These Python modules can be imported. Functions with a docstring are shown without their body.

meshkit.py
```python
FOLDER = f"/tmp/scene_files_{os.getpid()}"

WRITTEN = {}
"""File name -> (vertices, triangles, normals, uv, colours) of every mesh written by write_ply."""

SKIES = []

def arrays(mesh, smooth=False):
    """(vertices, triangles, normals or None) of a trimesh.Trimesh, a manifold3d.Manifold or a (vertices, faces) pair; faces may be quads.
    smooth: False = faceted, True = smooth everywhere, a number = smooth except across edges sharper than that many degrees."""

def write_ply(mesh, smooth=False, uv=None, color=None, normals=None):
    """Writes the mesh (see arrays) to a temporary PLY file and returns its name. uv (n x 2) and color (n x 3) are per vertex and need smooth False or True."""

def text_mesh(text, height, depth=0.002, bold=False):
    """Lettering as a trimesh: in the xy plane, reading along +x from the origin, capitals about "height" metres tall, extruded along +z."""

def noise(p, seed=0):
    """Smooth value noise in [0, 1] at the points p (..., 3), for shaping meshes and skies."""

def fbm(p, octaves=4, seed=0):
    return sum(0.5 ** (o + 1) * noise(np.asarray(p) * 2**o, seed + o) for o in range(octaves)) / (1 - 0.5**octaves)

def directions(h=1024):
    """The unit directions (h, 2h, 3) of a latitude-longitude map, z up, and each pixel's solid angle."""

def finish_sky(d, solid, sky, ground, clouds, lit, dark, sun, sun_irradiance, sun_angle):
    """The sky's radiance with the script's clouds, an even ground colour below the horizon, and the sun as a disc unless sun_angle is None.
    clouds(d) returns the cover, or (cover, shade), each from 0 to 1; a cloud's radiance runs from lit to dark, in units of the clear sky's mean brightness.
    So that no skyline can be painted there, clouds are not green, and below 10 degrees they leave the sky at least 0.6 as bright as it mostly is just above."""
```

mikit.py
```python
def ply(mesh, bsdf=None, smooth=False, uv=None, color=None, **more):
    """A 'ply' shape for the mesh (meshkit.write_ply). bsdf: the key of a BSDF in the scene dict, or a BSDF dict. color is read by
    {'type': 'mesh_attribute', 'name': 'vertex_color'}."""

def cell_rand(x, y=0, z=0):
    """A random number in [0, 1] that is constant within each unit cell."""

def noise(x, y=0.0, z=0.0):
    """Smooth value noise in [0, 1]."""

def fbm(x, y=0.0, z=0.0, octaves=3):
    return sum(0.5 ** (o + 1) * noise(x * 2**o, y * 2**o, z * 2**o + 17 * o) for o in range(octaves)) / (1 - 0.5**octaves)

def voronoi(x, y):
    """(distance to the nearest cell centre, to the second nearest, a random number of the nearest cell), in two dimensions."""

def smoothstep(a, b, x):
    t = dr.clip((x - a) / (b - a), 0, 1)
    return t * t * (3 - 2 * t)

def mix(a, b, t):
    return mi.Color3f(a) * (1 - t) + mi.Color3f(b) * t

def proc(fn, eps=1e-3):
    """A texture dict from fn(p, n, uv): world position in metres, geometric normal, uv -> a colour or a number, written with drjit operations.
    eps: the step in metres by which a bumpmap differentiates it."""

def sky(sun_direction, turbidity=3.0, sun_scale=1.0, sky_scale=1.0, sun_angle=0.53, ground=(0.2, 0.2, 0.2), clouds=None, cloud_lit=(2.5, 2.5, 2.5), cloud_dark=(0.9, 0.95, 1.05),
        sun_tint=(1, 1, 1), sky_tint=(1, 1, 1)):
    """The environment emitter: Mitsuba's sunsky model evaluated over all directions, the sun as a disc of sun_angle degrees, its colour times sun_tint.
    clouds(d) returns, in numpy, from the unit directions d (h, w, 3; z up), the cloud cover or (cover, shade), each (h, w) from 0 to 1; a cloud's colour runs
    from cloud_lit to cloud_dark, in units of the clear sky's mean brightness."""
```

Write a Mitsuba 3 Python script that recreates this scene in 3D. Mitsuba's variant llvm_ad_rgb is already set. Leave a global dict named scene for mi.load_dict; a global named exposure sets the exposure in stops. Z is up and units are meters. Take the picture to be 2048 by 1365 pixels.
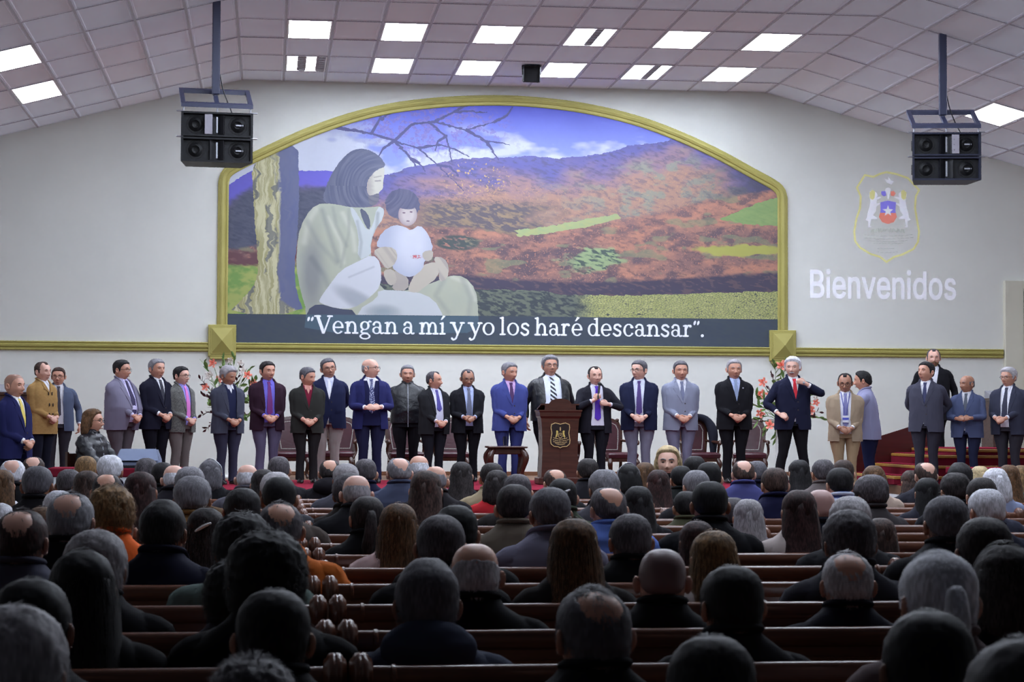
import math, random
import numpy as np, trimesh, mitsuba as mi, mikit, meshkit
import manifold3d as m3
from shapely.geometry import Polygon, LineString, Point
from shapely.ops import unary_union
from mikit import proc, noise, fbm, voronoi, cell_rand, smoothstep, mix, ply
import drjit as dr

T = mi.ScalarTransform4f
scene, labels = {}, {}

# ------------------------------------------------------------------ camera, light, exposure
FPX, CAM_Z = 4000.0, 1.63
YAW, PITCH, ROLL = math.atan(484 / FPX), math.atan(167 / FPX), 0.0041
fwd = np.array([math.sin(YAW) * math.cos(PITCH), math.cos(YAW) * math.cos(PITCH), math.sin(PITCH)])
right = np.array([math.cos(YAW), -math.sin(YAW), 0.0])
up = np.cross(right, fwd)
right, up = right * math.cos(ROLL) + up * math.sin(ROLL), up * math.cos(ROLL) - right * math.sin(ROLL)
EYE = np.array([0, 0, CAM_Z])
scene['camera'] = {'type': 'thinlens', 'fov': 2 * math.degrees(math.atan(1024 / FPX)), 'fov_axis': 'x',
                   'aperture_radius': 0.0032, 'focus_distance': 27.0, 'near_clip': 0.1, 'far_clip': 200.0,
                   'to_world': T().look_at(origin=EYE.tolist(), target=(EYE + fwd).tolist(), up=up.tolist())}
exposure = -0.16
LAMP = 29.0                                   # radiance of the ceiling lamps
LAMP_TINT = (0.88, 0.97, 1.12)
# light of the rest of the hall, behind the camera: grey, even
scene['hall_ambient'] = {'type': 'constant', 'radiance': {'type': 'rgb', 'value': [0.012, 0.013, 0.017]}}


def at(px, py, Y):
    """The point at room depth Y seen at a photograph pixel."""
    d = fwd + right * ((px - 1024) / FPX) - up * ((py - 682.5) / FPX)
    return EYE + d * (Y / d[1])


def pix(p):
    q = np.asarray(p, float) - EYE
    z = q @ fwd
    return 1024 + FPX * (q @ right) / z, 682.5 - FPX * (q @ up) / z, FPX / z


# ------------------------------------------------------------------ helpers
def lin(c):
    c = np.asarray(c, float) / 255.0
    return np.where(c <= 0.04045, c / 12.92, ((c + 0.055) / 1.055) ** 2.4).tolist()


def rgb(c):
    return {'type': 'rgb', 'value': lin(c)}


def M(name, col, rough=0.7, spec=0.4, tex=None, bump=None, bscale=0.001, **kw):
    key = 'mat_' + name
    if key in scene:
        return key
    b = {'type': 'principled', 'base_color': tex if tex is not None else rgb(col), 'roughness': rough, 'specular': spec, **kw}
    if bump is not None:
        b = {'type': 'bumpmap', 'arbitrary': bump, 'scale': bscale, 'bsdf': b}
    scene[key] = {'type': 'twosided', 'bsdf': b}
    return key


def key_for(name):
    if name not in scene and name not in labels and name not in USED:
        USED.add(name)
        return name
    k = 1
    while f'{name}_{k:03d}' in USED:
        k += 1
    key = f'{name}_{k:03d}'
    USED.add(key)
    return key


USED = set()


def thing(name, label, cat, group=None):
    k = key_for(name)
    labels[k] = {'label': label, 'category': cat}
    if group:
        labels[k]['group'] = group
    return k


def add(name, mesh, mat, parent=None, smooth=False, label=None, to=None, uv=None, kind=None, **kw):
    """One entry of the scene; mesh may be a ply dict made before (shared by alike pieces)."""
    k = key_for((parent + '__' if parent else '') + name)
    if mat and not mat.startswith('mat_'):
        mat = 'mat_' + mat
    if isinstance(mesh, dict):
        d = dict(mesh)
        if mat:
            d['bsdf'] = {'type': 'ref', 'id': mat}
    else:
        d = ply(mesh, mat, smooth, uv=uv)
    if to is not None:
        d['to_world'] = to
    d.update(kw)
    scene[k] = d
    if label or kind:
        labels[k] = {}
        if label:
            labels[k]['label'] = label
        if kind:
            labels[k]['kind'] = kind
    return k


def tag(k, label, cat=None, group=None, kind=None):
    labels.setdefault(k, {}).update({'label': label})
    for a, b in (('category', cat), ('group', group), ('kind', kind)):
        if b:
            labels[k][a] = b
    return k


def box(x0, x1, y0, y1, z0, z1, bev=0.0):
    if bev <= 0:
        b = trimesh.creation.box((x1 - x0, y1 - y0, z1 - z0))
        b.apply_translation(((x0 + x1) / 2, (y0 + y1) / 2, (z0 + z1) / 2))
        return b
    v = []
    for sx in (0, 1):
        for sy in (0, 1):
            for sz in (0, 1):
                c = np.array([(x0, x1)[sx], (y0, y1)[sy], (z0, z1)[sz]], float)
                s = np.array([1 - 2 * sx, 1 - 2 * sy, 1 - 2 * sz]) * bev
                for k in range(3):
                    p = c + s
                    p[k] -= s[k]
                    v.append(p)
    return trimesh.convex.convex_hull(np.array(v))


def cat(*ms):
    ms = [m for m in ms if m is not None]
    return trimesh.util.concatenate([trimesh.Trimesh(m.vertices, m.faces, process=False) for m in ms])


def loft(rings, cap=True, closed=True):
    """Rings (k, n, 3) -> a watertight mesh with its faces outwards."""
    R = np.asarray(rings, float)
    k, n = R.shape[:2]
    v = R.reshape(-1, 3)
    i, j = np.meshgrid(np.arange(k - 1), np.arange(n if closed else n - 1), indexing='ij')
    a, b = (i * n + j).ravel(), (i * n + (j + 1) % n).ravel()
    f = np.vstack([np.c_[a, b, b + n], np.c_[a, b + n, a + n]])
    if cap:
        c0, c1 = len(v), len(v) + 1
        v = np.vstack([v, R[0].mean(0), R[-1].mean(0)])
        jj = np.arange(n)
        f = np.vstack([f, np.c_[np.full(n, c0), (jj + 1) % n, jj], np.c_[np.full(n, c1), (k - 1) * n + jj, (k - 1) * n + (jj + 1) % n]])
    m = trimesh.Trimesh(v, f, process=False)
    if cap and m.volume < 0:
        m.invert()
    return m


def spline(P, per=4):
    P = np.asarray(P, float)
    if len(P) < 3:
        t = np.linspace(0, 1, per + 1)[:, None]
        return P[0] * (1 - t) + P[-1] * t
    Q = np.vstack([2 * P[0] - P[1], P, 2 * P[-1] - P[-2]])
    out = []
    for i in range(1, len(Q) - 2):
        for t in np.arange(per) / per:
            a, b, c, d = Q[i - 1], Q[i], Q[i + 1], Q[i + 2]
            out.append(0.5 * (2 * b + (c - a) * t + (2 * a - 5 * b + 4 * c - d) * t * t + (3 * b - a - 3 * c + d) * t ** 3))
    return np.vstack(out + [P[-1:]])


def tube(P, R, n=10, per=4, flat=1.0, round_ends=True, side=None):
    """A tapering tube through the points P; R: radii at the points; flat squeezes it along its second axis."""
    P, R = np.asarray(P, float), np.asarray(R, float)
    C = spline(np.c_[P, R], per)
    C, r = C[:, :3], np.maximum(C[:, 3], 1e-4)
    t = np.gradient(C, axis=0)
    t /= np.linalg.norm(t, axis=1, keepdims=True) + 1e-12
    u = np.array(side, float) if side is not None else (np.array([1.0, 0, 0]) if abs(t[0][0]) < 0.8 else np.array([0, 1.0, 0]))
    rings, ang = [], np.arange(n) * 2 * np.pi / n
    for k in range(len(C)):
        u = u - t[k] * (u @ t[k])
        u /= np.linalg.norm(u)
        w = np.cross(t[k], u)
        rings.append(C[k] + r[k] * (np.cos(ang)[:, None] * u + flat * np.sin(ang)[:, None] * w))
    if round_ends:
        for end, s in ((0, -1), (-1, 1)):
            c, rr, tt = C[end], r[end], t[end]
            ex = [c + s * tt * rr * math.sin(a) + (rings[end] - c) * math.cos(a) for a in (0.6, 1.15)]
            rings = ex[::-1] + rings if end == 0 else rings + ex
    return loft(rings)


def lathe(prof, n=24, axis='z', c=(0, 0, 0)):
    """prof: (radius, height) pairs from bottom to top."""
    a = np.arange(n) * 2 * np.pi / n
    rings = [np.c_[np.cos(a) * max(r, 1e-4), np.sin(a) * max(r, 1e-4), np.full(n, h)] for r, h in prof]
    m = loft(rings)
    if axis == 'x':
        m.vertices = m.vertices[:, [2, 0, 1]]
    elif axis == 'y':
        m.vertices = m.vertices[:, [0, 2, 1]] * np.array([1, 1, -1])
    m.apply_translation(c)
    return m


def man(m):
    if isinstance(m, m3.Manifold):
        return m
    m = trimesh.Trimesh(m.vertices, m.faces, process=True)
    if m.volume < 0:
        m.invert()
    return m3.Manifold(m3.Mesh(np.asarray(m.vertices, np.float32), np.asarray(m.faces, np.uint32)))


def unman(M_):
    q = M_.to_mesh()
    return trimesh.Trimesh(np.asarray(q.vert_properties)[:, :3], np.asarray(q.tri_verts), process=False)


def union(*ms):
    ms = [man(m) for m in ms]
    return unman(m3.Manifold.batch_boolean(ms, m3.OpType.Add))


def diff(a, *bs):
    r = man(a)
    for b in bs:
        r = r - man(b)
    return unman(r)


def plate(poly, t, to3=None):
    """A shapely polygon extruded by t along +z, then mapped by to3."""
    gs = getattr(poly, 'geoms', [poly])
    m = trimesh.util.concatenate([trimesh.creation.extrude_polygon(g, t, engine='earcut') for g in gs if g.area > 1e-9])
    if to3 is not None:
        m.vertices = to3(m.vertices)
    return m


def sweep_profile(path, nor, prof):
    """Profile (u outwards along nor, v towards the room) along a path of wall points (x, z): mitred strip on the wall."""
    rings = []
    for p, n_ in zip(path, nor):
        rings.append([(p[0] + n_[0] * u, WALL_Y - v, p[1] + n_[1] * u) for u, v in prof])
    return loft(rings)


def on_wall(v):
    """(x, z, thickness) of an extruded drawing -> on the back wall, facing the room."""
    return np.c_[v[:, 0], WALL_Y - v[:, 2], v[:, 1]]


def sstep(a, b, x):
    t = np.clip((np.asarray(x, float) - a) / (b - a), 0, 1)
    return t * t * (3 - 2 * t)
# ------------------------------------------------------------------ the hall: floor, stage, walls, ceiling
WALL_Y, STAGE_Z, CX = 32.5, 0.80, 3.85
FLAT0, FLAT1, CEIL_Z, SLOPE = -0.49, 8.19, 7.20, 0.262
SIDE0, SIDE1 = -7.2, 14.9

M('plaster', None, 0.85, 0.25, tex=proc(lambda p, n, uv: mix(lin((214, 213, 206)), lin((206, 207, 202)), fbm(p.x * 0.7, p.z * 0.9, p.y * 0.7))),
  bump=proc(lambda p, n, uv: fbm(p.x * 30, p.z * 30, p.y * 30)), bscale=0.0012)
M('plaster_side', (222, 222, 218), 0.85, 0.25)
M('olive_trim', None, 0.55, 0.4, tex=proc(lambda p, n, uv: mix(lin((164, 155, 88)), lin((150, 142, 76)), fbm(p.x * 3, p.z * 3))))
M('concrete', (92, 84, 78), 0.6)
M('ceiling_void', (96, 88, 92), 0.9)
M('tile', None, 0.85, 0.3, tex=proc(lambda p, n, uv: mix(lin((230, 236, 246)), lin((222, 228, 240)), fbm(p.x * 2.2, p.y * 1.6, p.z))),
  bump=proc(lambda p, n, uv: fbm(p.x * 60, p.y * 60)), bscale=0.0008)
M('tile_warm', (226, 226, 234), 0.85, 0.3)
M('grid_metal', (176, 174, 184), 0.5)
M('carpet', None, 0.95, 0.1, tex=proc(lambda p, n, uv: mix(lin((112, 26, 42)), lin((90, 18, 34)), fbm(p.x * 9, p.y * 9, p.z * 9))))
M('maroon_wood', None, 0.35, 0.5, tex=proc(lambda p, n, uv: mix(lin((72, 18, 18)), lin((58, 12, 14)), fbm(p.x * 3, p.y * 3, p.z * 20))))
M('gold_edge', (150, 110, 48), 0.45)
M('wood', None, 0.30, 0.5, clearcoat=0.5, clearcoat_gloss=0.9,
  tex=proc(lambda p, n, uv: mix(lin((76, 40, 28)), lin((50, 25, 18)), fbm(p.x * 4 + 2 * noise(p.z * 7, p.x), p.y * 30, p.z * 34))))
M('dark_wood', None, 0.28, 0.5, clearcoat=0.4, clearcoat_gloss=0.9,
  tex=proc(lambda p, n, uv: mix(lin((66, 34, 20)), lin((44, 22, 15)), fbm(p.x * 26, p.y * 26, p.z * 5))))
M('stage_boards', (96, 66, 46), 0.5)
M('black_paint', (24, 24, 30), 0.45)

f = add('floor', box(SIDE0, SIDE1, -1.5, WALL_Y + 0.3, -0.12, 0), 'concrete')
tag(f, 'grey polished floor of the hall under the pews', kind='structure')
STAGE_Y0 = 25.4
PIT0, PIT1, PIT_Z = 7.87, 8.86, 0.65      # a lower strip beside the stair at the right end
s = add('stage', cat(box(SIDE0 + 0.02, PIT0, STAGE_Y0, WALL_Y - 0.005, 0.002, STAGE_Z - 0.012), box(PIT0, PIT1, STAGE_Y0, WALL_Y - 0.005, 0.002, PIT_Z), box(PIT1, SIDE1 - 0.02, STAGE_Y0, WALL_Y - 0.005, 0.002, STAGE_Z - 0.012)), 'stage_boards')
tag(s, 'raised stage platform along the back wall with red carpet edge', 'stage')
for a_, b_ in ((SIDE0 + 0.02, PIT0), (PIT1, SIDE1 - 0.02)):
    add('carpet', box(a_, b_, STAGE_Y0 - 0.02, 29.6, STAGE_Z - 0.012, STAGE_Z, 0.004), 'carpet', s, label='red carpet covering the front of the stage')
    add('wood_floor', box(a_, b_, 29.6, WALL_Y - 0.01, STAGE_Z - 0.012, STAGE_Z - 0.001), 'stage_boards', s, label='brown boards behind the carpet')
add('carpet', box(PIT0, PIT1, STAGE_Y0 - 0.02, WALL_Y - 0.006, PIT_Z, PIT_Z + 0.01), M('pale_floor', (150, 148, 150), 0.5), s, label='pale floor of the lower strip')
add('stage_front', cat(box(SIDE0 + 0.02, PIT0, STAGE_Y0 - 0.03, STAGE_Y0 - 0.001, 0.003, STAGE_Z - 0.02), box(PIT0, PIT1, STAGE_Y0 - 0.03, STAGE_Y0 - 0.001, 0.003, PIT_Z - 0.01), box(PIT1, SIDE1 - 0.02, STAGE_Y0 - 0.03, STAGE_Y0 - 0.001, 0.003, STAGE_Z - 0.02)), 'maroon_wood', s)

# back wall: one gabled outline
wall_poly = Polygon([(SIDE0, 0), (SIDE1, 0), (SIDE1, CEIL_Z - SLOPE * (SIDE1 - FLAT1) + 0.3), (FLAT1, CEIL_Z + 0.3), (FLAT0, CEIL_Z + 0.3), (SIDE0, CEIL_Z - SLOPE * (FLAT0 - SIDE0) + 0.3)])
DOOR0, DOOR1, DOOR_TOP = 12.62, 13.75, 3.95
wall_poly = wall_poly.difference(Polygon([(DOOR0, -1), (DOOR1, -1), (DOOR1, DOOR_TOP), (DOOR0, DOOR_TOP)]))
k = add('wall_back', plate(wall_poly, 0.25, lambda v: np.c_[v[:, 0], WALL_Y + v[:, 2], v[:, 1]]), 'plaster')
tag(k, 'cream plastered gable wall behind the stage', kind='structure')
for nm, x0 in (('wall_left', SIDE0 - 0.25), ('wall_right', SIDE1)):
    k = add(nm, box(x0, x0 + 0.25, -1.5, WALL_Y, 0, 6.0), 'plaster_side')
    tag(k, 'plain cream side wall of the hall', kind='structure')
# the doorway at the right end of the stage
dk = add('door_1', cat(box(DOOR0 + 0.02, DOOR1 - 0.02, WALL_Y + 0.10, WALL_Y + 0.15, STAGE_Z, DOOR_TOP - 0.02)), M('door_grey', (70, 70, 78), 0.5))
tag(dk, 'dark grey door in the doorway at the right end of the stage', kind='structure')
add('door_panel', box(DOOR0 + 0.16, DOOR1 - 0.16, WALL_Y + 0.085, WALL_Y + 0.10, STAGE_Z + 1.6, DOOR_TOP - 0.3, 0.004), 'door_grey', dk)
add('door_panel', box(DOOR0 + 0.16, DOOR1 - 0.16, WALL_Y + 0.085, WALL_Y + 0.10, STAGE_Z + 0.2, STAGE_Z + 1.4, 0.004), 'door_grey', dk)
tk = add('trim_4', cat(box(DOOR0 - 0.33, DOOR0, WALL_Y - 0.09, WALL_Y + 0.1, STAGE_Z, DOOR_TOP + 0.14, 0.01),
                       box(DOOR0 - 0.33, DOOR1 + 0.33, WALL_Y - 0.085, WALL_Y + 0.1, DOOR_TOP, DOOR_TOP + 0.135, 0.01),
                       box(DOOR1, DOOR1 + 0.33, WALL_Y - 0.09, WALL_Y + 0.1, STAGE_Z, DOOR_TOP + 0.14, 0.01)), M('door_frame', (196, 192, 176), 0.6))
tag(tk, 'wide cream plaster surround of the doorway', kind='structure')
bk = add('baseboard_back', cat(box(SIDE0, DOOR0 - 0.34, WALL_Y - 0.022, WALL_Y, STAGE_Z, STAGE_Z + 0.06, 0.004)), M('skirting', (104, 66, 44), 0.5))
tag(bk, 'low brown skirting along the foot of the stage wall', kind='structure')

# mouldings on the wall
PROF = [(-0.075, -0.01), (-0.075, 0.025), (-0.06, 0.05), (-0.045, 0.05), (-0.035, 0.036), (-0.018, 0.036), (-0.01, 0.065), (0.02, 0.07), (0.032, 0.045), (0.048, 0.045), (0.058, 0.062), (0.075, 0.055), (0.075, -0.01)]


def straight_trim(x0, x1, z):
    return sweep_profile([(x0, z), (x1, z)], [(0, 1), (0, 1)], PROF)


RAIL_Z = 2.855
for i, (a, b, lb) in enumerate(((SIDE0, -0.97, 'olive moulding running along the wall left of the mural'), (-0.56, 8.26, 'olive moulding along the lower edge of the mural'),
                                (8.66, 12.27, 'olive moulding running along the wall right of the mural'))):
    k = add(f'trim_{i + 1}', straight_trim(a, b, RAIL_Z), 'olive_trim', smooth=25)
    tag(k, lb, kind='structure')

# the arched frame
ARCH_IN = [(-0.685, 2.93), (-0.685, 5.52), (-0.60, 5.66), (-0.1, 5.93), (0.6, 6.265), (1.3, 6.53), (2.0, 6.71), (2.8, 6.82), (3.6, 6.868), (4.3, 6.855), (5.1, 6.775), (5.9, 6.61), (6.6, 6.38), (7.3, 6.08), (7.9, 5.77), (8.31, 5.55), (8.385, 5.42), (8.385, 2.93)]


def arch_path():
    P = np.array(ARCH_IN)
    mid = np.vstack([spline(np.c_[P[1:-1], np.zeros(len(P) - 2)], 5)[:, :2]])
    return np.vstack([P[:1], mid, P[-1:]])


ap = arch_path()
tg = np.gradient(ap, axis=0)
tg /= np.linalg.norm(tg, axis=1, keepdims=True)
an = np.c_[-tg[:, 1], tg[:, 0]]
an[0], an[-1] = (-1, 0), (1, 0)
FW = 0.172
prof2 = [(0.0, -0.01), (0.0, 0.03), (0.015, 0.042), (0.03, 0.042), (0.04, 0.034), (0.055, 0.034), (0.065, 0.055), (0.10, 0.068), (0.125, 0.06), (0.135, 0.045), (0.15, 0.045), (0.158, 0.03), (FW, 0.026), (FW, -0.01)]
mu = thing('mural', 'arched mural of a robed figure holding a child in an autumn valley', 'mural')
fr = add('frame', sweep_profile(ap, an, prof2), 'olive_trim', mu, smooth=25, label='arched olive moulded frame')


def key_block(x0, x1, z0, z1):
    cx, cz = (x0 + x1) / 2, (z0 + z1) / 2
    rings = []
    for ins, d in ((0, -0.01), (0, 0.07), (0.012, 0.085), (0.04, 0.085), (0.045, 0.10)):
        rings.append([(x0 + ins, WALL_Y - d, z0 + ins), (x1 - ins, WALL_Y - d, z0 + ins), (x1 - ins, WALL_Y - d, z1 - ins), (x0 + ins, WALL_Y - d, z1 - ins)])
    e = 0.055
    rings.append([(x0 + e, WALL_Y - 0.10, z0 + e), (x1 - e, WALL_Y - 0.10, z0 + e), (x1 - e, WALL_Y - 0.10, z1 - e), (x0 + e, WALL_Y - 0.10, z1 - e)])
    rings.append([(cx - 0.004, WALL_Y - 0.20, cz - 0.004), (cx + 0.004, WALL_Y - 0.20, cz - 0.004), (cx + 0.004, WALL_Y - 0.20, cz + 0.004), (cx - 0.004, WALL_Y - 0.20, cz + 0.004)])
    m = loft(rings)
    return cat(m, box(x0 + 0.03, x1 - 0.03, WALL_Y - 0.09, WALL_Y + 0.01, z0 - 0.04, z0 + 0.005, 0.005))


for x0, x1, lb in ((-0.99, -0.545, 'olive pyramid-faced corner block at the left foot of the mural frame'), (8.24, 8.685, 'olive pyramid-faced corner block at the right foot of the mural frame')):
    k = add('corner_block', key_block(x0, x1, 2.70, 3.215), 'olive_trim')
    tag(k, lb, 'moulding block')

# ------------------------------------------------------------------ ceiling of loose tiles in a grid, with lamps
TW = (FLAT1 - FLAT0) / 13
ROWS = [WALL_Y]
ROWS.append(WALL_Y - 0.92)
while ROWS[-1] > 4:
    ROWS.append(ROWS[-1] - 1.35)
FAR_Y = 25.0     # tiles are built singly back to here: the camera sees none nearer


def ceil_pt(section, u, y, h):
    """u along the slope from the wall-side crease (or from FLAT0), h below the tile plane."""
    if section == 'flat':
        return (FLAT0 + u, y, CEIL_Z - h)
    c, s_ = 1 / math.hypot(1, SLOPE), SLOPE / math.hypot(1, SLOPE)
    if section == 'left':
        return (FLAT0 - u * c + h * s_ * -1 * -1, y, CEIL_Z - u * s_ - h * c)
    return (FLAT1 + u * c - h * s_, y, CEIL_Z - u * s_ - h * c)


def panel(section, u0, u1, y0, y1, h0, h1, ins):
    """A tile with a raised field: thin box whose lower face is stepped."""
    P = lambda i, h: [ceil_pt(section, u0 + i, y0 - i, h), ceil_pt(section, u1 - i, y0 - i, h), ceil_pt(section, u1 - i, y1 + i, h), ceil_pt(section, u0 + i, y1 + i, h)]
    return loft([P(0.012, -0.02), P(0.012, h0), P(ins, h0), P(ins + 0.012, h1)])


SECT = {'ceiling': ('flat', 0, 13), 'ceiling_left': ('left', 0, 11), 'ceiling_right': ('right', 0, 11)}
LAMPS = {}
for j in (1, 3):
    for c in range(1, 13, 2):
        LAMPS[('flat', c, j)] = None
for sd in ('left', 'right'):
    LAMPS[(sd, 4, 2)] = LAMPS[(sd, 4, 4)] = None
for j, cs in ((6, (1, 3, 5, 7, 9, 11)), (9, (1, 3, 5, 7, 9, 11)), (12, (1, 3, 5, 7, 9, 11)), (15, (2, 6, 10)), (17, (2, 6, 10))):     # unseen lamps, added over the pews to light the congregation
    for c in cs:
        LAMPS[('flat', c, j)] = None
    if 6 < j < 13:
        LAMPS[('left', 4, j)] = LAMPS[('right', 4, j)] = None  # unseen slope lamps, added to brighten the side walls
for sec, (kind_, a, b) in SECT.items():
    back = [ceil_pt(kind_, u, y, h) for h in (-0.10, -0.03) for u, y in ((-0.0, WALL_Y + 0.2), (b * TW, WALL_Y + 0.2), (b * TW, -1.5), (-0.0, -1.5))]
    k = add(sec, loft([back[:4], back[4:]]), 'ceiling_void')
    tag(k, {'flat': 'flat middle field of the tiled ceiling', 'left': 'sloping tiled ceiling field over the left side', 'right': 'sloping tiled ceiling field over the right side'}[kind_], kind='structure')
    pan = {}
    rnd = random.Random(5)
    for c in range(a, b):
        for j in range(len(ROWS) - 1):
            y0, y1 = ROWS[j], ROWS[j + 1]
            if y1 < FAR_Y - 1.4 and kind_ == 'flat' or y1 < 22 or j > 8:
                continue
            if (kind_, c, j) in LAMPS:
                continue
            sag = rnd.uniform(-0.004, 0.006)
            add('ceiling_panel', panel(kind_, c * TW, (c + 1) * TW, y0, y1, 0.0 + sag, -0.008 + sag, 0.035), 'tile' if rnd.random() < 0.8 else 'tile_warm', k)
    # the visible T bars
    bars = []
    for c in range(a, b + 1):
        u = c * TW
        q = lambda du, h, y: ceil_pt(kind_, u + du, y, h)
        bars.append(loft([[q(-0.016, -0.03, y), q(0.016, -0.03, y), q(0.016, 0.012, y), q(-0.016, 0.012, y)] for y in (WALL_Y - 0.01, 21.0)]))
    for y in ROWS[1:9]:
        q = lambda u, h, dy: ceil_pt(kind_, u, y + dy, h)
        bars.append(loft([[q(u, -0.03, -0.012), q(u, -0.03, 0.012), q(u, 0.009, 0.012), q(u, 0.009, -0.012)] for u in (a * TW, b * TW)]))
    add('ceiling_grid', cat(*bars), 'grid_metal', k, label='metal grid bars between the tiles')
    # ceiling nearer the camera, out of the picture
    add('ceiling_field', loft([[ceil_pt(kind_, u, y, h) for u, y in ((0, 23.5), (b * TW, 23.5), (b * TW, -1.5), (0, -1.5))] for h in (-0.025, -0.015)]), 'tile', k) if kind_ == 'flat' else \
        add('ceiling_field', loft([[ceil_pt(kind_, u, y, h) for u, y in ((0, 22.0), (b * TW, 22.0), (b * TW, -1.5), (0, -1.5))] for h in (-0.025, -0.015)]), 'tile', k)

scene['mat_lamp_frame'] = {'type': 'twosided', 'bsdf': {'type': 'principled', 'base_color': rgb((225, 225, 228)), 'roughness': 0.5}}
M('louvre', (205, 210, 220), 0.35, 0.5)
EMIT = {'type': 'area', 'radiance': {'type': 'rgb', 'value': [LAMP * t for t in LAMP_TINT]}}
PARTIAL = {('flat', 1, 1): [(0.0, 0.27), (0.5, 0.76)], ('flat', 7, 3): [(0.0, 0.52), (0.72, 1.0)], ('flat', 9, 1): [(0.0, 0.55), (0.75, 1.0)]}
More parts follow.
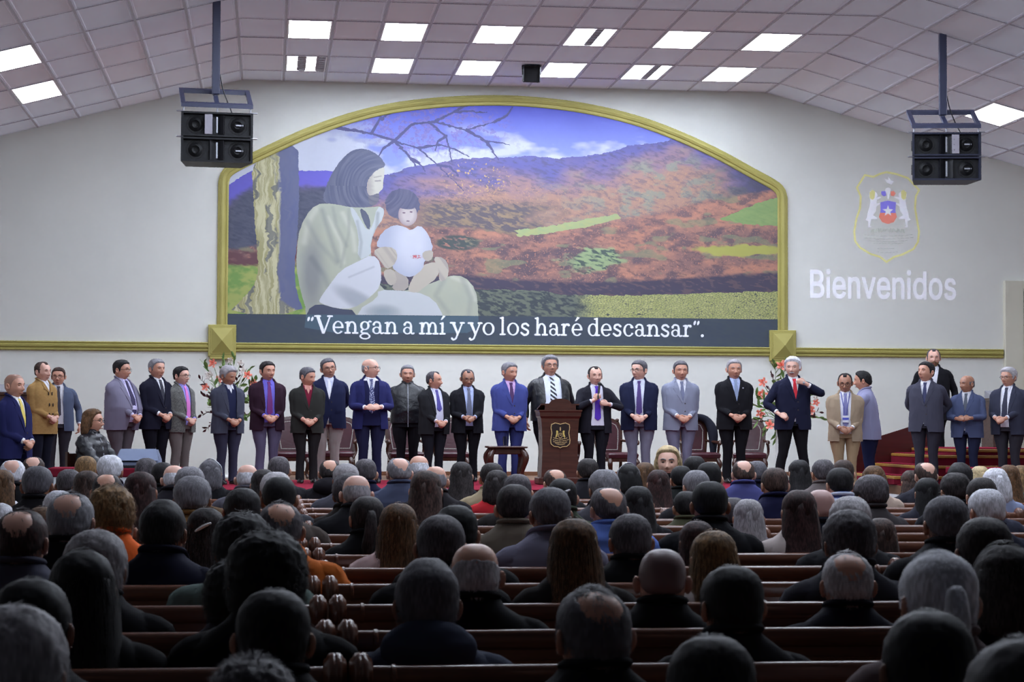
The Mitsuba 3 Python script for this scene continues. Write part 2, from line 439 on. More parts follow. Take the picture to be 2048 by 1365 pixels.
# lit = share of the lamp's width where tubes burn; PARTIAL ones have dead tubes and show their louvres
ORD = ['first', 'second', 'third', 'fourth', 'fifth', 'sixth', 'seventh']
for (kind_, c, j) in LAMPS:
    u0, u1, y0, y1 = c * TW + 0.02, (c + 1) * TW - 0.02, ROWS[j] - 0.02, ROWS[j + 1] + 0.02
    row = {1: 'row by the stage wall', 2: 'nearer the stage wall', 3: 'second row out', 4: 'farther from the stage wall', 6: 'unseen before the front pews', 9: 'unseen over the front pews', 12: 'unseen over the middle pews', 15: 'unseen over the rear pews', 17: 'unseen over the last pews'}[j]
    if kind_ == 'flat':
        lb = f'{ORD[c // 2]} ceiling lamp from the left slope, {row}'
        if (kind_, c, j) in PARTIAL:
            lb = f'lamp with dead tubes, {ORD[c // 2]} from the left slope, {row}'
    else:
        lb = f'bright square lamp in the {kind_} ceiling slope, {row}'
    t = thing('ceiling_light', lb, 'ceiling light', 'square fluorescent ceiling lamps')
    P = lambda a_, b_, ya, yb, h: [ceil_pt(kind_, a_, ya, h), ceil_pt(kind_, b_, ya, h), ceil_pt(kind_, b_, yb, h), ceil_pt(kind_, a_, yb, h)]
    w = 0.022
    fm = [loft([P(a_, b_, ya, yb, -0.05), P(a_, b_, ya, yb, 0.006)]) for a_, b_, ya, yb in ((u0, u0 + w, y0, y1), (u1 - w, u1, y0, y1), (u0 + w, u1 - w, y0, y0 - w), (u0 + w, u1 - w, y1 + w, y1))]
    fm.append(loft([P(u0, u1, y0, y1, -0.056), P(u0, u1, y0, y1, -0.05)]))
    add('lamp_frame', cat(*fm), 'mat_lamp_frame', t)
    a, b = u0 + w, u1 - w
    if (kind_, c, j) in PARTIAL:
        spans = PARTIAL[(kind_, c, j)]
    else:
        spans = [(0.0, 1.0)]
    for s0, s1 in spans:
        q = P(a + (b - a) * s0, a + (b - a) * s1, y0 - w, y1 + w, -0.01)
        v = np.array(q)
        nrm = np.cross(v[1] - v[0], v[2] - v[0])
        fcs = [[0, 1, 2], [0, 2, 3]] if nrm[2] < 0 else [[0, 2, 1], [0, 3, 2]]
        add('diffuser', (v, fcs), 'mat_lamp_frame', t, emitter=EMIT)
    if len(spans) > 1 or spans[0] != (0.0, 1.0):
        cuts = [x for s in spans for x in s] + [1.0]
        for s0, s1 in zip(cuts[1::2], cuts[2::2]):
            if s1 - s0 < 0.05:
                continue
            for m_ in range(7):
                yy = y0 - w - (y0 - y1 - 2 * w) * (m_ + 0.5) / 7
                add('louvre_blade', loft([P(a + (b - a) * s0, a + (b - a) * s1, yy + 0.02, yy - 0.02, -0.035), P(a + (b - a) * s0, a + (b - a) * s1, yy + 0.008, yy - 0.008, -0.004)]), 'louvre', t)
# ------------------------------------------------------------------ the mural on the wall: one flat print with painted-in landscape
MS = 1.7356


def wpt(u, v):
    p = at(420 + u / MS, 180 + v / MS, WALL_Y)
    return float(p[0]), float(p[2])


def W(pts):
    return [wpt(*q) for q in pts]


def in_poly(x, z, pts):
    c = mi.Bool(False)
    n = len(pts)
    for i in range(n):
        (x0, z0), (x1, z1) = pts[i], pts[(i + 1) % n]
        if abs(z1 - z0) < 1e-6:
            continue
        a = (x1 - x0) / (z1 - z0)
        lo, hi = min(z0, z1), max(z0, z1)
        c ^= (z >= lo) & (z < hi) & (x < a * z + (x0 - a * z0))
    return c


def above(x, z, pts):
    """How far z lies above the polyline over x (pts sorted by x)."""
    h = mi.Float(pts[0][1])
    for (x0, z0), (x1, z1) in zip(pts[:-1], pts[1:]):
        t = dr.clip((x - x0) / (x1 - x0), 0, 1)
        h += (z1 - z0) * t
    return z - h


def seg_d(x, z, a, b):
    dx, dz = b[0] - a[0], b[1] - a[1]
    t = dr.clip(((x - a[0]) * dx + (z - a[1]) * dz) / (dx * dx + dz * dz), 0, 1)
    return dr.sqrt(dr.square(x - a[0] - t * dx) + dr.square(z - a[1] - t * dz)), t


def ell(x, z, u, v, ru, rv, rot=0.0):
    """Normalised radius in an ellipse given in drawing units."""
    cx, cz = wpt(u, v)
    k = 1 / (MS * 122.5)
    dx, dz = x - cx, z - cz
    c, s = math.cos(rot), math.sin(rot)
    return dr.sqrt(dr.square((dx * c + dz * s) / (ru * k)) + dr.square((dz * c - dx * s) / (rv * k)))


C = lambda r, g, b: mi.Color3f(*lin((r, g, b)))
RIDGE = W([(0, 345), (64, 330), (140, 282), (300, 280), (430, 282), (600, 300), (650, 285), (700, 266), (780, 258), (850, 240), (960, 236), (1040, 236), (1100, 230), (1200, 238), (1300, 232), (1400, 214), (1450, 196), (1560, 182), (1640, 163), (1700, 185), (1800, 230), (1964, 330)])
HEATH = W([(0, 560), (64, 552), (700, 470), (930, 480), (1080, 505), (1300, 470), (1560, 425), (1700, 385), (1964, 345)])
DARKB = W([(0, 640), (900, 640), (1000, 655), (1300, 668), (1600, 655), (1964, 630)])
WALLT = W([(0, 640), (900, 690), (1170, 700), (1220, 712), (1500, 714), (1700, 706), (1964, 700)])
WF0 = lambda pts: [wpt((450 + u / 2.421 - 420) * MS, (270 + v / 2.421 - 180) * MS) for u, v in pts]


def WF(pts):
    """Figure outlines, corners rounded once."""
    q = WF0(pts)
    if len(q) < 5:
        return q
    out = []
    for i in range(len(q)):
        a, b = np.array(q[i]), np.array(q[(i + 1) % len(q)])
        out += [tuple((a * 0.75 + b * 0.25).tolist()), tuple((a * 0.25 + b * 0.75).tolist())]
    return out


TRUNK = WF([(128, 150), (190, 110), (352, 20), (360, 250), (352, 480), (335, 640), (345, 760), (385, 868), (10, 868), (90, 790), (150, 720), (162, 640), (150, 500), (138, 300)])
HAIR = WF([(474, 330), (480, 270), (515, 190), (568, 112), (620, 72), (680, 66), (740, 95), (776, 140), (772, 156), (738, 168), (704, 200), (684, 240), (690, 290), (715, 308), (742, 296), (742, 330), (700, 352), (610, 352), (540, 336)])
FACE = WF([(690, 195), (740, 160), (774, 152), (771, 200), (765, 232), (766, 262), (748, 274), (742, 292), (705, 304), (680, 270)])
BEARD = WF([(690, 290), (706, 296), (738, 282), (748, 290), (742, 330), (704, 350)])
ROBE = WF([(440, 335), (385, 400), (352, 490), (344, 640), (366, 760), (396, 855), (380, 960), (1000, 960), (1228, 960), (1226, 860), (1216, 750), (1160, 686), (1090, 680), (1020, 712), (880, 760), (740, 752), (700, 560), (720, 470), (770, 400), (768, 345), (690, 352), (610, 352), (520, 332)])
TUNIC = WF([(600, 352), (620, 352), (650, 400), (690, 468), (716, 440), (735, 350), (772, 350), (768, 430), (715, 520), (712, 580), (640, 610), (650, 480)])
LAP2 = WF([(740, 750), (860, 755), (970, 770), (1040, 830), (1076, 960), (630, 960), (640, 850), (740, 790)])
UNDER = WF([(396, 850), (450, 815), (540, 842), (640, 850), (632, 960), (380, 960)])
SLEEVE = WF([(455, 800), (500, 735), (560, 655), (640, 615), (715, 578), (755, 620), (757, 730), (700, 790), (620, 842), (540, 842), (460, 815)])
VNECK = WF([(650, 350), (690, 378), (706, 430), (696, 468), (665, 410)])
DRESS = WF([(728, 540), (758, 470), (820, 434), (872, 446), (900, 466), (942, 434), (985, 480), (1012, 560), (964, 612), (960, 650), (905, 692), (860, 682), (800, 640), (836, 590), (760, 548)])
HAND1 = WF([(712, 565), (760, 540), (822, 548), (838, 592), (815, 636), (780, 652), (752, 612)])
ARM2 = WF([(956, 566), (1008, 556), (1006, 600), (980, 616), (956, 596)])
LEG1 = WF([(768, 655), (812, 648), (832, 690), (826, 724), (795, 732), (770, 690)])
THIGH = WF([(812, 650), (888, 684), (888, 756), (800, 752), (832, 700)])
LEG2 = WF([(928, 655), (985, 618), (1042, 618), (1032, 690), (960, 742), (930, 766), (888, 760), (888, 735)])
HAND2 = WF([(1004, 590), (1060, 594), (1086, 640), (1076, 700), (1036, 714), (1036, 650)])
FOLDS = [(WF(a), w_, k_) for a, w_, k_ in (([(470, 365), (505, 480), (548, 610)], 0.05, 0.55), ([(522, 352), (540, 440), (590, 540)], 0.035, 0.4), ([(398, 420), (450, 520), (540, 620)], 0.05, 0.4), ([(600, 360), (600, 470), (560, 640)], 0.03, 0.35),
         ([(420, 600), (480, 680), (500, 730)], 0.06, 0.5), ([(640, 420), (660, 520), (650, 600)], 0.03, 0.3), ([(740, 380), (735, 450), (712, 540)], 0.03, 0.5), ([(1060, 700), (1020, 780), (1080, 860)], 0.05, 0.4), ([(1150, 700), (1190, 790), (1180, 870)], 0.05, 0.35))]
LIGHTS = [(WF(a), w_, k_) for a, w_, k_ in (([(440, 360), (400, 430), (384, 520)], 0.06, 0.6), ([(500, 400), (560, 520), (575, 620)], 0.04, 0.5), ([(570, 380), (620, 480), (630, 560)], 0.05, 0.6), ([(1100, 690), (1180, 720), (1210, 800)], 0.04, 0.6))]
MEAD1 = W([(1050, 490), (1150, 478), (1300, 450), (1420, 432), (1425, 446), (1300, 478), (1160, 500), (1070, 512)])
MEAD2 = W([(1765, 452), (1870, 405), (1980, 372), (1980, 475), (1860, 468)])
BRANCH = [W(b) for b in ([(380, 120), (560, 152), (640, 178), (722, 202), (790, 262), (880, 350)], [(560, 152), (590, 100), (660, 66)], [(640, 178), (700, 240), (716, 270)],
                         [(640, 178), (700, 120), (780, 110), (890, 140), (990, 110)], [(760, 112), (820, 160), (840, 250)], [(780, 110), (850, 75), (960, 78)], [(722, 202), (800, 190), (900, 230)], [(890, 140), (960, 180), (1040, 190)], [(600, 100), (560, 75), (520, 70)], [(990, 110), (1030, 90), (1050, 60)], [(850, 75), (880, 58), (930, 52)], [(790, 262), (830, 268), (862, 300)], [(700, 240), (735, 262), (745, 285)], [(640, 178), (600, 205), (585, 232)], [(820, 160), (790, 180), (782, 210)], [(960, 180), (985, 220), (1000, 245)])]
BAND = W([(0, 777), (930, 785), (1964, 797), (2048, 798)])


def mural_colour(p, n, uv):
    x, z = mi.Float(p.x), mi.Float(p.z)
    n1 = fbm(x * 5, z * 9, 3.0, 4)
    rx, rz = x * 0.82 + z * 0.57, z * 0.82 - x * 0.57
    n2 = fbm(rx * 17 + n1 * 2, z * 26 + rx * 4, 7.0, 4)
    n3 = fbm(rx * 55, rz * 60, 1.0, 2)
    wx, wz = x + 0.03 * (n2 - 0.5), z + 0.05 * (n2 - 0.5)
    # sky
    t = dr.clip((z - 5.6) / 1.25, 0, 1)
    col = mix(C(150, 165, 220), C(74, 76, 178), t)
    cl = fbm(x * 1.5 + 3.1, z * 3.2, 0.0, 4)
    cl = smoothstep(0.42, 0.62, cl + 0.30 * smoothstep(6.35, 5.75, z) - 0.10 + 0.25 * smoothstep(2.2, 1.0, x))
    col = mix(col, C(226, 230, 246), cl * smoothstep(6.65, 6.2, z))
    # mountains
    d = -above(x, wz, RIDGE)
    n4 = fbm(x * 2.2, z * 5.0, 11.0, 4)
    m = mix(C(84, 80, 138), C(160, 122, 100), smoothstep(0.05, 0.75, d + 0.7 * (n4 - 0.5)))
    m = mix(m, C(132, 136, 118), smoothstep(0.45, 0.65, n1) * smoothstep(0.15, 0.4, d) * smoothstep(3.8, 6.0, x) * 0.85)
    m = mix(m, C(74, 66, 82), smoothstep(0.42, 0.75, n2) * 0.55)
    m = mix(m, C(196, 150, 104), smoothstep(0.66, 0.8, n3) * smoothstep(0.3, 0.6, d) * 0.5)
    m = mix(m, C(58, 52, 66), smoothstep(7.0, 8.1, x + 1.0 * (n1 - 0.5)) * smoothstep(5.15, 5.5, z) * 0.85)
    m = mix(m, C(92, 82, 180), smoothstep(1.4, 0.9, x) * smoothstep(0.40, 0.2, d) * 0.9)
    m = mix(m, mix(C(46, 50, 70), C(80, 80, 92), n2), smoothstep(1.5, 1.0, x) * smoothstep(0.22, 0.4, d + 0.2 * (n1 - 0.5)))
    zt = wpt(0, 395)[1]
    trees = smoothstep(zt + 0.16, zt + 0.02, wz + 0.2 * (n2 - 0.5)) * smoothstep(5.3, 4.6, x + n1) * smoothstep(2.0, 2.7, x)
    m = mix(m, mix(C(70, 66, 72), C(140, 118, 84), smoothstep(0.4, 0.75, n2)), trees * 0.9)
    col = dr.select(d > 0, m, col)
    # heather
    hd = -above(x, wz, HEATH)
    h = mix(C(172, 118, 92), C(126, 90, 80), smoothstep(0.3, 0.7, n4))
    h = mix(h, C(64, 52, 62), smoothstep(0.45, 0.72, n1) * 0.75)
    h = mix(h, C(84, 60, 58), smoothstep(0.5, 0.75, n2) * 0.6)
    h = mix(h, C(206, 138, 100), smoothstep(0.62, 0.85, n3) * 0.55)
    h = mix(h, C(120, 128, 92), smoothstep(0.62, 0.7, fbm(x * 2.5, z * 7, 21.0, 3)) * 0.6)
    col = mix(col, h, smoothstep(-0.02, 0.05, hd))
    col = dr.select(in_poly(wx + 0.1 * (n1 - 0.5), wz + 0.05 * (n1 - 0.5), MEAD1), mix(C(150, 172, 124), C(190, 190, 120), n2), col)
    col = dr.select(in_poly(wx, wz + 0.05 * (n1 - 0.5), MEAD2), mix(C(116, 146, 80), C(146, 168, 96), n2), col)
    col = mix(col, mix(C(150, 168, 118), C(60, 74, 58), smoothstep(0.4, 0.65, n2)), smoothstep(1.15, 0.7, ell(wx, wz, 1320, 590, 110, 42) + 1.2 * (n1 - 0.5)))
    col = mix(col, C(182, 180, 82), smoothstep(1.15, 0.7, ell(wx, wz, 1840, 558, 160, 20) + 0.9 * (n1 - 0.5)))
    col = mix(col, C(58, 66, 56), smoothstep(1.1, 0.8, ell(wx, wz, 860, 530, 80, 28)) * smoothstep(0.35, 0.6, n2 + 0.1))
    # dark scrub, stone wall, grass on the left
    col = mix(col, mix(C(54, 42, 58), C(84, 62, 62), smoothstep(0.5, 0.7, n2)), smoothstep(-0.03, 0.05, -above(x, wz, DARKB)))
    v1, v2, vr = voronoi(x * 22, z * 34)
    st = mix(mix(C(216, 216, 140), C(168, 172, 92), vr), C(52, 56, 40), smoothstep(0.16, 0.06, v2 - v1))
    st = mix(mix(C(92, 98, 76), C(44, 50, 46), smoothstep(0.4, 0.62, n2)), st, smoothstep(4.95, 5.35, x + 0.4 * (n1 - 0.5)))
    col = dr.select(above(x, wz, WALLT) < 0, st, col)
    gz = wpt(0, 600)[1]
    lg = smoothstep(1.5, 1.1, x)
    col = mix(col, C(92, 48, 44), lg * smoothstep(gz + 0.22, gz + 0.16, wz) * smoothstep(0.3, 0.6, n1 + 0.1))
    col = mix(col, mix(C(110, 148, 58), C(172, 182, 92), smoothstep(0.35, 0.65, n1)), lg * smoothstep(gz, gz - 0.08, wz + 0.05 * (n1 - 0.5)))
    # twigs with a haze of small leaves
    lf = smoothstep(0.50, 0.58, fbm(rx * 22, rz * 22, 5.0, 3)) * smoothstep(1.05, 0.5, ell(x, z, 760, 130, 340, 130) + 0.5 * (n4 - 0.5))
    col = mix(col, mix(C(84, 78, 160), C(140, 122, 168), n3), lf * 0.8)
    gf = smoothstep(0.70, 0.78, fbm(rx * 30, rz * 34, 15.0, 2)) * smoothstep(1.0, 0.6, ell(x, z, 930, 310, 150, 80))
    col = mix(col, C(206, 170, 110), gf * 0.8)
    for br in BRANCH:
        for i, (a, b) in enumerate(zip(br[:-1], br[1:])):
            dd, tt = seg_d(wx, wz, a, b)
            col = mix(col, C(66, 62, 104), smoothstep(0.008, 0.003, dd - 0.020 * (1 - (i + tt) / (len(br) - 0.7))))
    # trunk: lit bark on one side
    it = in_poly(wx, z, TRUNK)
    bark = fbm(x * 13 + 2.5 * n1, z * 2.2, 2.0, 3)
    edge = wpt((450 + 262 / 2.421 - 420) * MS, 0)[0]
    flare = 0.55 * smoothstep(3.75, 3.2, z) * smoothstep(edge - 0.4, edge, x)
    lit = smoothstep(edge + 0.05, edge - 0.02, x - flare + 0.10 * (bark - 0.5))
    grain = fbm(x * 34 + 3 * n1, z * 2.6, 6.0, 3)
    tc = mix(C(232, 226, 180), C(164, 158, 104), smoothstep(0.35, 0.65, grain))
    tc = mix(tc, C(84, 86, 84), smoothstep(0.52, 0.60, bark) * 0.85)
    tc = mix(mix(C(78, 84, 122), C(96, 98, 122), bark), tc, lit)
    col = dr.select(it, tc, col)
    # seated figure in a pale robe holding a child
    rb = mix(C(206, 208, 182), C(190, 196, 178), fbm(x * 3, z * 3, 4.0))
    rb = mix(rb, C(112, 112, 112), smoothstep(1.15, 0.2, ell(x, z, 355, 640, 62, 200)) * 0.85)
    near = lambda f_: dr.minimum(*[seg_d(x, z, a, b)[0] for a, b in zip(f_[:-1], f_[1:])])
    for f_, w_, k_ in LIGHTS:
        rb = mix(rb, C(232, 232, 214), smoothstep(w_ * 1.6, 0, near(f_)) * k_)
    ins = in_poly(x + 0.010 * (n2 - 0.5), z, ROBE)
    rb = dr.select(in_poly(x, z, TUNIC), C(220, 226, 226), rb)
    for f_, w_, k_ in FOLDS:
        rb = mix(rb, C(104, 108, 106), smoothstep(w_ * 1.5, 0, near(f_)) * k_)
    col = dr.select(ins, rb, col)
    col = dr.select(in_poly(x, z, VNECK), C(74, 78, 92), col)
    col = dr.select(in_poly(x, z, UNDER), C(52, 56, 72), col)
    lp = mix(C(224, 228, 230), C(150, 160, 164), smoothstep(0.9, 0.1, ell(x, z, 600, 772, 90, 40)))
    col = dr.select(in_poly(x, z, LAP2), lp, col)
    sl = mix(C(232, 234, 240), C(160, 166, 172), smoothstep(1.0, 0.3, ell(x, z, 520, 735, 130, 40, -0.5)) * 0.8)
    sl = mix(sl, C(176, 180, 188), smoothstep(0.03, 0.0, seg_d(x, z, *WF([(600, 690), (720, 640)]))[0]) * 0.4)
    col = dr.select(in_poly(x, z, SLEEVE), sl, col)
    hx, hz = WF0([(742, 250)])[0]
    ra, an_ = dr.sqrt(dr.square(x - hx) + dr.square(z - hz)), dr.atan2(z - hz, x - hx)
    strand = noise(ra * 42 + 0.8 * n1, an_ * 1.6, 9.0)
    fc = mix(C(232, 228, 212), C(160, 150, 146), smoothstep(*[wpt((450 + q / 2.421 - 420) * MS, 0)[0] for q in (735, 685)], x + 0.05 * (n2 - 0.5)))
    fc = mix(fc, C(110, 100, 104), smoothstep(0.016, 0.006, seg_d(x, z, *WF([(728, 224), (752, 222)]))[0]) * 0.8)
    fc = mix(fc, C(120, 110, 110), smoothstep(0.014, 0.004, seg_d(x, z, *WF([(722, 206), (756, 200)]))[0]) * 0.6)
    col = dr.select(in_poly(x, z, FACE), fc, col)
    col = dr.select(in_poly(x + 0.02 * (n2 - 0.5), z + 0.01 * (n3 - 0.5), HAIR), mix(C(66, 70, 94), C(98, 99, 114), strand), col)
    col = dr.select(in_poly(x + 0.015 * (n2 - 0.5), z, BEARD), mix(C(82, 82, 96), C(108, 104, 108), strand), col)
    sk = lambda dark: mix(C(214, 204, 186), C(150, 140, 134), dark)
    col = dr.select(in_poly(x, z, THIGH), sk(0.5 + 0.3 * n1), col)
    col = dr.select(in_poly(x, z, LEG1), sk(0.45 * n1), col)
    col = dr.select(in_poly(x, z, LEG2), sk(smoothstep(0.8, 0.0, ell(x, z, 845, 668, 60, 30, 0.6))), col)
    e = ell(x, z, 668, 398, 62, 56)
    col = mix(col, mix(C(62, 62, 88), C(92, 90, 108), strand), smoothstep(1.0, 0.94, e + 0.2 * (n2 - 0.5)))
    dsh = mix(C(232, 234, 246), C(196, 202, 222), smoothstep(0.3, 1.3, ell(x, z, 700, 535, 75, 110)) * 0.9)
    col = dr.select(in_poly(x + 0.012 * (n2 - 0.5), z, DRESS), dsh, col)
    col = dr.select(in_poly(x, z, ARM2), sk(0.25), col)
    hnd = lambda fx: sk(smoothstep(0.4, 0.8, noise(x * 30 + z * 22, 1.0, fx)) * 0.7)
    col = dr.select(in_poly(x, z, HAND1), hnd(2.0), col)
    col = dr.select(in_poly(x, z, HAND2), hnd(5.0), col)
    e = ell(x, z, 686, 434, 34, 40)
    col = mix(col, mix(C(224, 212, 208), C(158, 140, 142), smoothstep(0.45, 1.05, e + 0.5 * (wpt(686, 0)[0] - x))), smoothstep(1.0, 0.92, e))
    col = mix(col, mix(C(62, 62, 88), C(92, 90, 108), strand), smoothstep(1.0, 0.85, ell(x, z, 668, 394, 50, 20, -0.25)))
    for u, v, a, b in ((673, 427, 6, 3), (698, 424, 6, 3), (687, 456, 7, 2.5)):
        col = mix(col, C(104, 80, 92), smoothstep(1.1, 0.7, ell(x, z, u, v, a, b)))
    col = mix(col, C(176, 76, 80), smoothstep(1.0, 0.6, ell(x, z, 716, 580, 24, 8)) * smoothstep(0.4, 0.6, n3))
    # dark band under the picture
    bd = -above(x, z, BAND)
    dk = mix(C(34, 44, 60), C(48, 58, 56), n2)
    dk = mix(dk, C(62, 88, 100), dr.select(in_poly(x, z, ROBE), 0.75, 0.0))
    col = mix(col, dk, smoothstep(-0.004, 0.004, bd))
    col = mix(col, C(190, 198, 226), 0.08)
    return col * (0.95 - 0.34 * smoothstep(0.12, 0.65, mi.luminance(col)))


M('mural_print', None, 0.7, 0.15, tex=proc(mural_colour))
M('letter_white', (226, 228, 236), 0.6, 0.3)
mp = Polygon([tuple(q) for q in ap]).buffer(0.004)
mp = mp.intersection(Polygon([(-1, 2.9), (9, 2.9), (9, 7), (-1, 7)]))
add('print', plate(mp, 0.010, lambda v: on_wall(v + np.array([0, 0, 0.003]))), 'mural_print', mu)

# serif lettering, drawn stroke by stroke
R_ = lambda x0, y0, x1, y1: Polygon([(x0, y0), (x1, y0), (x1, y1), (x0, y1)])


def oval(cx, cy, rx, ry, a0=0, a1=360, n=40):
    a = np.radians(np.linspace(a0, a1, n + 1))
    return Polygon(np.c_[cx + rx * np.cos(a), cy + ry * np.sin(a)])


def ringo(cx, cy, rx, ry, wx=0.19, wy=0.10):
    return oval(cx, cy, rx, ry).difference(oval(cx, cy, rx - wx, ry - wy))


def serif(x, y, w=0.46, h=0.075):
    return LineString([(x - w / 2 + h / 2, y), (x + w / 2 - h / 2, y)]).buffer(h)


SW = 0.19


def stem(x, y0, y1, top=True, foot=True):
    g = [R_(x, y0, x + SW, y1)]
    if foot:
        g.append(serif(x + SW / 2, y0 + 0.06))
    if top:
        g.append(Polygon([(x + SW, y1), (x - 0.14, y1 - 0.06), (x - 0.14, y1 - 0.16), (x + SW, y1 - 0.2)]))
    return unary_union(g)


def arch(x, w=0.62):
    """The shoulder and second stem of n from stem at x."""
    r = ringo(x + SW + w / 2 - 0.06, 0.56, w / 2 + 0.06, 0.46, SW, 0.13)
    r = r.intersection(R_(x + SW / 2, 0.56, x + 3, 2))
    return unary_union([r, R_(x + w + SW - 0.19, 0, x + w + SW, 0.57), serif(x + w + SW / 2, 0.06)])


def stroke(pts, w):
    return LineString(spline(np.c_[np.array(pts, float), np.zeros(len(pts))], 8)[:, :2]).buffer(w)


ACUTE = Polygon([(0, 1.2), (0.1, 1.18), (0.42, 1.5), (0.2, 1.56)])
from shapely import affinity as aff
e_ = unary_union([ringo(0.46, 0.5, 0.46, 0.53).difference(Polygon([(0.5, 0.44), (1.1, 0.44), (1.1, 0.2), (0.72, 0.2)])), R_(0.12, 0.44, 0.84, 0.56)])
GL = {
    'V': (unary_union([Polygon([(0.02, 1.42), (0.30, 1.42), (0.70, 0.3), (0.62, -0.02), (0.54, -0.02)]), Polygon([(1.12, 1.42), (1.26, 1.42), (0.74, -0.02), (0.60, -0.02)]), serif(0.16, 1.4, 0.5), serif(1.18, 1.4, 0.42)]), 1.26),
    'e': (e_, 0.9), 'o': (ringo(0.5, 0.5, 0.5, 0.53), 1.0), 'n': (unary_union([stem(0.12, 0, 1.0), arch(0.12)]), 1.05),
    'g': (unary_union([ringo(0.44, 0.66, 0.40, 0.37), ringo(0.46, -0.2, 0.46, 0.26, 0.15, 0.10), stroke([(0.28, 0.32), (0.14, 0.18), (0.3, 0.06), (0.66, 0.03)], 0.07), stroke([(0.7, 0.9), (0.84, 1.02), (0.95, 0.98)], 0.065)]), 0.92),
    'a': (unary_union([ringo(0.36, 0.29, 0.36, 0.31, 0.17, 0.09), R_(0.56, 0.1, 0.75, 0.72), stroke([(0.1, 0.8), (0.3, 0.97), (0.58, 0.9), (0.66, 0.65)], 0.075), stroke([(0.66, 0.16), (0.76, 0.04), (0.9, 0.08)], 0.07), oval(0.13, 0.76, 0.1, 0.1)]), 0.9),
    'm': (unary_union([stem(0.12, 0, 1.0), arch(0.12, 0.56), arch(0.68, 0.56)]), 1.56),
    'í': (unary_union([stem(0.12, 0, 1.0), aff.translate(ACUTE, 0.06, 0)]), 0.46), 'l': (stem(0.12, 0, 1.5), 0.46),
    'y': (unary_union([Polygon([(0.04, 1.0), (0.3, 1.0), (0.6, 0.2), (0.5, -0.02)]), Polygon([(0.9, 1.0), (1.02, 1.0), (0.58, -0.12), (0.46, -0.02)]), stroke([(0.53, 0.0), (0.42, -0.3), (0.2, -0.42), (0.08, -0.34)], 0.07), oval(0.1, -0.32, 0.1, 0.1), serif(0.15, 0.96, 0.44), serif(0.94, 0.96, 0.36)]), 1.02),
    's': (stroke([(0.64, 0.8), (0.44, 0.95), (0.18, 0.88), (0.14, 0.66), (0.4, 0.5), (0.62, 0.34), (0.56, 0.1), (0.3, 0.03), (0.06, 0.2)], 0.088), 0.74),
    'h': (unary_union([stem(0.12, 0, 1.5), arch(0.12)]), 1.05), 'r': (unary_union([stem(0.12, 0, 1.0), stroke([(0.28, 0.7), (0.42, 0.92), (0.62, 0.93)], 0.075), oval(0.62, 0.87, 0.12, 0.11)]), 0.74),
    'é': (unary_union([e_, aff.translate(ACUTE, 0.28, 0)]), 0.9),
    'd': (unary_union([ringo(0.44, 0.5, 0.44, 0.53), R_(0.68, 0, 0.87, 1.5), Polygon([(0.87, 1.5), (0.52, 1.44), (0.52, 1.34), (0.87, 1.3)]), serif(0.84, 0.06, 0.36)]), 0.98),
    'c': (unary_union([ringo(0.46, 0.5, 0.46, 0.53).difference(Polygon([(0.5, 0.62), (1.1, 0.72), (1.1, 0.22), (0.6, 0.32)])), oval(0.72, 0.76, 0.13, 0.12)]), 0.86),
    '“': (unary_union([aff.rotate(oval(0.12 + d_, 1.16, 0.1, 0.2), -18) for d_ in (0, 0.3)]), 0.56), '”': (unary_union([aff.rotate(oval(0.12 + d_, 1.16, 0.1, 0.2), -18) for d_ in (0, 0.3)]), 0.5), '.': (oval(0.14, 0.1, 0.13, 0.13), 0.3),
}


def set_line(text, gap=0.13, space=0.46):
    x, out = 0.0, []
    for ch in text:
        if ch == ' ':
            x += space - gap
            continue
        g, w = GL[ch]
        out.append(aff.translate(g, x, 0))
        x += w + gap
    return out, x - gap


let, wid = set_line('“Vengan a mí y yo los haré descansar”.')
b0, b1 = at(614, 667, WALL_Y), at(1408, 674.5, WALL_Y)
sx = (b1[0] - b0[0]) / wid
sz = 0.200
tilt = (b1[2] - b0[2]) / (b1[0] - b0[0])
txt = unary_union([aff.affine_transform(g, [sx, 0, tilt * sx, sz, b0[0], b0[2]]).simplify(0.0012) for g in let])
add('lettering', plate(txt, 0.003, lambda v: on_wall(v + np.array([0, 0, 0.0135]))), 'letter_white', mu, label='white serif lettering on the dark band')

# ------------------------------------------------------------------ the welcome slide: projector light painted as thin pale shapes on the wall
pj = thing('projected_slide', 'welcome slide of projected light painted as flat shapes, crest above the word Bienvenidos', 'projection')
M('glow_white', (250, 250, 255), 0.9, 0.0)  # plain diffuse colours standing in for the projector beam
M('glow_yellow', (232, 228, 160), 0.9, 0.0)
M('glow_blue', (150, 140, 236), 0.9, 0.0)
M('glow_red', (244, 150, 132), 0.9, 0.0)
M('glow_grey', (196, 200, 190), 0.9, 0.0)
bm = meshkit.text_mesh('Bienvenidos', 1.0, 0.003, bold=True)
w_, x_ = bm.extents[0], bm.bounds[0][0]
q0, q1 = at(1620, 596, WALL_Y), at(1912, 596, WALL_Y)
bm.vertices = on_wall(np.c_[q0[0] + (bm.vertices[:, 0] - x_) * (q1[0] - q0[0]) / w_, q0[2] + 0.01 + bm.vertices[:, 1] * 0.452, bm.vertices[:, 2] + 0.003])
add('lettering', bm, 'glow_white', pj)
PZ = lambda pts: [tuple(at(1600 + u / 3.413, 320 + v / 3.413, WALL_Y)[[0, 2]]) for u, v in pts]
SH = [(590, 84), (660, 98), (735, 124), (812, 206), (790, 250), (785, 330), (800, 420), (812, 490), (805, 560), (775, 608), (700, 646), (640, 664), (590, 698), (545, 662), (480, 642), (410, 600), (376, 555), (370, 490), (385, 400), (410, 330), (414, 250), (388, 190), (442, 104), (500, 116), (545, 96)]
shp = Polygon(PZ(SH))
flat_ = lambda g, t=0.002: plate(g, t, lambda v: on_wall(v + np.array([0, 0, 0.003])))
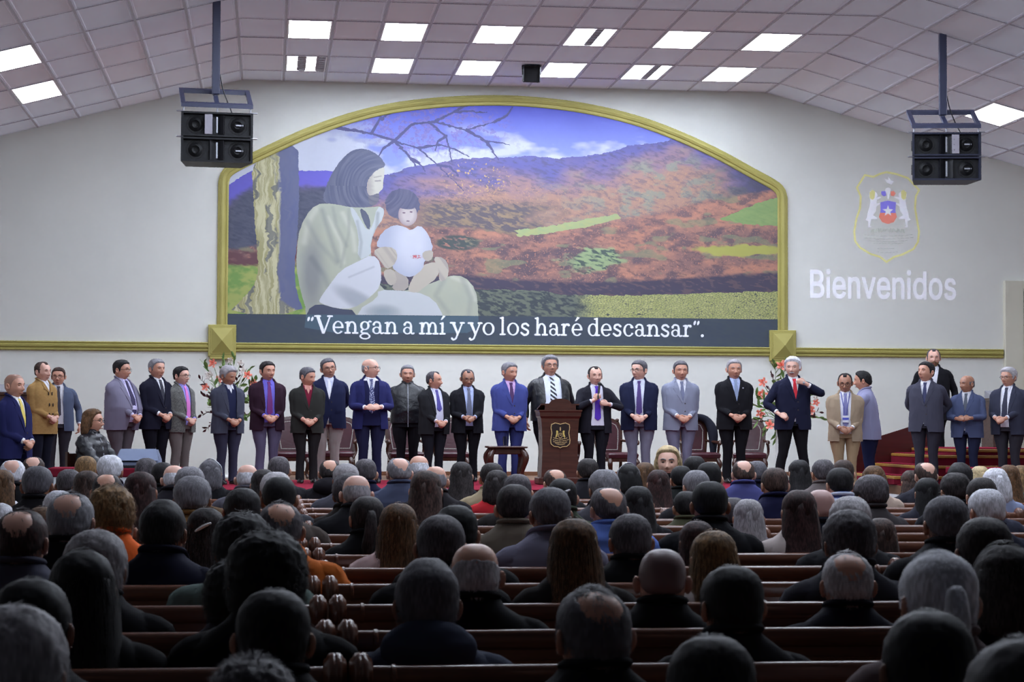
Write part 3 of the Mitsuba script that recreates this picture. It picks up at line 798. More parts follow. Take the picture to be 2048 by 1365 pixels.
add('crest_outline', flat_(shp.buffer(0.016).difference(shp.buffer(-0.016))), 'glow_yellow', pj, label='pale yellow outline of the crest')
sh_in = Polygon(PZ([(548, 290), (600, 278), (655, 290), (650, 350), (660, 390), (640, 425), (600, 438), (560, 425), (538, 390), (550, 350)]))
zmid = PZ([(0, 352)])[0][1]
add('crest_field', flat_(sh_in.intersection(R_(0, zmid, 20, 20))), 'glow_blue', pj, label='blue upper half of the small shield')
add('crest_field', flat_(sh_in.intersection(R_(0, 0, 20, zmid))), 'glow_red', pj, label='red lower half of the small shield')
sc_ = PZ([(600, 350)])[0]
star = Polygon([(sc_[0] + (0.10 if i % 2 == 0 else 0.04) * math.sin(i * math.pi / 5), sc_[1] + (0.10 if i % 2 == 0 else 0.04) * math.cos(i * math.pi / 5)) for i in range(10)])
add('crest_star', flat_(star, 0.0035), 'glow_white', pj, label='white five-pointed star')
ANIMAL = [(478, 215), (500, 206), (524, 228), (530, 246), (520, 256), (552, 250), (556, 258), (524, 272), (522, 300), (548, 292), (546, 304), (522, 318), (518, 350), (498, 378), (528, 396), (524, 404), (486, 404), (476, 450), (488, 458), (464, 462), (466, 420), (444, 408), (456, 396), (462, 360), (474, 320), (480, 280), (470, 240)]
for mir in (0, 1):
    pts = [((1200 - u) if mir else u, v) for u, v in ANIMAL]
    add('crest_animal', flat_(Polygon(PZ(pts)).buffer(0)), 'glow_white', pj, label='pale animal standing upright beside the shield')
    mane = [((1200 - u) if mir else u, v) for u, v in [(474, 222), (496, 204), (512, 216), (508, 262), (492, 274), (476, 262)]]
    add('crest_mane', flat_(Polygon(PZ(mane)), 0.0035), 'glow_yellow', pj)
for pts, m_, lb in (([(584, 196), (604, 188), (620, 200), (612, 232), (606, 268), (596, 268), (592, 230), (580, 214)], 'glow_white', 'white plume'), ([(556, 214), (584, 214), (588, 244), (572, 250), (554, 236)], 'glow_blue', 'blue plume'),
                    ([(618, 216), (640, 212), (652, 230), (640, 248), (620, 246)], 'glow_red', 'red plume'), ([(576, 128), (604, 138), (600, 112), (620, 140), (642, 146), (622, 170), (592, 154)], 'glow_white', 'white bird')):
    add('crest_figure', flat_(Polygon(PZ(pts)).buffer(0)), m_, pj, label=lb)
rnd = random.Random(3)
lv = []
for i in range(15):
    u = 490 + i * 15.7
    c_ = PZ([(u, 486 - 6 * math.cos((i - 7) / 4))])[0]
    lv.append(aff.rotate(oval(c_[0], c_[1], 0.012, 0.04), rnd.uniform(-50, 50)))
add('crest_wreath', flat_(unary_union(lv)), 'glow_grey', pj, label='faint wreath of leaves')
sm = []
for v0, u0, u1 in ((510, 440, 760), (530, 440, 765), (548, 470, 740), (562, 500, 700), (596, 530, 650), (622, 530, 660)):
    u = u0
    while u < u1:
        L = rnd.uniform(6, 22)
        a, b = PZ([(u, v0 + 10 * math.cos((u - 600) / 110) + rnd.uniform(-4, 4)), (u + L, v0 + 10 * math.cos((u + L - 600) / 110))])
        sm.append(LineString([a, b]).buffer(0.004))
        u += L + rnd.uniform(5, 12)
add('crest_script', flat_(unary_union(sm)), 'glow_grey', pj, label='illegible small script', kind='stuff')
# ------------------------------------------------------------------ hanging loudspeakers and the ceiling spotlight
M('speaker_black', (13, 14, 20), 0.5, 0.4)
M('speaker_side', (34, 37, 56), 0.5, 0.4)
M('rig_paint', (58, 62, 88), 0.4, 0.5)
M('cone', (9, 9, 13), 0.6)
M('bright_metal', (176, 178, 186), 0.3, 0.5, metallic=0.6)
M('panel_grey', (176, 172, 184), 0.55)


def speaker_rig(px_pole, yaw, Y, topz, label_c, plate_off, right_side):
    """Two line-array boxes under a frame on a pole. Built round the origin, front to -y, then turned and placed."""
    s = 0.0
    WD, HT, DP = 0.92, 0.318, 0.55
    c = at(*px_pole, Y)
    R = T().translate([float(c[0]), float(c[1]), float(c[2])]).rotate([0, 0, 1], yaw)

    def P(name, mesh, mat, par, **k):
        return add(name, mesh, mat, par, to=R, **k)
    rig = thing('speaker_hanger', f'blue-grey pole with a square frame hanging the {label_c} loudspeakers', 'speaker mount')
    P('pole', box(-0.05, 0.05, -0.05, 0.05, 0.24, topz - float(c[2]) + 0.1, 0.008), 'rig_paint', rig)
    w, d = WD / 2, DP
    fm_ = union(box(-w, w, -0.30, -0.245, 0.02, 0.07), box(-w, w, d - 0.355, d - 0.30, 0.02, 0.07), box(-w, -w + 0.055, -0.30, d - 0.30, 0.021, 0.069), box(w - 0.055, w, -0.30, d - 0.30, 0.021, 0.069), box(-0.028, 0.028, -0.30, d - 0.30, 0.0205, 0.0695))
    fm_.vertices = np.c_[fm_.vertices[:, :2], fm_.vertices[:, 2] + 0.52 * (fm_.vertices[:, 1] + 0.30)]
    P('frame', union(fm_, box(-0.022, 0.022, -0.022, 0.022, 0.18, 0.30)), 'rig_paint', rig)
    for x in (-w + 0.03, w - 0.03, 0.0):
        P('hanger_bolt', lathe([(0.010, -0.035), (0.010, 0.03)], 8, c=(x, -0.27, 0)), 'bright_metal', rig)
    P('cable', tube([(0.05, -0.02, 0.5), (0.09, -0.06, 0.30), (0.16, -0.1, 0.10), (0.2, -0.28, -0.06)], [0.008] * 4, 6), 'black_paint', rig)
    for b in range(2):
        z1 = -0.035 - b * (HT + 0.012)
        z0 = z1 - HT
        t = thing('loudspeaker', f'black two-cone loudspeaker box, {("upper", "lower")[b]} of the pair hanging {label_c}', 'loudspeaker')
        # cabinet: trapezoid in plan, front open as a shallow recess
        pl = Polygon([(-w, -0.30), (w, -0.30), (w - 0.10, d - 0.30), (-w + 0.10, d - 0.30)])
        m = plate(pl, HT, lambda v: v + np.array([0, 0, z0]))
        m = diff(m, box(-w + 0.03, w - 0.03, -0.31, -0.22, z0 + 0.025, z1 - 0.025))
        P('cabinet', m, 'speaker_side' if right_side else 'speaker_black', t)
        for bx_ in ((-w + 0.031, -0.10), (0.10, w - 0.031)):
            P('baffle', box(bx_[0], bx_[1], -0.235, -0.222, z0 + 0.026, z1 - 0.026), 'speaker_black', t)
        for x in (-0.27, 0.27):
            P('speaker_cone', lathe([(0.12, 0.0), (0.128, 0.012), (0.115, 0.016), (0.105, 0.008), (0.05, -0.03), (0.045, -0.012), (0.02, 0.0)], 24, 'y', (x, -0.238, (z0 + z1) / 2)), 'cone', t, smooth=40)
        P('cone_cap', box(0.24, 0.34, -0.262, -0.25, (z0 + z1) / 2 - 0.012, (z0 + z1) / 2 + 0.012, 0.004), 'bright_metal', t, label='bright bar on the right cone')
        P('horn', loft([[(x_, -0.23 + q, z) for x_, z in ((-h_, z0 + 0.03), (h_, z0 + 0.03), (h_, z1 - 0.03), (-h_, z1 - 0.03))] for h_, q in ((0.012, 0.0), (0.085, -0.05), (0.09, -0.05), (0.09, 0.004))]), 'speaker_black', t)
        P('horn_slot', box(-0.012, 0.012, -0.285, -0.279, z0 + 0.05, z1 - 0.06, 0.003), 'bright_metal', t)
        if b == 0:
            P('amplifier_plate', box(plate_off - 0.05, plate_off + 0.05, -0.305, -0.292, z0 + 0.03, z1 - 0.03, 0.003), 'panel_grey', t, label='grey control plate')
            for q in range(4):
                P('plate_screw', lathe([(0.008, 0), (0.006, 0.006)], 8, 'y', (plate_off - 0.02, -0.305, z0 + 0.08 + q * 0.07)), 'cone', t)
        for sx in (-1, 1):
            P('rigging_pin', tube([(sx * (w - 0.02), -0.28, z1 + 0.002), (sx * (w + 0.05), -0.28, z1 + 0.002)], [0.011, 0.011], 8), 'bright_metal', t)
            P('side_handle', box(sx * (w - 0.075) - 0.03, sx * (w - 0.075) + 0.03, 0.0, 0.12, z0 + 0.12, z0 + 0.26, 0.006), 'cone', t)


def slope_z(x):
    return CEIL_Z - (SLOPE * max(0, x - FLAT1, FLAT0 - x))


Y_SP = 26.2
for px_pole, yaw, lb, off, rs in (((431, 226), 6.0, 'on the left', -0.11, False), ((1886, 266), -10.0, 'on the right', 0.12, True)):
    c = at(*px_pole, Y_SP)
    speaker_rig(px_pole, yaw, Y_SP, slope_z(c[0]), lb, off, rs)

sp = thing('floodlight', 'small black floodlight on a bracket under the ceiling above the mural', 'floodlight')
fc = at(1063, 148, 30.6)
F_ = T().translate(fc.tolist()).rotate([1, 0, 0], 12)
add('housing', diff(box(-0.135, 0.135, -0.05, 0.08, -0.13, 0.13, 0.012), box(-0.115, 0.115, -0.06, -0.03, -0.11, 0.11)), 'speaker_black', sp, to=F_)
add('lens', box(-0.114, 0.114, -0.032, -0.024, -0.109, 0.109), 'cone', sp, to=F_)
add('visor', box(-0.135, 0.135, -0.09, -0.05, 0.115, 0.13, 0.003), 'speaker_black', sp, to=F_)
hz = CEIL_Z - fc[2] + 0.02
add('bracket', union(tube([(-0.14, 0.02, 0.0), (-0.14, 0.02, hz - 0.02)], [0.012, 0.012], 6), tube([(0.14, 0.02, 0.0), (0.14, 0.02, hz - 0.02)], [0.012, 0.012], 6), tube([(-0.14, 0.02, hz - 0.02), (0.14, 0.02, hz - 0.02)], [0.012, 0.012], 6)), 'black_paint', sp, to=T().translate(fc.tolist()))

# ------------------------------------------------------------------ lectern with crest plate
SZ = STAGE_Z
LY = 27.6
lc = at(1116, 967, LY)
LX = float(lc[0])
le = thing('lectern', 'dark wooden lectern with a gold-lined crest plate on its front', 'lectern')
pxm = pix((LX, LY, SZ))[2]
u = 1 / pxm           # metres per photograph pixel at the lectern
H_top, H_sh = 150 * u, 133 * u
body = loft([[(x * w_, LY + y * d_, z) for x, y in ((-1, -1), (1, -1), (1, 1), (-1, 1))] for w_, d_, z in ((0.262, 0.20, SZ + 0.09), (0.245, 0.19, SZ + 0.45), (0.252, 0.19, SZ + 0.75), (0.268, 0.20, SZ + 0.93))])
body.vertices[:, 0] += LX
add('body', body, 'wood', le)
add('plinth', box(LX - 0.30, LX + 0.30, LY - 0.235, LY + 0.235, SZ + 0.001, SZ + 0.10, 0.012), 'wood', le)
add('cornice', loft([[(LX + x * w_, LY + y * d_, z) for x, y in ((-1, -1), (1, -1), (1, 1), (-1, 1))] for w_, d_, z in ((0.268, 0.20, SZ + 0.915), (0.285, 0.22, SZ + 0.945), (0.29, 0.225, SZ + 1.0), (0.302, 0.235, SZ + 1.015), (0.302, 0.235, SZ + 1.035))]), 'wood', le)
crown = Polygon([(-0.215, 0), (0.215, 0), (0.215, 0.065), (0.155, 0.065), (0.15, 0.10)] + [(0.14 * math.cos(a), 0.105 + 0.05 * math.sin(a)) for a in np.linspace(0, math.pi, 14)] + [(-0.15, 0.10), (-0.155, 0.065), (-0.215, 0.065)])
add('crown_board', plate(crown, 0.03, lambda v: np.c_[LX + v[:, 0], LY - 0.22 + v[:, 2], SZ + 1.034 + v[:, 1]]), 'wood', le)
add('reading_board', loft([[(LX - 0.27, LY - 0.18, SZ + 1.10), (LX + 0.27, LY - 0.18, SZ + 1.10), (LX + 0.27, LY + 0.22, SZ + 1.036), (LX - 0.27, LY + 0.22, SZ + 1.036)], [(LX - 0.27, LY - 0.18, SZ + 1.12), (LX + 0.27, LY - 0.18, SZ + 1.12), (LX + 0.27, LY + 0.22, SZ + 1.056), (LX - 0.27, LY + 0.22, SZ + 1.056)]]), 'wood', le)
add('centre_seam', box(LX - 0.004, LX + 0.004, LY - 0.196, LY - 0.188, SZ + 0.10, SZ + 0.50), 'dark_wood', le)
M('plaque', (34, 22, 20), 0.4)
M('gold_line', (196, 168, 120), 0.35, 0.5, metallic=0.3)
fy = LY - 0.204
crest = [(-0.07, 0.19), (0.0, 0.17), (0.07, 0.19), (0.125, 0.165), (0.13, 0.12), (0.118, 0.05), (0.135, -0.05), (0.13, -0.10), (0.09, -0.135), (0.03, -0.14), (0, -0.155), (-0.03, -0.14), (-0.09, -0.135), (-0.13, -0.10), (-0.135, -0.05), (-0.118, 0.05), (-0.13, 0.12), (-0.125, 0.165)]
cp = Polygon(crest)
onl = lambda off: (lambda v: np.c_[LX + v[:, 0], fy - off - v[:, 2], SZ + 0.665 + v[:, 1]])
add('crest_plate', plate(cp, 0.010, onl(-0.004)), 'plaque', le, label='dark shield-shaped plate')
add('crest_rim', plate(cp.buffer(0.006).difference(cp.buffer(-0.006)), 0.006, onl(0.003)), 'gold_line', le, label='gold rim of the plate')
k_ = 0.13 / 225
AN = [((u_ - 600) * k_, (352 - v_) * k_ + 0.03) for u_, v_ in ANIMAL]
for s_ in (1, -1):
    add('crest_animal', plate(Polygon([(s_ * x * 0.8, y * 0.75) for x, y in AN]).buffer(0), 0.004, onl(0.006)), M('gold_bright', (214, 190, 110), 0.35, 0.5, metallic=0.3), le)
add('crest_shield', plate(ringo(0, 0.015, 0.03, 0.036, 0.008, 0.008), 0.004, onl(0.006)), 'gold_line', le)
add('crest_star', plate(aff.scale(aff.translate(star, -sc_[0], -sc_[1]), 0.14, 0.14).buffer(0), 0.004, onl(0.006)) if False else plate(Polygon([((0.014 if i % 2 == 0 else 0.006) * math.sin(i * math.pi / 5), 0.02 + (0.014 if i % 2 == 0 else 0.006) * math.cos(i * math.pi / 5)) for i in range(10)]), 0.004, onl(0.006)), 'gold_line', le)
add('crest_plume', plate(oval(0, 0.105, 0.010, 0.028), 0.004, onl(0.006)), 'gold_line', le)
rnd = random.Random(8)
for j, (z_, w_) in enumerate(((-0.035, 0.098), (-0.062, 0.105), (-0.088, 0.098), (-0.112, 0.07))):
    x, segs = -w_, []
    while x < w_:
        L = rnd.uniform(0.006, 0.016)
        segs.append(R_(x, z_ - 0.006 + 0.02 * (x / w_) ** 2, x + L, z_ + 0.006 + 0.02 * (x / w_) ** 2))
        x += L + 0.005
    add('crest_script', plate(unary_union(segs), 0.003, onl(0.006)), 'gold_line', le, kind='stuff')

# ------------------------------------------------------------------ armchairs with carved frames
M('burgundy', None, 0.38, 0.5, tex=proc(lambda p, n, uv: mix(lin((70, 26, 36)), lin((48, 17, 26)), fbm(p.x * 6, p.y * 6, p.z * 6))), bump=proc(lambda p, n, uv: fbm(p.x * 40, p.y * 40, p.z * 40)), bscale=0.002)
M('pale_trim', (150, 146, 140), 0.5)


def chair_parts():
    d = {}
    back = Polygon([(-0.2, 0.50), (-0.235, 0.75), (-0.25, 0.95), (-0.20, 1.08), (-0.10, 1.13), (0, 1.145), (0.10, 1.13), (0.20, 1.08), (0.25, 0.95), (0.235, 0.75), (0.2, 0.50)])
    tilt = lambda v: np.c_[v[:, 0], 0.22 + v[:, 2] + 0.16 * (v[:, 1] - 0.45), v[:, 1]]
    d['back_frame'] = ('dark_wood', plate(back.buffer(0.03).difference(back.buffer(-0.03)), 0.05, tilt))
    pad = back.buffer(-0.025)
    m = plate(pad, 0.035, lambda v: tilt(v + np.array([0, 0, -0.005])))
    d['backrest'] = ('burgundy', m)
    for s in (-1, 1):
        pass
    d['piping'] = ('pale_trim', plate(back.buffer(-0.055).difference(back.buffer(-0.068)), 0.006, lambda v: tilt(v + np.array([0, 0, -0.010]))))
    rr = []
    for z, e in ((0.40, 0.0), (0.41, 0.012), (0.47, 0.018), (0.50, 0.0), (0.515, -0.05)):
        rr.append([((0.27 + e) * sx, y, z) for sx, y in ((-1, -0.26 - e), (-0.55, -0.30 - e), (0.55, -0.30 - e), (1, -0.26 - e), (0.85, 0.24 + e), (-0.85, 0.24 + e))])
    d['seat'] = ('burgundy', loft(rr))
    d['seat_rail'] = ('dark_wood', loft([[(0.275 * sx, y, z) for sx, y in ((-1, -0.26), (-0.55, -0.30), (0.55, -0.30), (1, -0.26), (0.85, 0.24), (-0.85, 0.24))] for z in (0.335, 0.405)]))
    for i, s in enumerate((-1, 1)):
        d[f'leg{i}'] = ('dark_wood', tube([(s * 0.24, -0.25, 0.38), (s * 0.265, -0.29, 0.28), (s * 0.235, -0.26, 0.12), (s * 0.25, -0.285, 0.03)], [0.042, 0.045, 0.026, 0.026], 8))
        d[f'leg{i + 2}'] = ('dark_wood', tube([(s * 0.21, 0.22, 0.40), (s * 0.215, 0.25, 0.2), (s * 0.22, 0.31, 0.026)], [0.03, 0.026, 0.024], 8))
        d[f'armrest{i}'] = ('dark_wood', tube([(s * 0.235, 0.30, 0.74), (s * 0.29, 0.12, 0.72), (s * 0.315, -0.08, 0.70), (s * 0.31, -0.19, 0.715), (s * 0.30, -0.22, 0.68)], [0.022, 0.026, 0.032, 0.034, 0.03], 8))
        d[f'arm_support{i}'] = ('dark_wood', tube([(s * 0.27, -0.16, 0.38), (s * 0.315, -0.10, 0.52), (s * 0.305, -0.16, 0.69)], [0.026, 0.022, 0.026], 8))
        d[f'finial{i}'] = ('dark_wood', lathe([(0.02, 0), (0.035, 0.02), (0.03, 0.045), (0.012, 0.06)], 10, c=(s * 0.20, 0.34, 1.10)))
    return d


CH = {k_: (m_, ply(me, None, 35)) for k_, (m_, me) in chair_parts().items()}
CHAIRS = [((582, 30.4, 4), 'carved armchair behind the men in the maroon and charcoal blazers'), ((678, 31.1, -12), 'carved armchair behind the man in khaki-white trousers'), ((808, 30.6, 8), 'carved armchair behind the man in the zipped black leather jacket'),
          ((905, 30.8, -6), 'carved armchair between the two black suits beside the side table'), ((1117, 28.75, 0), 'carved armchair directly behind the lectern'), ((1232, 30.3, 18), 'burgundy armchair right of the man with the microphone'),
          ((1398, 30.5, 10), 'burgundy armchair behind the pale grey suit with a dark jacket on it'), ((1500, 30.6, -14), 'burgundy armchair right of the black suit with a lapel pin')]
for (px, Y, rot), lb in CHAIRS:
    x = float(at(px, 950, Y)[0])
    t = thing('armchair', lb, 'armchair', 'carved burgundy leather armchairs on the stage')
    R = T().translate([x, Y, SZ]).rotate([0, 0, 1], rot).scale([0.9, 0.9, 0.80])
    for nm, (mt, pd) in CH.items():
        add(nm.rstrip('0123456789'), pd, mt, t, to=R)
# jacket left on one chair
jx = float(at(1400, 900, 30.5)[0])
M('navy_cloth', (26, 27, 38), 0.9, 0.2)
jm = tube([(-0.14, 0.24, 0.70), (-0.18, 0.25, 0.82), (-0.1, 0.29, 0.93), (0.06, 0.30, 0.96), (0.2, 0.28, 0.90), (0.27, 0.22, 0.72), (0.26, 0.18, 0.42)], [0.03, 0.05, 0.05, 0.05, 0.06, 0.08, 0.05], 10)
k = add('draped_jacket', jm, 'navy_cloth', smooth=60, to=T().translate([jx + 0.02, 30.44, SZ]).rotate([0, 0, 1], 10))
tag(k, 'dark jacket draped over the armchair behind the pale grey suit', 'jacket')

# ------------------------------------------------------------------ side table with a glass of water
ty = 27.3
tx = float(at(1012, 893, ty)[0])
tz = float(at(1012, 893, ty)[2])
st = thing('side_table', 'small dark side table with cabriole legs left of the lectern', 'table')
w = 0.265
add('table_top', loft([[(tx + x * e, ty + y * e, z) for x, y in ((-1, -1), (1, -1), (1, 1), (-1, 1))] for e, z in ((w - 0.02, tz - 0.028), (w, tz - 0.02), (w, tz - 0.006), (w - 0.008, tz))]), 'dark_wood', st)
add('apron', box(tx - w + 0.05, tx + w - 0.05, ty - w + 0.05, ty + w - 0.05, tz - 0.11, tz - 0.027, 0.01), 'dark_wood', st)
for sx in (-1, 1):
    for sy in (-1, 1):
        h = tz - 0.1 - SZ
        add('leg', tube([(tx + sx * 0.20, ty + sy * 0.2, tz - 0.05), (tx + sx * 0.245, ty + sy * 0.245, tz - 0.16), (tx + sx * 0.20, ty + sy * 0.20, SZ + 0.16), (tx + sx * 0.235, ty + sy * 0.235, SZ + 0.033)], [0.04, 0.045, 0.024, 0.03], 8), 'dark_wood', st, smooth=50)
scene['mat_glass'] = {'type': 'dielectric', 'int_ior': 1.5}
gl = add('drinking_glass', lathe([(0.024, 0.0), (0.028, 0.004), (0.033, 0.135), (0.0305, 0.135), (0.0265, 0.012), (0.001, 0.010)], 20, c=(tx - 0.015, ty - 0.02, tz + 0.001)), 'glass', smooth=40)
tag(gl, 'clear tall drinking glass standing on the side table', 'glass')
k = add('drinking_glass__tumbler', lathe([(0.030, 0.001), (0.036, 0.004), (0.037, 0.062), (0.0345, 0.062), (0.033, 0.010), (0.001, 0.009)], 20, c=(tx - 0.015, ty - 0.02, tz + 0.0)), 'glass', smooth=40) if False else None

# ------------------------------------------------------------------ monitor wedge on a carpeted box, left; steps and cabinets at both ends
bx0, bx1 = float(at(98, 938, 23.0)[0]), float(at(272, 938, 23.0)[0])
bz = float(at(180, 937, 23.0)[2])
cb = thing('carpeted_parapet', 'white-fronted parapet with a red carpet top in front of the stage, left end', 'parapet')
add('platform_body', box(bx0, bx1, 23.0, 23.7, 0.001, bz - 0.10), M('white_front', (196, 200, 206), 0.6), cb)
add('carpet_top', box(bx0 - 0.02, bx1 + 0.5, 22.98, 23.72, bz - 0.10, bz, 0.012), 'carpet', cb)
mw = thing('stage_monitor', 'grey wedge monitor loudspeaker on the red carpeted platform', 'loudspeaker')
a_, b_ = at(228, 930, 23.1), at(322, 930, 23.1)
x0, x1, z0 = float(a_[0]), float(b_[0]), bz + 0.001
M('monitor_grey', (92, 100, 122), 0.55)
wedge = Polygon([(0, 0), (0.46, 0), (0.46, 0.20), (0.30, 0.30), (0.06, 0.11)])


def wedge_mesh(x0, x1, y, z):
    rings = []
    for x, e in ((x0, 0.0), (x0 + 0.05, 0.0), (x1 - 0.05, 0.0), (x1, 0.0)):
        rings.append([(x, y + p_[0], z + p_[1] * 0.80) for p_ in ((0, 0), (0.0, 0.07), (0.20, 0.255), (0.45, 0.255), (0.45, 0))])
    return loft(rings)


m = wedge_mesh(x0, x1, 23.05, z0)
v = m.vertices
top = v[:, 2] > z0 + 0.15
cxm = (x0 + x1) / 2
v[top, 0] = cxm + (v[top, 0] - cxm) * 0.80
m.vertices = v
add('cabinet', m, 'monitor_grey', mw)
gm = loft([[(cxm + s_ * (x1 - x0) / 2 * q, 23.05 + yy, z0 + zz) for s_, q, yy, zz in ((-1, 0.90, 0.0 - dd, 0.085), (1, 0.90, 0.0 - dd, 0.085), (1, 0.76, 0.20 - dd, 0.215), (-1, 0.76, 0.20 - dd, 0.215))] for dd in (0.012, 0.0)])
add('grille', gm, M('grille_grey', (104, 114, 140), 0.6), mw)
add('foot_strip', box(x0 + 0.01, x1 - 0.01, 23.04, 23.053, z0, z0 + 0.03), 'black_paint', mw)

# stair to the side platform at the right end
sb = thing('stage_stair', 'red carpeted stair with gold nosings and a maroon side board at the right end', 'stairs')
SY0, SY1 = 27.6, 29.6
sx0 = float(at(1788, 940, SY0)[0])
side = [at(1787, 893.5, SY0), at(1829, 880, SY0), at(1905, 856, SY0), at(1960, 845, SY0)]
pts = [(sx0, SZ + 0.002)] + [(float(q[0]), float(q[2])) for q in side] + [(float(side[-1][0]), SZ + 0.002)]
add('side_board', plate(Polygon(pts), 0.05, lambda v: np.c_[v[:, 0], SY1 + v[:, 2], v[:, 1]]), 'maroon_wood', sb)
nst = [(1788, 1832, 953), (1830, 1870, 932), (1868, 1915, 911), (1912, 1960, 899)]
for i, (pa, pb, py) in enumerate(nst):
    xa, xb, zt = float(at(pa, py, SY0)[0]), float(at(pb, py, SY0)[0]), float(at(pa, py, SY0)[2])
    zt = min(zt, SZ + 0.6)
    xe = float(at(2075, 900, SY0)[0])
    add('step', box(xa + 0.004, xe, SY0 + 0.02, SY1 - 0.002, SZ + 0.002 if i == 0 else zprev + 0.001, zt - 0.045), 'carpet', sb)
    add('nosing', box(xa, xe, SY0, SY1 - 0.002, zt - 0.044, zt, 0.008), 'gold_edge', sb)
    add('step_carpet', box(xa + 0.05, xe - 0.01, SY0 + 0.05, SY1 - 0.004, zt + 0.0005, zt + 0.012, 0.003), 'carpet', sb)
    zprev = zt
STEP_TOP = zprev + 0.012
rb = thing('carpeted_platform', 'low red carpeted block in front of the men at the right end', 'platform')
rx0, rx1 = float(at(1930, 938, 25.6)[0]), float(at(2060, 938, 25.6)[0])
add('platform_body', box(rx0, rx1, 25.6, 26.3, STAGE_Z + 0.001, float(at(1990, 950, 25.6)[2])), 'maroon_wood', rb)
add('carpet_top', box(rx0 - 0.02, rx1, 25.58, 26.32, float(at(1990, 950, 25.6)[2]), float(at(1990, 937, 25.6)[2]), 0.012), 'carpet', rb)
# wooden cabinets standing at the wall behind both ends
for nm, (pa, pb, py, Y), lb in (('r', (1972, 2004, 797, 31.9), 'brown wooden pulpit cabinet at the wall behind the men on the right'), ('l', (-40, 62, 785, 31.9), 'brown wooden pulpit cabinet at the wall behind the camel coat')):
    xa, xb, zt = float(at(pa, py, Y)[0]), float(at(pb, py, Y)[0]), float(at(pa, py, Y)[2])
    t = thing('pulpit_cabinet', lb, 'cabinet')
    add('cabinet_body', box(xa + 0.03, xb - 0.03, Y - 0.24, Y + 0.3, SZ + 0.002, zt - 0.05), 'wood', t)
    add('cabinet_top', box(xa, xb, Y - 0.28, Y + 0.34, zt - 0.05, zt, 0.01), 'dark_wood', t)
    add('front_panel', box(xa + 0.08, xb - 0.08, Y - 0.252, Y - 0.239, SZ + 0.3, zt - 0.15, 0.005), 'wood', t)
    add('book_rest', loft([[(xa + 0.05, Y - 0.2, zt + 0.001), (xb - 0.05, Y - 0.2, zt + 0.001), (xb - 0.05, Y + 0.2, zt + 0.001), (xa + 0.05, Y + 0.2, zt + 0.001)], [(xa + 0.05, Y - 0.2, zt + 0.02), (xb - 0.05, Y - 0.2, zt + 0.02), (xb - 0.05, Y + 0.2, zt + 0.13), (xa + 0.05, Y + 0.2, zt + 0.13)]]), M('pale_rest', (150, 150, 158), 0.6), t)
# ------------------------------------------------------------------ people: heads, hair, hands, clothes
_ICO = {}


def ico(sub):
    if sub not in _ICO:
        m = trimesh.creation.icosphere(subdivisions=sub)
        _ICO[sub] = (np.array(m.vertices), np.array(m.faces))
    return _ICO[sub]


def g2(x, z, cx, cz, sx, sz):
    return np.exp(-((x - cx) / sx) ** 2 - ((z - cz) / sz) ** 2)


def head_pts(d, female=False, fat=0.0, face=True):
    """Points of the head's skin for unit directions d. Face towards -y, chin at z = -0.115, crown at +0.118."""
    p_ = 2.0 + 0.45 * sstep(-0.1, 0.5, d[:, 2])
    d = d / ((np.abs(d) ** p_[:, None]).sum(1) ** (1 / p_))[:, None]
    x, y, z = d[:, 0] * 0.074, d[:, 1] * 0.094, d[:, 2] * 0.114
    x = np.sign(d[:, 0]) * np.abs(d[:, 0]) ** 0.92 * 0.077
    low = sstep(0.0, -0.115, z)
    front = sstep(0.02, -0.06, y)
    x = x * (1 - (0.30 - 0.5 * fat) * low * (0.45 + 0.55 * front))
    y = np.where(y > 0, y * (1.06 - 0.40 * sstep(-0.01, -0.10, z)), y)
    y = y + 0.006 * sstep(0.0, 0.1, z) * (y > 0)
    y = np.where(y < 0, y * (1 - 0.10 * sstep(0.03, 0.10, z)), y)
    x = x * (1 + 0.05 * sstep(0.0, 0.08, z) * sstep(-0.02, 0.05, y))
    if face:
        f = sstep(-0.02, -0.06, y)
        b = 0.0
        b = b + 0.021 * g2(x, z, 0, -0.030, 0.0125, 0.014) + 0.014 * g2(x, z, 0, -0.012, 0.010, 0.022) + 0.007 * g2(np.abs(x), z, 0.012, -0.034, 0.008, 0.009)
        b = b - 0.009 * g2(np.abs(x), z, 0.031, 0.006, 0.017, 0.012) + 0.004 * g2(np.abs(x), z, 0.030, 0.027, 0.026, 0.009)
        b = b + 0.004 * g2(np.abs(x), z, 0.042, -0.028, 0.018, 0.018)
        b = b + 0.006 * g2(x, z, 0, -0.060, 0.024, 0.007) + 0.006 * g2(x, z, 0, -0.073, 0.020, 0.007) - 0.004 * g2(x, z, 0, -0.0665, 0.022, 0.0035)
        b = b - 0.003 * g2(x, z, 0, -0.084, 0.022, 0.006) + 0.008 * g2(x, z, 0, -0.101, 0.020, 0.013)
        y = y - f * b
    s = 0.95 if female else 1.0
    return np.c_[x, y, z] * s


def warp_front(d, k=0.42):
    w = d + np.array([0, -k, 0])
    return w / np.linalg.norm(w, axis=1, keepdims=True)


def ear(s, n=14):
    """A shell-like ear: flattened, dished in the middle."""
    rings = []
    for r, o in ((0.55, -0.006), (1.0, 0.0), (1.05, 0.007), (0.82, 0.011), (0.55, 0.004), (0.2, 0.002)):
        a = np.arange(n) * 2 * np.pi / n
        yy, zz = 0.017 * r * np.cos(a) + 0.004 * np.sin(a), 0.031 * r * np.sin(a) * (1 - 0.15 * (np.sin(a) < 0))
        rings.append(np.c_[s * (0.077 + 1.2 * o + 0.55 * np.maximum(yy, 0)), 0.012 + yy, -0.004 + zz])
    return loft(rings)


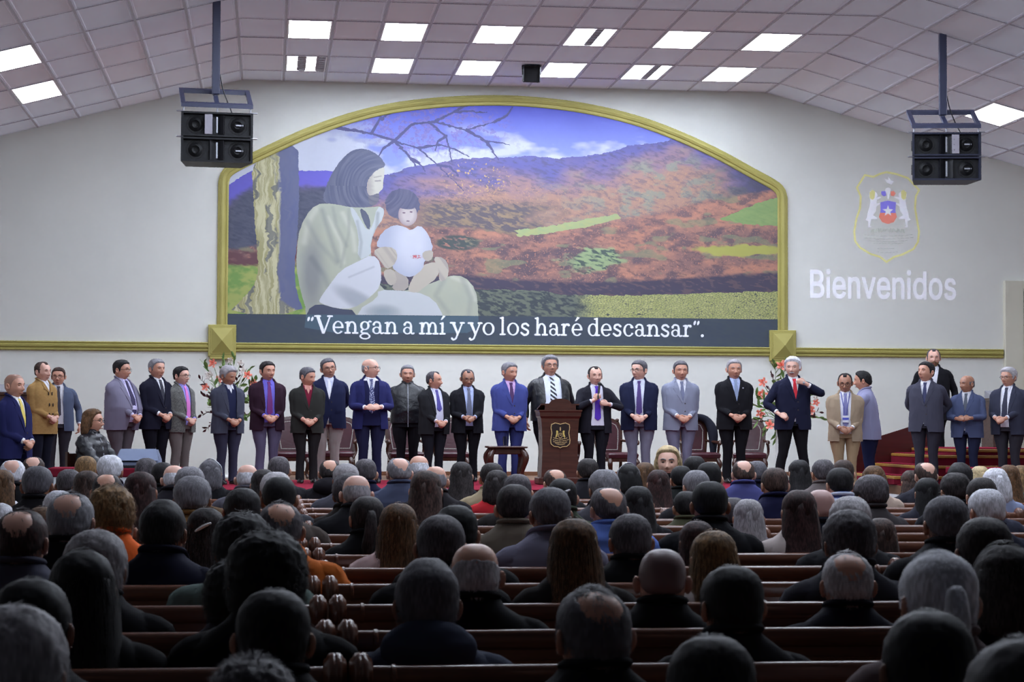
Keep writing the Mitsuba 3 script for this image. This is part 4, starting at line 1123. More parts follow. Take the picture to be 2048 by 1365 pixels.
def head_mesh(sub=4, female=False, fat=0.0, face=True):
    v, f = ico(sub)
    return union(trimesh.Trimesh(head_pts(warp_front(v) if face else v, female, fat, face), f, process=False), ear(1), ear(-1))


LINE_Y = [-0.10, -0.085, -0.06, -0.045, -0.028, -0.02, -0.012, 0.004, 0.02, 0.04, 0.07, 0.11]
LINE_Z = [0.084, 0.082, 0.070, 0.054, 0.034, -0.010, -0.018, 0.024, 0.008, -0.016, -0.042, -0.048]
LINE_F = [0.088, 0.086, 0.074, 0.056, 0.024, -0.030, -0.050, -0.060, -0.075, -0.085, -0.09, -0.09]


def hair_mesh(style='short', sub=4, seed=0, female=False, fat=0.0):
    """A closed shell: proud of the skin where hair grows, sunk below it elsewhere."""
    v, f = ico(sub)
    P = head_pts(v, female, fat, False)
    x, y, z = P.T
    line = np.interp(y, LINE_Y, LINE_F if female else LINE_Z)
    if style in ('receding', 'crown', 'fringe'):
        line = np.where(y < -0.01, line + 0.03 * sstep(-0.015, -0.05, y) * (np.abs(x) > 0.022) + 0.012 * sstep(-0.03, -0.06, y), line)
    m = sstep(-0.006, 0.008, z - line)
    th = {'short': 0.011, 'receding': 0.010, 'full': 0.020, 'crown': 0.010, 'fringe': 0.008, 'shaved': 0.0022, 'curly': 0.030, 'long': 0.017, 'bob': 0.015, 'pony': 0.016, 'spiky': 0.016, 'flat': 0.014}[style]
    t = np.full(len(P), th)
    t = t * (0.65 + 0.5 * sstep(-0.05, 0.07, z))
    if style == 'crown':
        a_ = np.arccos(np.clip(v @ np.array([0, 0.70, 0.71]), -1, 1))
        t = t * (0.12 + 0.88 * sstep(0.5, 1.2, a_))
    if style == 'fringe':
        t = t * (0.15 + 0.85 * sstep(0.05, -0.02, z))
        m = m * (1 - sstep(0.030, 0.048, z + 0.012 * (meshkit.noise(P * 60, seed) - 0.5) - 0.02 * sstep(0.02, 0.09, y)))
        m = m * sstep(-0.05, -0.02, y)
    if style == 'crown':
        c = np.array([0, 0.70, 0.71])
        ang = np.arccos(np.clip(v @ c / np.linalg.norm(c), -1, 1))
        m = m * sstep(0.40, 0.66, ang + 0.30 * (meshkit.noise(P * 40, seed) - 0.5) + 0.35 * (meshkit.noise(P * 120, seed + 2) - 0.5))
    if style == 'receding':
        m = m * (1 - sstep(0.0, -0.035, y) * sstep(0.012, 0.030, np.abs(x)) * sstep(0.03, 0.045, z)) * (1 - sstep(-0.055, -0.07, y))
    if style == 'flat':
        t = t + 0.012 * sstep(0.05, 0.09, z) * sstep(0.07, 0.02, np.hypot(x, y))
    th_ = np.arctan2(x, y)
    q = np.c_[th_ * 14, np.sin(th_) * 3, z * 26]
    amp = {'curly': 0.020, 'spiky': 0.012, 'full': 0.009, 'shaved': 0.0003, 'long': 0.006, 'bob': 0.006, 'pony': 0.003}.get(style, 0.0045)
    n = meshkit.fbm(P * (75 if style in ('curly', 'spiky') else 48), 3, seed) - 0.5
    n2 = meshkit.noise(np.c_[v[:, 0] * 34, v[:, 1] * 34, v[:, 2] * 7], seed + 5) - 0.5
    off = t * m + amp * m * (1.2 * n + (0 if style == 'curly' else 0.8 * n2)) - 0.009 * (1 - m)
    Q = P + v * off[:, None]
    keep = ~np.all((off < -0.0075)[f], axis=1)
    cap = trimesh.Trimesh(Q, f[keep], process=False)
    cap.remove_unreferenced_vertices()
    if style in ('long', 'bob'):
        zl = -0.33 if style == 'long' else -0.155
        n_ = 24 if sub < 4 else 44
        a = np.arange(n_) * 2 * np.pi / n_
        rings = []
        K = 9 if sub < 4 else 16
        for k in range(K + 1):
            s = k / K
            zz = 0.06 + (zl - 0.06) * s
            rx = np.interp(s, [0, 0.2, 0.5, 0.8, 1], [0.083, 0.097, 0.104, 0.108, 0.085] if style == 'long' else [0.083, 0.100, 0.108, 0.104, 0.07])
            ry = np.interp(s, [0, 0.2, 0.5, 0.8, 1], [0.085, 0.088, 0.062, 0.05, 0.025] if style == 'long' else [0.085, 0.092, 0.085, 0.078, 0.05])
            cy = np.interp(s, [0, 0.2, 0.5, 0.8, 1], [0.02, 0.024, 0.055, 0.085, 0.105] if style == 'long' else [0.02, 0.024, 0.035, 0.04, 0.04])
            w = 1 + 0.16 * (meshkit.noise(np.c_[np.cos(a) * 5.5, np.sin(a) * 5.5, np.full(n_, zz * 4)], seed) - 0.5) + 0.10 * (meshkit.noise(np.c_[np.cos(a) * 14, np.sin(a) * 14, np.full(n_, zz * 5)], seed + 3) - 0.5)
            jag = (0.05 if style == 'long' else 0.015) * s ** 4 * (meshkit.noise(np.c_[np.cos(a) * 6, np.sin(a) * 6, a * 0], seed + 9) - 0.5) * 2
            yv = cy + ry * w * np.sin(a)
            yv = np.maximum(yv, -0.03 + 0.06 * s)
            rings.append(np.c_[rx * w * np.cos(a), yv, zz + jag])
        cap = cat(cap, loft(rings))
    if style == 'pony':
        tail = tube([(0, 0.085, 0.03), (0, 0.125, 0.02), (0.01, 0.135, -0.06), (0.025, 0.11, -0.16), (0.04, 0.10, -0.26)], [0.018, 0.024, 0.034, 0.032, 0.010], 14, 4, 0.7)
        tail.vertices = tail.vertices + 0.006 * (meshkit.noise(tail.vertices * np.array([70, 70, 12]), seed)[:, None] - 0.5) * 2
        cap = cat(cap, tail)
    return cap


def hair_strands(style, count, seed=0, female=False):
    """Thin tapering blades of hair lying along the head, for the people near the camera."""
    rg = np.random.default_rng(seed + 40)
    v = rg.normal(size=(count * 3, 3))
    v /= np.linalg.norm(v, axis=1, keepdims=True)
    P = head_pts(v, female, 0.0, False)
    x, y, z = P.T
    line = np.interp(y, LINE_Y, LINE_F if female else LINE_Z)
    m = sstep(-0.002, 0.012, z - line)
    if style == 'crown':
        ang = np.arccos(np.clip(v @ np.array([0, 0.70, 0.71]), -1, 1))
        m = m * (0.10 + 0.90 * sstep(0.18, 0.60, ang))
    if style == 'fringe':
        m = m * (1 - 0.985 * sstep(0.022, 0.058, z - 0.02 * sstep(0.02, 0.09, y)))
    if style == 'shaved':
        m = m * 0
    ok = rg.random(len(v)) < m
    v, P = v[ok][:count], P[ok][:count]
    n = len(v)
    th = {'short': 0.012, 'crown': 0.010, 'fringe': 0.008, 'full': 0.020, 'curly': 0.034, 'long': 0.018, 'bob': 0.021, 'pony': 0.017, 'spiky': 0.018, 'flat': 0.018}.get(style, 0.01)
    L = {'short': 0.032, 'crown': 0.030, 'fringe': 0.028, 'full': 0.055, 'curly': 0.04, 'long': 0.05, 'bob': 0.05, 'pony': 0.09, 'spiky': 0.03, 'flat': 0.03}.get(style, 0.03)
    if style == 'pony':
        tgt = np.array([0, 0.10, 0.03]) - P
        flow = tgt - v * np.sum(tgt * v, 1, keepdims=True)
    else:
        c = np.array([0.01, 0.06, 0.10])
        flow = P - c + np.array([0, 0, -0.05])
        flow = flow - v * np.sum(flow * v, 1, keepdims=True)
    flow /= np.linalg.norm(flow, axis=1, keepdims=True) + 1e-9
    flow = flow + (0.9 if style == 'curly' else 0.10 if style in ('long', 'bob', 'pony') else 0.2) * rg.normal(size=(n, 3))
    L = L * rg.uniform(0.6, 1.25, (n, 1))
    lift = {'spiky': 0.014, 'curly': 0.010, 'short': 0.004, 'crown': 0.005, 'fringe': 0.005, 'full': 0.006}.get(style, 0.003) * rg.uniform(0.2, 1.6, (n, 1))
    side = np.cross(flow, v)
    side /= np.linalg.norm(side, axis=1, keepdims=True) + 1e-9
    V = []
    for t, w in ((0.0, 0.9), (0.35, 1.0), (0.7, 0.7), (1.0, 0.12)):
        q = P + flow * L * t
        dirs = q / np.linalg.norm(q / np.array([0.074, 0.094, 0.117]), axis=1, keepdims=True) / 1.0
        base = dirs
        r = np.linalg.norm(base, axis=1, keepdims=True)
        o = base + base / r * (th * (0.6 + 0.5 * sstep(-0.05, 0.07, base[:, 2:3])) + 0.001 + lift * t)
        if style == 'curly':
            o = o + 0.008 * np.sin(t * 5 + rg.uniform(0, 6, (n, 1))) * side
        wv = side * 0.0011 * w
        V += [o - wv, o + wv]
    V = np.stack(V, 1)
    F = np.array([[0, 1, 3], [0, 3, 2], [2, 3, 5], [2, 5, 4], [4, 5, 7], [4, 7, 6]])
    f = (np.arange(n)[:, None, None] * 8 + F[None]).reshape(-1, 3)
    return trimesh.Trimesh(V.reshape(-1, 3), f, process=False)


def curtain_strands(style, count, seed=0):
    rg = np.random.default_rng(seed + 90)
    zl = -0.36 if style == 'long' else -0.165
    a = rg.uniform(-0.5, math.pi + 0.5, count)
    s0 = rg.uniform(0.0, 0.75, count)
    ln = rg.uniform(0.2, 0.45, count)
    V = []
    ph = rg.uniform(0, 6, count)
    for t, w in ((0, 0.5), (0.35, 1.0), (0.7, 0.8), (1.0, 0.1)):
        s = np.clip(s0 + ln * t, 0, 1.02)
        X = [0, 0.2, 0.5, 0.8, 1.03]
        rx = np.interp(s, X, [0.083, 0.097, 0.104, 0.108, 0.085] if style == 'long' else [0.083, 0.100, 0.108, 0.104, 0.07]) * 1.075
        ry = np.interp(s, X, [0.085, 0.088, 0.062, 0.05, 0.025] if style == 'long' else [0.085, 0.092, 0.085, 0.078, 0.05]) * 1.075
        cy = np.interp(s, X, [0.02, 0.024, 0.055, 0.085, 0.105] if style == 'long' else [0.02, 0.024, 0.035, 0.04, 0.04])
        aa = a + 0.05 * np.sin(s * 9 + ph)
        o = np.c_[rx * np.cos(aa), np.maximum(cy + ry * np.sin(aa), -0.03), 0.06 + (zl - 0.06) * s]
        sd_ = np.c_[-np.sin(aa), np.cos(aa), aa * 0] * 0.0014 * w
        V += [o - sd_, o + sd_]
    V = np.stack(V, 1)
    F = np.array([[0, 1, 3], [0, 3, 2], [2, 3, 5], [2, 5, 4], [4, 5, 7], [4, 7, 6]])
    f = (np.arange(count)[:, None, None] * 8 + F[None]).reshape(-1, 3)
    return trimesh.Trimesh(V.reshape(-1, 3), f, process=False)


def hand(w, d, nrm, thumb, curl=0.6, spread=1.0):
    """Palm, four fingers and a thumb from the wrist w along d; nrm: out of the back of the hand; thumb: towards the thumb's side."""
    w, d, nrm, thumb = (np.asarray(q, float) for q in (w, d, nrm, thumb))
    d = d / np.linalg.norm(d)
    nrm = nrm - d * (nrm @ d)
    nrm /= np.linalg.norm(nrm)
    s = np.cross(d, nrm)
    if s @ thumb < 0:
        s = -s
    parts = [tube([w - d * 0.02, w + d * 0.02, w + d * 0.06, w + d * 0.088], [0.026, 0.033, 0.041, 0.038], 10, 2, 0.42, side=s)]
    for i, (o, L) in enumerate(((0.029, 0.070), (0.010, 0.080), (-0.010, 0.075), (-0.028, 0.058))):
        base = w + d * 0.078 + s * o * spread
        pts, a, p = [base], 0.12, base
        for q in (0.45, 0.32, 0.23):
            a += curl * (0.55 if q == 0.45 else 0.8)
            p = p + (d * math.cos(a) - nrm * math.sin(a)) * L * q
            pts.append(p)
        parts.append(tube(pts, [0.0098, 0.0092, 0.0082, 0.0068], 6, 2))
    t0 = w + d * 0.025 + s * 0.028
    parts.append(tube([t0, t0 + s * 0.022 + d * 0.022 - nrm * 0.008, t0 + s * 0.022 + d * 0.05 - nrm * 0.020, t0 + s * 0.012 + d * 0.066 - nrm * 0.026], [0.014, 0.0125, 0.011, 0.008], 6, 2))
    return parts


def elbow(S, Wp, pole, L1=0.285, L2=0.255):
    S, Wp = np.asarray(S, float), np.asarray(Wp, float)
    v = Wp - S
    D = min(np.linalg.norm(v), (L1 + L2) * 0.995)
    u = v / np.linalg.norm(v)
    a = (L1 ** 2 - L2 ** 2 + D ** 2) / (2 * D)
    h = math.sqrt(max(L1 ** 2 - a ** 2, 1e-6))
    p = np.asarray(pole, float)
    p = p - u * (p @ u)
    p /= np.linalg.norm(p)
    return S + u * a + p * h, S + u * D


TORSO = np.array([  # z, cy, rx, ry
    (0.74, 0.00, 0.212, 0.150), (0.90, 0.0, 0.203, 0.146), (1.05, 0.0, 0.190, 0.140), (1.20, 0.0, 0.198, 0.140), (1.29, 0.0, 0.203, 0.134),
    (1.355, 0.004, 0.190, 0.118), (1.41, 0.008, 0.150, 0.100), (1.45, 0.012, 0.102, 0.080), (1.482, 0.014, 0.074, 0.068)])


def torso_tab(wide=1.0, belly=0.0, off=0.0, z0=0.74, z1=1.482):
    t = TORSO.copy()
    t[:, 2] = t[:, 2] * (1 + (wide - 1) * np.interp(t[:, 0], [1.4, 1.48], [1, 0])) + off
    bl = belly * np.exp(-((t[:, 0] - 1.05) / 0.20) ** 2)
    t[:, 3] = t[:, 3] * (1 + 0.5 * (wide - 1)) + off + bl * 0.6
    t[:, 1] -= bl * 0.55
    t[:, 2] += bl * 0.5
    zz = np.concatenate([[z0], np.linspace(z0 + 0.02, 1.33, 9), np.array([1.355, 1.38, 1.40, 1.42, 1.437, 1.452, 1.468, 1.482])])
    zz = zz[zz <= z1 + 1e-9]
    return np.c_[zz, [np.interp(zz, t[:, 0], t[:, k]) for k in (1, 2, 3)][0], [np.interp(zz, t[:, 0], t[:, k]) for k in (1, 2, 3)][1], [np.interp(zz, t[:, 0], t[:, k]) for k in (1, 2, 3)][2]]


PW = 2.5


def torso_mesh(tab, n=36):
    a = np.arange(n) * 2 * np.pi / n
    c, s = np.cos(a), np.sin(a)
    c, s = np.sign(c) * np.abs(c) ** (2 / PW), np.sign(s) * np.abs(s) ** (2 / PW)
    return loft([np.c_[rx * c, cy + ry * s, np.full(n, z)] for z, cy, rx, ry in tab])


def front_y(tab, x, z):
    cy, rx, ry = (np.interp(z, tab[:, 0], tab[:, k]) for k in (1, 2, 3))
    return cy - ry * np.maximum(1 - np.abs(np.asarray(x) / rx) ** PW, 0.0) ** (1 / PW)


def front_strip(tab, zs, x0s, x1s, lift, thick=0.006, n=5):
    """A sheet on the chest between x0(z) and x1(z), lifted off it."""
    rings = []
    for z, a, b in zip(zs, x0s, x1s):
        xs = np.linspace(a, b, n)
        yo = front_y(tab, xs, z) - lift
        rings.append(np.r_[np.c_[xs, yo - thick, np.full(n, z)], np.c_[xs[::-1], yo[::-1] + 0.004, np.full(n, z)]])
    return loft(rings)


def wrinkle(m, amp, seed, scale=9.0):
    v = np.array(m.vertices)
    n = meshkit.fbm(v * np.array([scale, scale, scale * 1.6]), 3, seed) - 0.5
    m2 = trimesh.Trimesh(v, m.faces, process=False)
    m2.vertices = v + m2.vertex_normals * (n * amp * 2)[:, None]
    return m2


def fine(m, edge):
    return unman(man(m).refine_to_length(edge))


def rotz(deg):
    a = math.radians(deg)
    return np.array([[math.cos(a), -math.sin(a), 0], [math.sin(a), math.cos(a), 0], [0, 0, 1]])


def rotx(deg):
    a = math.radians(deg)
    return np.array([[1, 0, 0], [0, math.cos(a), -math.sin(a)], [0, math.sin(a), math.cos(a)]])


def roty(deg):
    a = math.radians(deg)
    return np.array([[math.cos(a), 0, math.sin(a)], [0, 1, 0], [-math.sin(a), 0, math.cos(a)]])


SKIN = {}


def skin(c):
    return M('skin_%d_%d_%d' % c, c, 0.42, 0.5)


HAIRS = [(18, 17, 19), (26, 24, 26), (38, 33, 34), (46, 28, 28), (58, 44, 40), (66, 62, 66), (76, 54, 36), (84, 82, 88), (104, 80, 54), (120, 118, 124), (146, 142, 146), (172, 168, 172), (198, 198, 206), (172, 152, 116)]


def hair_mat(c):
    c = min(HAIRS, key=lambda q: sum((a - b) ** 2 for a, b in zip(q, c)))
    a, b = lin([q * (0.70 if sum(c) < 150 else 0.86) for q in c]), lin([min(255, q * (1.4 if sum(c) < 250 else 1.15) + 2) for q in c])
    return M('hair_%d_%d_%d' % c, None, 0.6, 0.22, tex=proc(lambda p, n, uv: mix(a, b, smoothstep(0.3, 0.8, 0.55 * noise(p.x * 210, p.y * 210, p.z * 40) + 0.45 * fbm(p.x * 26, p.y * 26, p.z * 12, 2)))))


def cloth(c, rough=0.92, spec=0.2, name=None):
    return M('cloth_%d_%d_%d_%d' % (*c, int(rough * 100)), c, rough, spec)


def transform_all(ms, A, b):
    for m in ms:
        m.vertices = np.asarray(m.vertices) @ A.T + b


POSES = {  # wrist (person's right is -x), direction of the hand, back of the hand, thumb side, elbow pole
    'clasp': [((-0.085, -0.215, 0.945), (0.80, -0.15, -0.50), (-0.1, -1.0, 0.3), (0.3, 0, 1), (-0.6, 0.9, 0.0), 0.75), ((0.080, -0.190, 0.935), (-0.80, -0.15, -0.5), (0.1, -1.0, 0.3), (-0.3, 0, 1), (0.6, 0.9, 0), 0.75)],
    'clasp_high': [((-0.10, -0.26, 1.045), (0.85, -0.25, 0.0), (-0.1, -1.0, 0.4), (0.3, 0, 1), (-0.8, 0.7, -0.3), 0.7), ((0.10, -0.245, 1.055), (-0.8, -0.25, -0.1), (0.1, -1.0, 0.4), (-0.3, 0, 1), (0.8, 0.7, -0.3), 0.7)],
    'sides': [((-0.275, -0.03, 0.845), (0.05, -0.1, -1), (-1, 0, 0), (0, -1, 0), (-0.6, 1, 0), 0.5), ((0.275, -0.03, 0.845), (-0.05, -0.1, -1), (1, 0, 0), (0, -1, 0), (0.6, 1, 0), 0.5)],
    'behind': [((-0.10, 0.215, 0.95), (0.8, 0.2, -0.4), (0, 1, 0), (0, 0, 1), (-1, 0.6, 0), 0.6), ((0.10, 0.20, 0.94), (-0.8, 0.2, -0.4), (0, 1, 0), (0, 0, 1), (1, 0.6, 0), 0.6)],
    'mic': [((-0.075, -0.225, 1.235), (0.62, -0.35, 0.62), (-0.5, -0.8, 0.1), (0.0, -0.1, 1), (-1, 0.2, -0.5), 1.15), ((0.135, -0.235, 1.175), (-0.95, -0.15, 0.18), (0.1, -1.0, 0.2), (0, 0, 1), (1, 0.3, -0.4), 0.95)],
    'tie': [((-0.235, -0.20, 0.96), (0.62, -0.55, -0.35), (-0.4, -0.6, 0.6), (0.2, 0, 1), (-0.9, 0.6, 0), 0.7), ((0.115, -0.235, 1.375), (-0.93, -0.1, 0.33), (0.1, -0.9, 0.3), (0, 0, 1), (1, 0.05, -0.6), 1.1)],
    'hold': [((-0.10, -0.235, 0.99), (0.78, -0.2, -0.35), (-0.1, -1.0, 0.3), (0.3, 0, 1), (-0.6, 0.9, 0.0), 0.75), ((0.05, -0.26, 0.985), (-0.6, -0.35, -0.3), (0.1, -1.0, 0.3), (-0.3, 0, 1), (0.6, 0.9, 0), 0.75)],
    'reach': [((-0.10, -0.30, 1.04), (0.3, -1, 0.1), (-0.7, 0, 0.7), (0, 0, 1), (-1, 0.2, -0.5), 0.4), ((0.06, -0.33, 1.06), (0.1, -1, 0.1), (0.7, 0, 0.7), (0, 0, 1), (1, 0.2, -0.5), 0.4)],
    'lap': [((-0.10, -0.36, 0.985), (0.6, -0.7, -0.2), (0, 0, 1), (0.7, -0.3, 0), (-1, 0.3, -0.4), 0.5), ((0.10, -0.35, 0.985), (-0.6, -0.7, -0.2), (0, 0, 1), (-0.7, -0.3, 0), (1, 0.3, -0.4), 0.5)],
}


def person_parts(P):
    """The meshes of one standing or seated person, soles at z = 0 (seated: 0.38 higher), facing -y."""
    seated = P.get('seated', False)
    wide, belly = P.get('wide', 1.18), P.get('belly', 0.02)
    sub = P.get('sub', 4)
    pose = POSES[P.get('pose', 'clasp')]
    jt = torso_tab(wide, belly, 0.0, P.get('hem', 0.75))
    shirt_t = torso_tab(wide, belly, -0.016, 0.86)
    sd = P.get('seed', 1)
    out = []                                   # (name, mesh, material, smooth, label)
    # --- body: one continuous figure
    hr = rotz(P.get('head_turn', 0)) @ rotx(P.get('nod', 0)) @ roty(P.get('tilt', 0))
    hc = np.array([P.get('head_x', 0.0), -0.012 - 0.0 * belly + P.get('head_y', 0), P.get('head_z', 1.582)])
    hs = P.get('head', 1.21)

    def on_head(m):
        m.vertices = (np.asarray(m.vertices) * hs) @ hr.T + hc
        return m
    bits = [on_head(head_mesh(sub, P.get('female', False), P.get('fat', 0.0)))]
    bits.append(tube([(0, 0.018, 1.40), (0, 0.018, 1.46), hc + hr @ np.array([0, 0.016, -0.06]) * hs], [0.062, 0.056 + 0.1 * P.get('fat', 0), 0.056 + 0.1 * P.get('fat', 0)], 16))
    bits.append(torso_mesh(torso_tab(wide * 0.9, belly, -0.035, 0.84)[:-4], 20))
    S = [np.array([-0.170 * wide, 0.008, 1.332]), np.array([0.170 * wide, 0.008, 1.332])]
    arms = []
    for s_, (w, d, nr, th, pole, curl), Sh in zip((-1, 1), pose, S):
        w = np.array(w, float)
        if P.get('pose', 'clasp') in ('clasp', 'clasp_high', 'hold'):
            w[1] -= belly * 0.9 + 0.01
        w[0] *= wide if P.get('pose') == 'sides' else 1
        E, Wp = elbow(Sh, w, pole)
        arms.append((Sh, E, Wp))
        bits.append(tube([Sh * 0.9 + np.array([0, 0, 0.12]), E, Wp], [0.03, 0.032, 0.026], 8, 3))
        bits += hand(Wp, d, nr, th, curl)
    st = P.get('stance', 0.10)
    if seated:
        legs = [[(s_ * 0.09, 0.02, 0.90), (s_ * 0.12, -0.42, 0.90), (s_ * 0.12, -0.43, 0.46)] for s_ in (-1, 1)]
        lr = [0.08, 0.062, 0.05]
    else:
        legs = [[(s_ * 0.088, 0.0, 0.90), (s_ * (0.092 + (st - 0.1) * 0.5), -0.012, 0.48), (s_ * st, 0.012, 0.09)] for s_ in (-1, 1)]
        lr = [0.065, 0.042, 0.032]
    for L in legs:
        bits.append(tube(L, lr, 8, 3 if not P.get('lite') else 2))
        f0 = np.array(L[-1])
        bits.append(tube([f0 + [0, 0.03, -0.045], f0 + [0, -0.10, -0.06]], [0.03, 0.022], 6))
    out.append(('body', union(*bits), skin(P.get('skin', (188, 142, 116))), 50, None))
    # --- hair and face
    if P.get('hair', 'short') != 'none':
        hm_ = hair_mat(P.get('hair_col', (40, 34, 32))) if P.get('hair') != 'shaved' else skin(P.get('hair_col'))
        out.append(('hair', on_head(hair_mesh(P.get('hair', 'short'), sub, sd, P.get('female', False), P.get('fat', 0.0))), hm_, True, None))
    if P.get('face', True):
        for s_ in (-1, 1):
            e = trimesh.creation.icosphere(subdivisions=1)
            e.vertices = e.vertices * np.array([0.0095, 0.006, 0.0040]) + np.array([s_ * 0.031, -0.0775, 0.006])
            out.append(('eye', on_head(e), 'eye_dark', True, None))
            b = tube([(s_ * 0.014, -0.0905, 0.024), (s_ * 0.031, -0.0895, 0.030), (s_ * 0.047, -0.078, 0.024)], [0.0038, 0.0046, 0.003], 6, 3)
            out.append(('eyebrow', on_head(b), hair_mat(P.get('brow_col', P.get('hair_col', (40, 34, 32)))), True, None))
        lp = tube([(-0.022, -0.083, -0.067), (0, -0.0955, -0.0665), (0.022, -0.083, -0.067)], [0.003, 0.0046, 0.003], 6, 3)
        out.append(('lips', on_head(lp), M('lips', (128, 74, 66), 0.5), True, None))
    if P.get('moustache') or P.get('beard'):
        ms = [tube([(-0.026, -0.086, -0.055), (0, -0.1005, -0.0505), (0.026, -0.086, -0.055)], [0.004, 0.0075, 0.004], 6, 3)]
        if P.get('beard'):
            v, f = ico(3)
            q = head_pts(v, False, P.get('fat', 0.0), True)
            mk = sstep(-0.045, -0.06, q[:, 2] + 0.25 * np.maximum(0, np.abs(q[:, 0]) - 0.03) * -1) * sstep(0.005, -0.02, q[:, 1])
            mk = mk * (1 - g2(q[:, 0], q[:, 2], 0, -0.066, 0.026, 0.010))
            q = q + v * (0.006 * mk - 0.006 * (1 - mk))[:, None]
            kp = ~np.all((mk < 0.2)[f], axis=1)
            b = trimesh.Trimesh(q, f[kp], process=False)
            b.remove_unreferenced_vertices()
            ms.append(b)
        out.append(('beard' if P.get('beard') else 'moustache', on_head(cat(*ms)), hair_mat(P.get('beard_col', P.get('hair_col', (40, 34, 32)))), True, None))
    if P.get('glasses'):
        g = []
        for s_ in (-1, 1):
            a = np.arange(15) * 2 * np.pi / 14
            pts = np.c_[s_ * 0.032 + 0.0235 * np.cos(a), np.full(15, -0.099) + 0.12 * (np.abs(s_ * 0.032 + 0.0235 * np.cos(a)) - 0.02) ** 1 * 0.9, 0.004 + 0.0165 * np.sin(a)]
            g.append(tube(pts, [0.0018] * 15, 5, 1, round_ends=False))
            g.append(tube([(s_ * 0.0555, -0.094, 0.010), (s_ * 0.078, -0.05, 0.012), (s_ * 0.081, 0.01, 0.010)], [0.0018] * 3, 5, 2))
        g.append(tube([(-0.009, -0.1015, 0.008), (0, -0.104, 0.010), (0.009, -0.1015, 0.008)], [0.0018] * 3, 5, 2))
        out.append(('glasses', on_head(cat(*g)), 'glasses_frame', True, 'dark-rimmed spectacles'))
    # --- trousers, shoes
    if P.get('trousers'):
        tb = [torso_mesh(torso_tab(wide * 0.93, belly * 0.8, -0.012, 0.80, 1.03), 24)]
        for L in legs:
            if seated:
                tb.append(tube(L, [0.10, 0.082, 0.068], 12, 4))
            else:
                s_ = np.sign(L[0][0])
                tb.append(tube([(s_ * 0.088 * wide, 0.0, 0.90), (s_ * 0.092 * wide, -0.004, 0.72), L[1], (L[2][0], 0.012, 0.26), (L[2][0], 0.006, 0.052)], [0.102 * wide, 0.090 * wide, 0.070, 0.064, 0.066], 14, 4, 1.08, round_ends=False))
        tm = fine(union(*tb), 0.06 if not P.get('lite') else 0.2)
        out.append(('trousers', wrinkle(tm, 0.006, sd + 3, 11), cloth(P['trousers']), 55, None))
    for L in legs:
        f0 = np.array(L[-1]) - [0, 0, 0.085]
        sh = loft([[(f0[0] + sx * w_ * (1 if abs(sx) < 1 else 1), f0[1] + yy, f0[2] + zz) for sx, yy, zz in
                    [(math.cos(a), -0.05 + L_ * math.sin(a) * 0.5, 0) for a in np.arange(12) * math.pi / 6]] for w_, L_, zz in ((0.042, 0.275, 0.004), (0.047, 0.285, 0.018), (0.044, 0.27, 0.045), (0.030, 0.19, 0.075), (0.026, 0.09, 0.095))])
        v = sh.vertices
        v[:, 2] = f0[2] + np.concatenate([np.repeat([0.004, 0.018, 0.045, 0.075, 0.095], 12), [0.004, 0.095]])
        up_ = np.concatenate([np.repeat([0, 0, 0, 0.035, 0.055], 12), [0, 0.055]])
        v[:, 1] += up_
        out.append(('shoe', sh, M('shoe', (20, 17, 18), 0.3, 0.5), 50, None))
    # --- shirt, tie, jacket
    kind = P.get('jacket_kind', 'suit')
    sleeves = []
    lo = P.get('sleeve', 0.04)
    for (Sh, E, Wp) in arms:
        u = (Wp - E) / np.linalg.norm(Wp - E)
        end = Wp - u * lo
        k_ = 1.0 if kind != 'puffer' else 1.15
        i_ = np.array([np.sign(Sh[0]) * 0.085 * wide, 0.008, 1.378])
        sleeves.append(tube([i_, Sh, Sh * 0.55 + E * 0.45, E, E * 0.5 + end * 0.5, end], [0.055, 0.071 * k_, 0.066 * k_, 0.055 * k_, 0.049 * k_, 0.041 * k_], 14, 4, round_ends=False))
        out.append(('cuff', tube([Wp - u * (lo + 0.01), Wp - u * (lo - 0.025)], [0.034, 0.034], 10, 1, round_ends=False), cloth(P.get('shirt', (225, 225, 232)), 0.85), 50, None)) if P.get('cuffs', True) else None
    jm = [torso_mesh(jt, 40)] + sleeves
    jacket = union(*jm)
    zb, wt = P.get('zb', 1.06), P.get('vw', 0.085)
    if kind in ('suit', 'open', 'coat'):
        wb = {'suit': 0.0, 'open': P.get('open_w', 0.07), 'coat': 0.012}[kind]
        zt = 1.53
        yb = -0.02
        V = [(-wt * 1.15, zt), (wt * 1.15, zt)] + ([(max(wb, 0.004), zb), (-max(wb, 0.004), zb)])
        cut = plate(Polygon(V), 0.6, lambda v: np.c_[v[:, 0], yb - v[:, 2], v[:, 1]])
        cuts = [cut]
        if kind == 'open':
            cuts.append(plate(Polygon([(-wb - 0.0005, zb + 0.002), (wb + 0.0005, zb + 0.002), (wb * 1.35, 0.70), (-wb * 1.35, 0.70)]), 0.6, lambda v: np.c_[v[:, 0], yb - v[:, 2], v[:, 1]]))
        else:
            zc = 0.93 if kind == 'suit' else 0.6
            cuts.append(plate(Polygon([(0.0, zc), (-0.07, 0.70), (0.07, 0.70)]), 0.6, lambda v: np.c_[v[:, 0], yb - v[:, 2], v[:, 1]])) if kind == 'suit' else None
            cuts.append(plate(Polygon([(0.004, zb), (0.010, zb), (0.010, 0.6), (0.004, 0.6)]), 0.3, lambda v: np.c_[v[:, 0], front_y(jt, 0, v[:, 1]) + 0.006 - v[:, 2], v[:, 1]])) if False else None
        # only the chest is opened: the arms lie in front of it
        chest = diff(torso_mesh(jt, 40), *[c for c in cuts if c is not None])
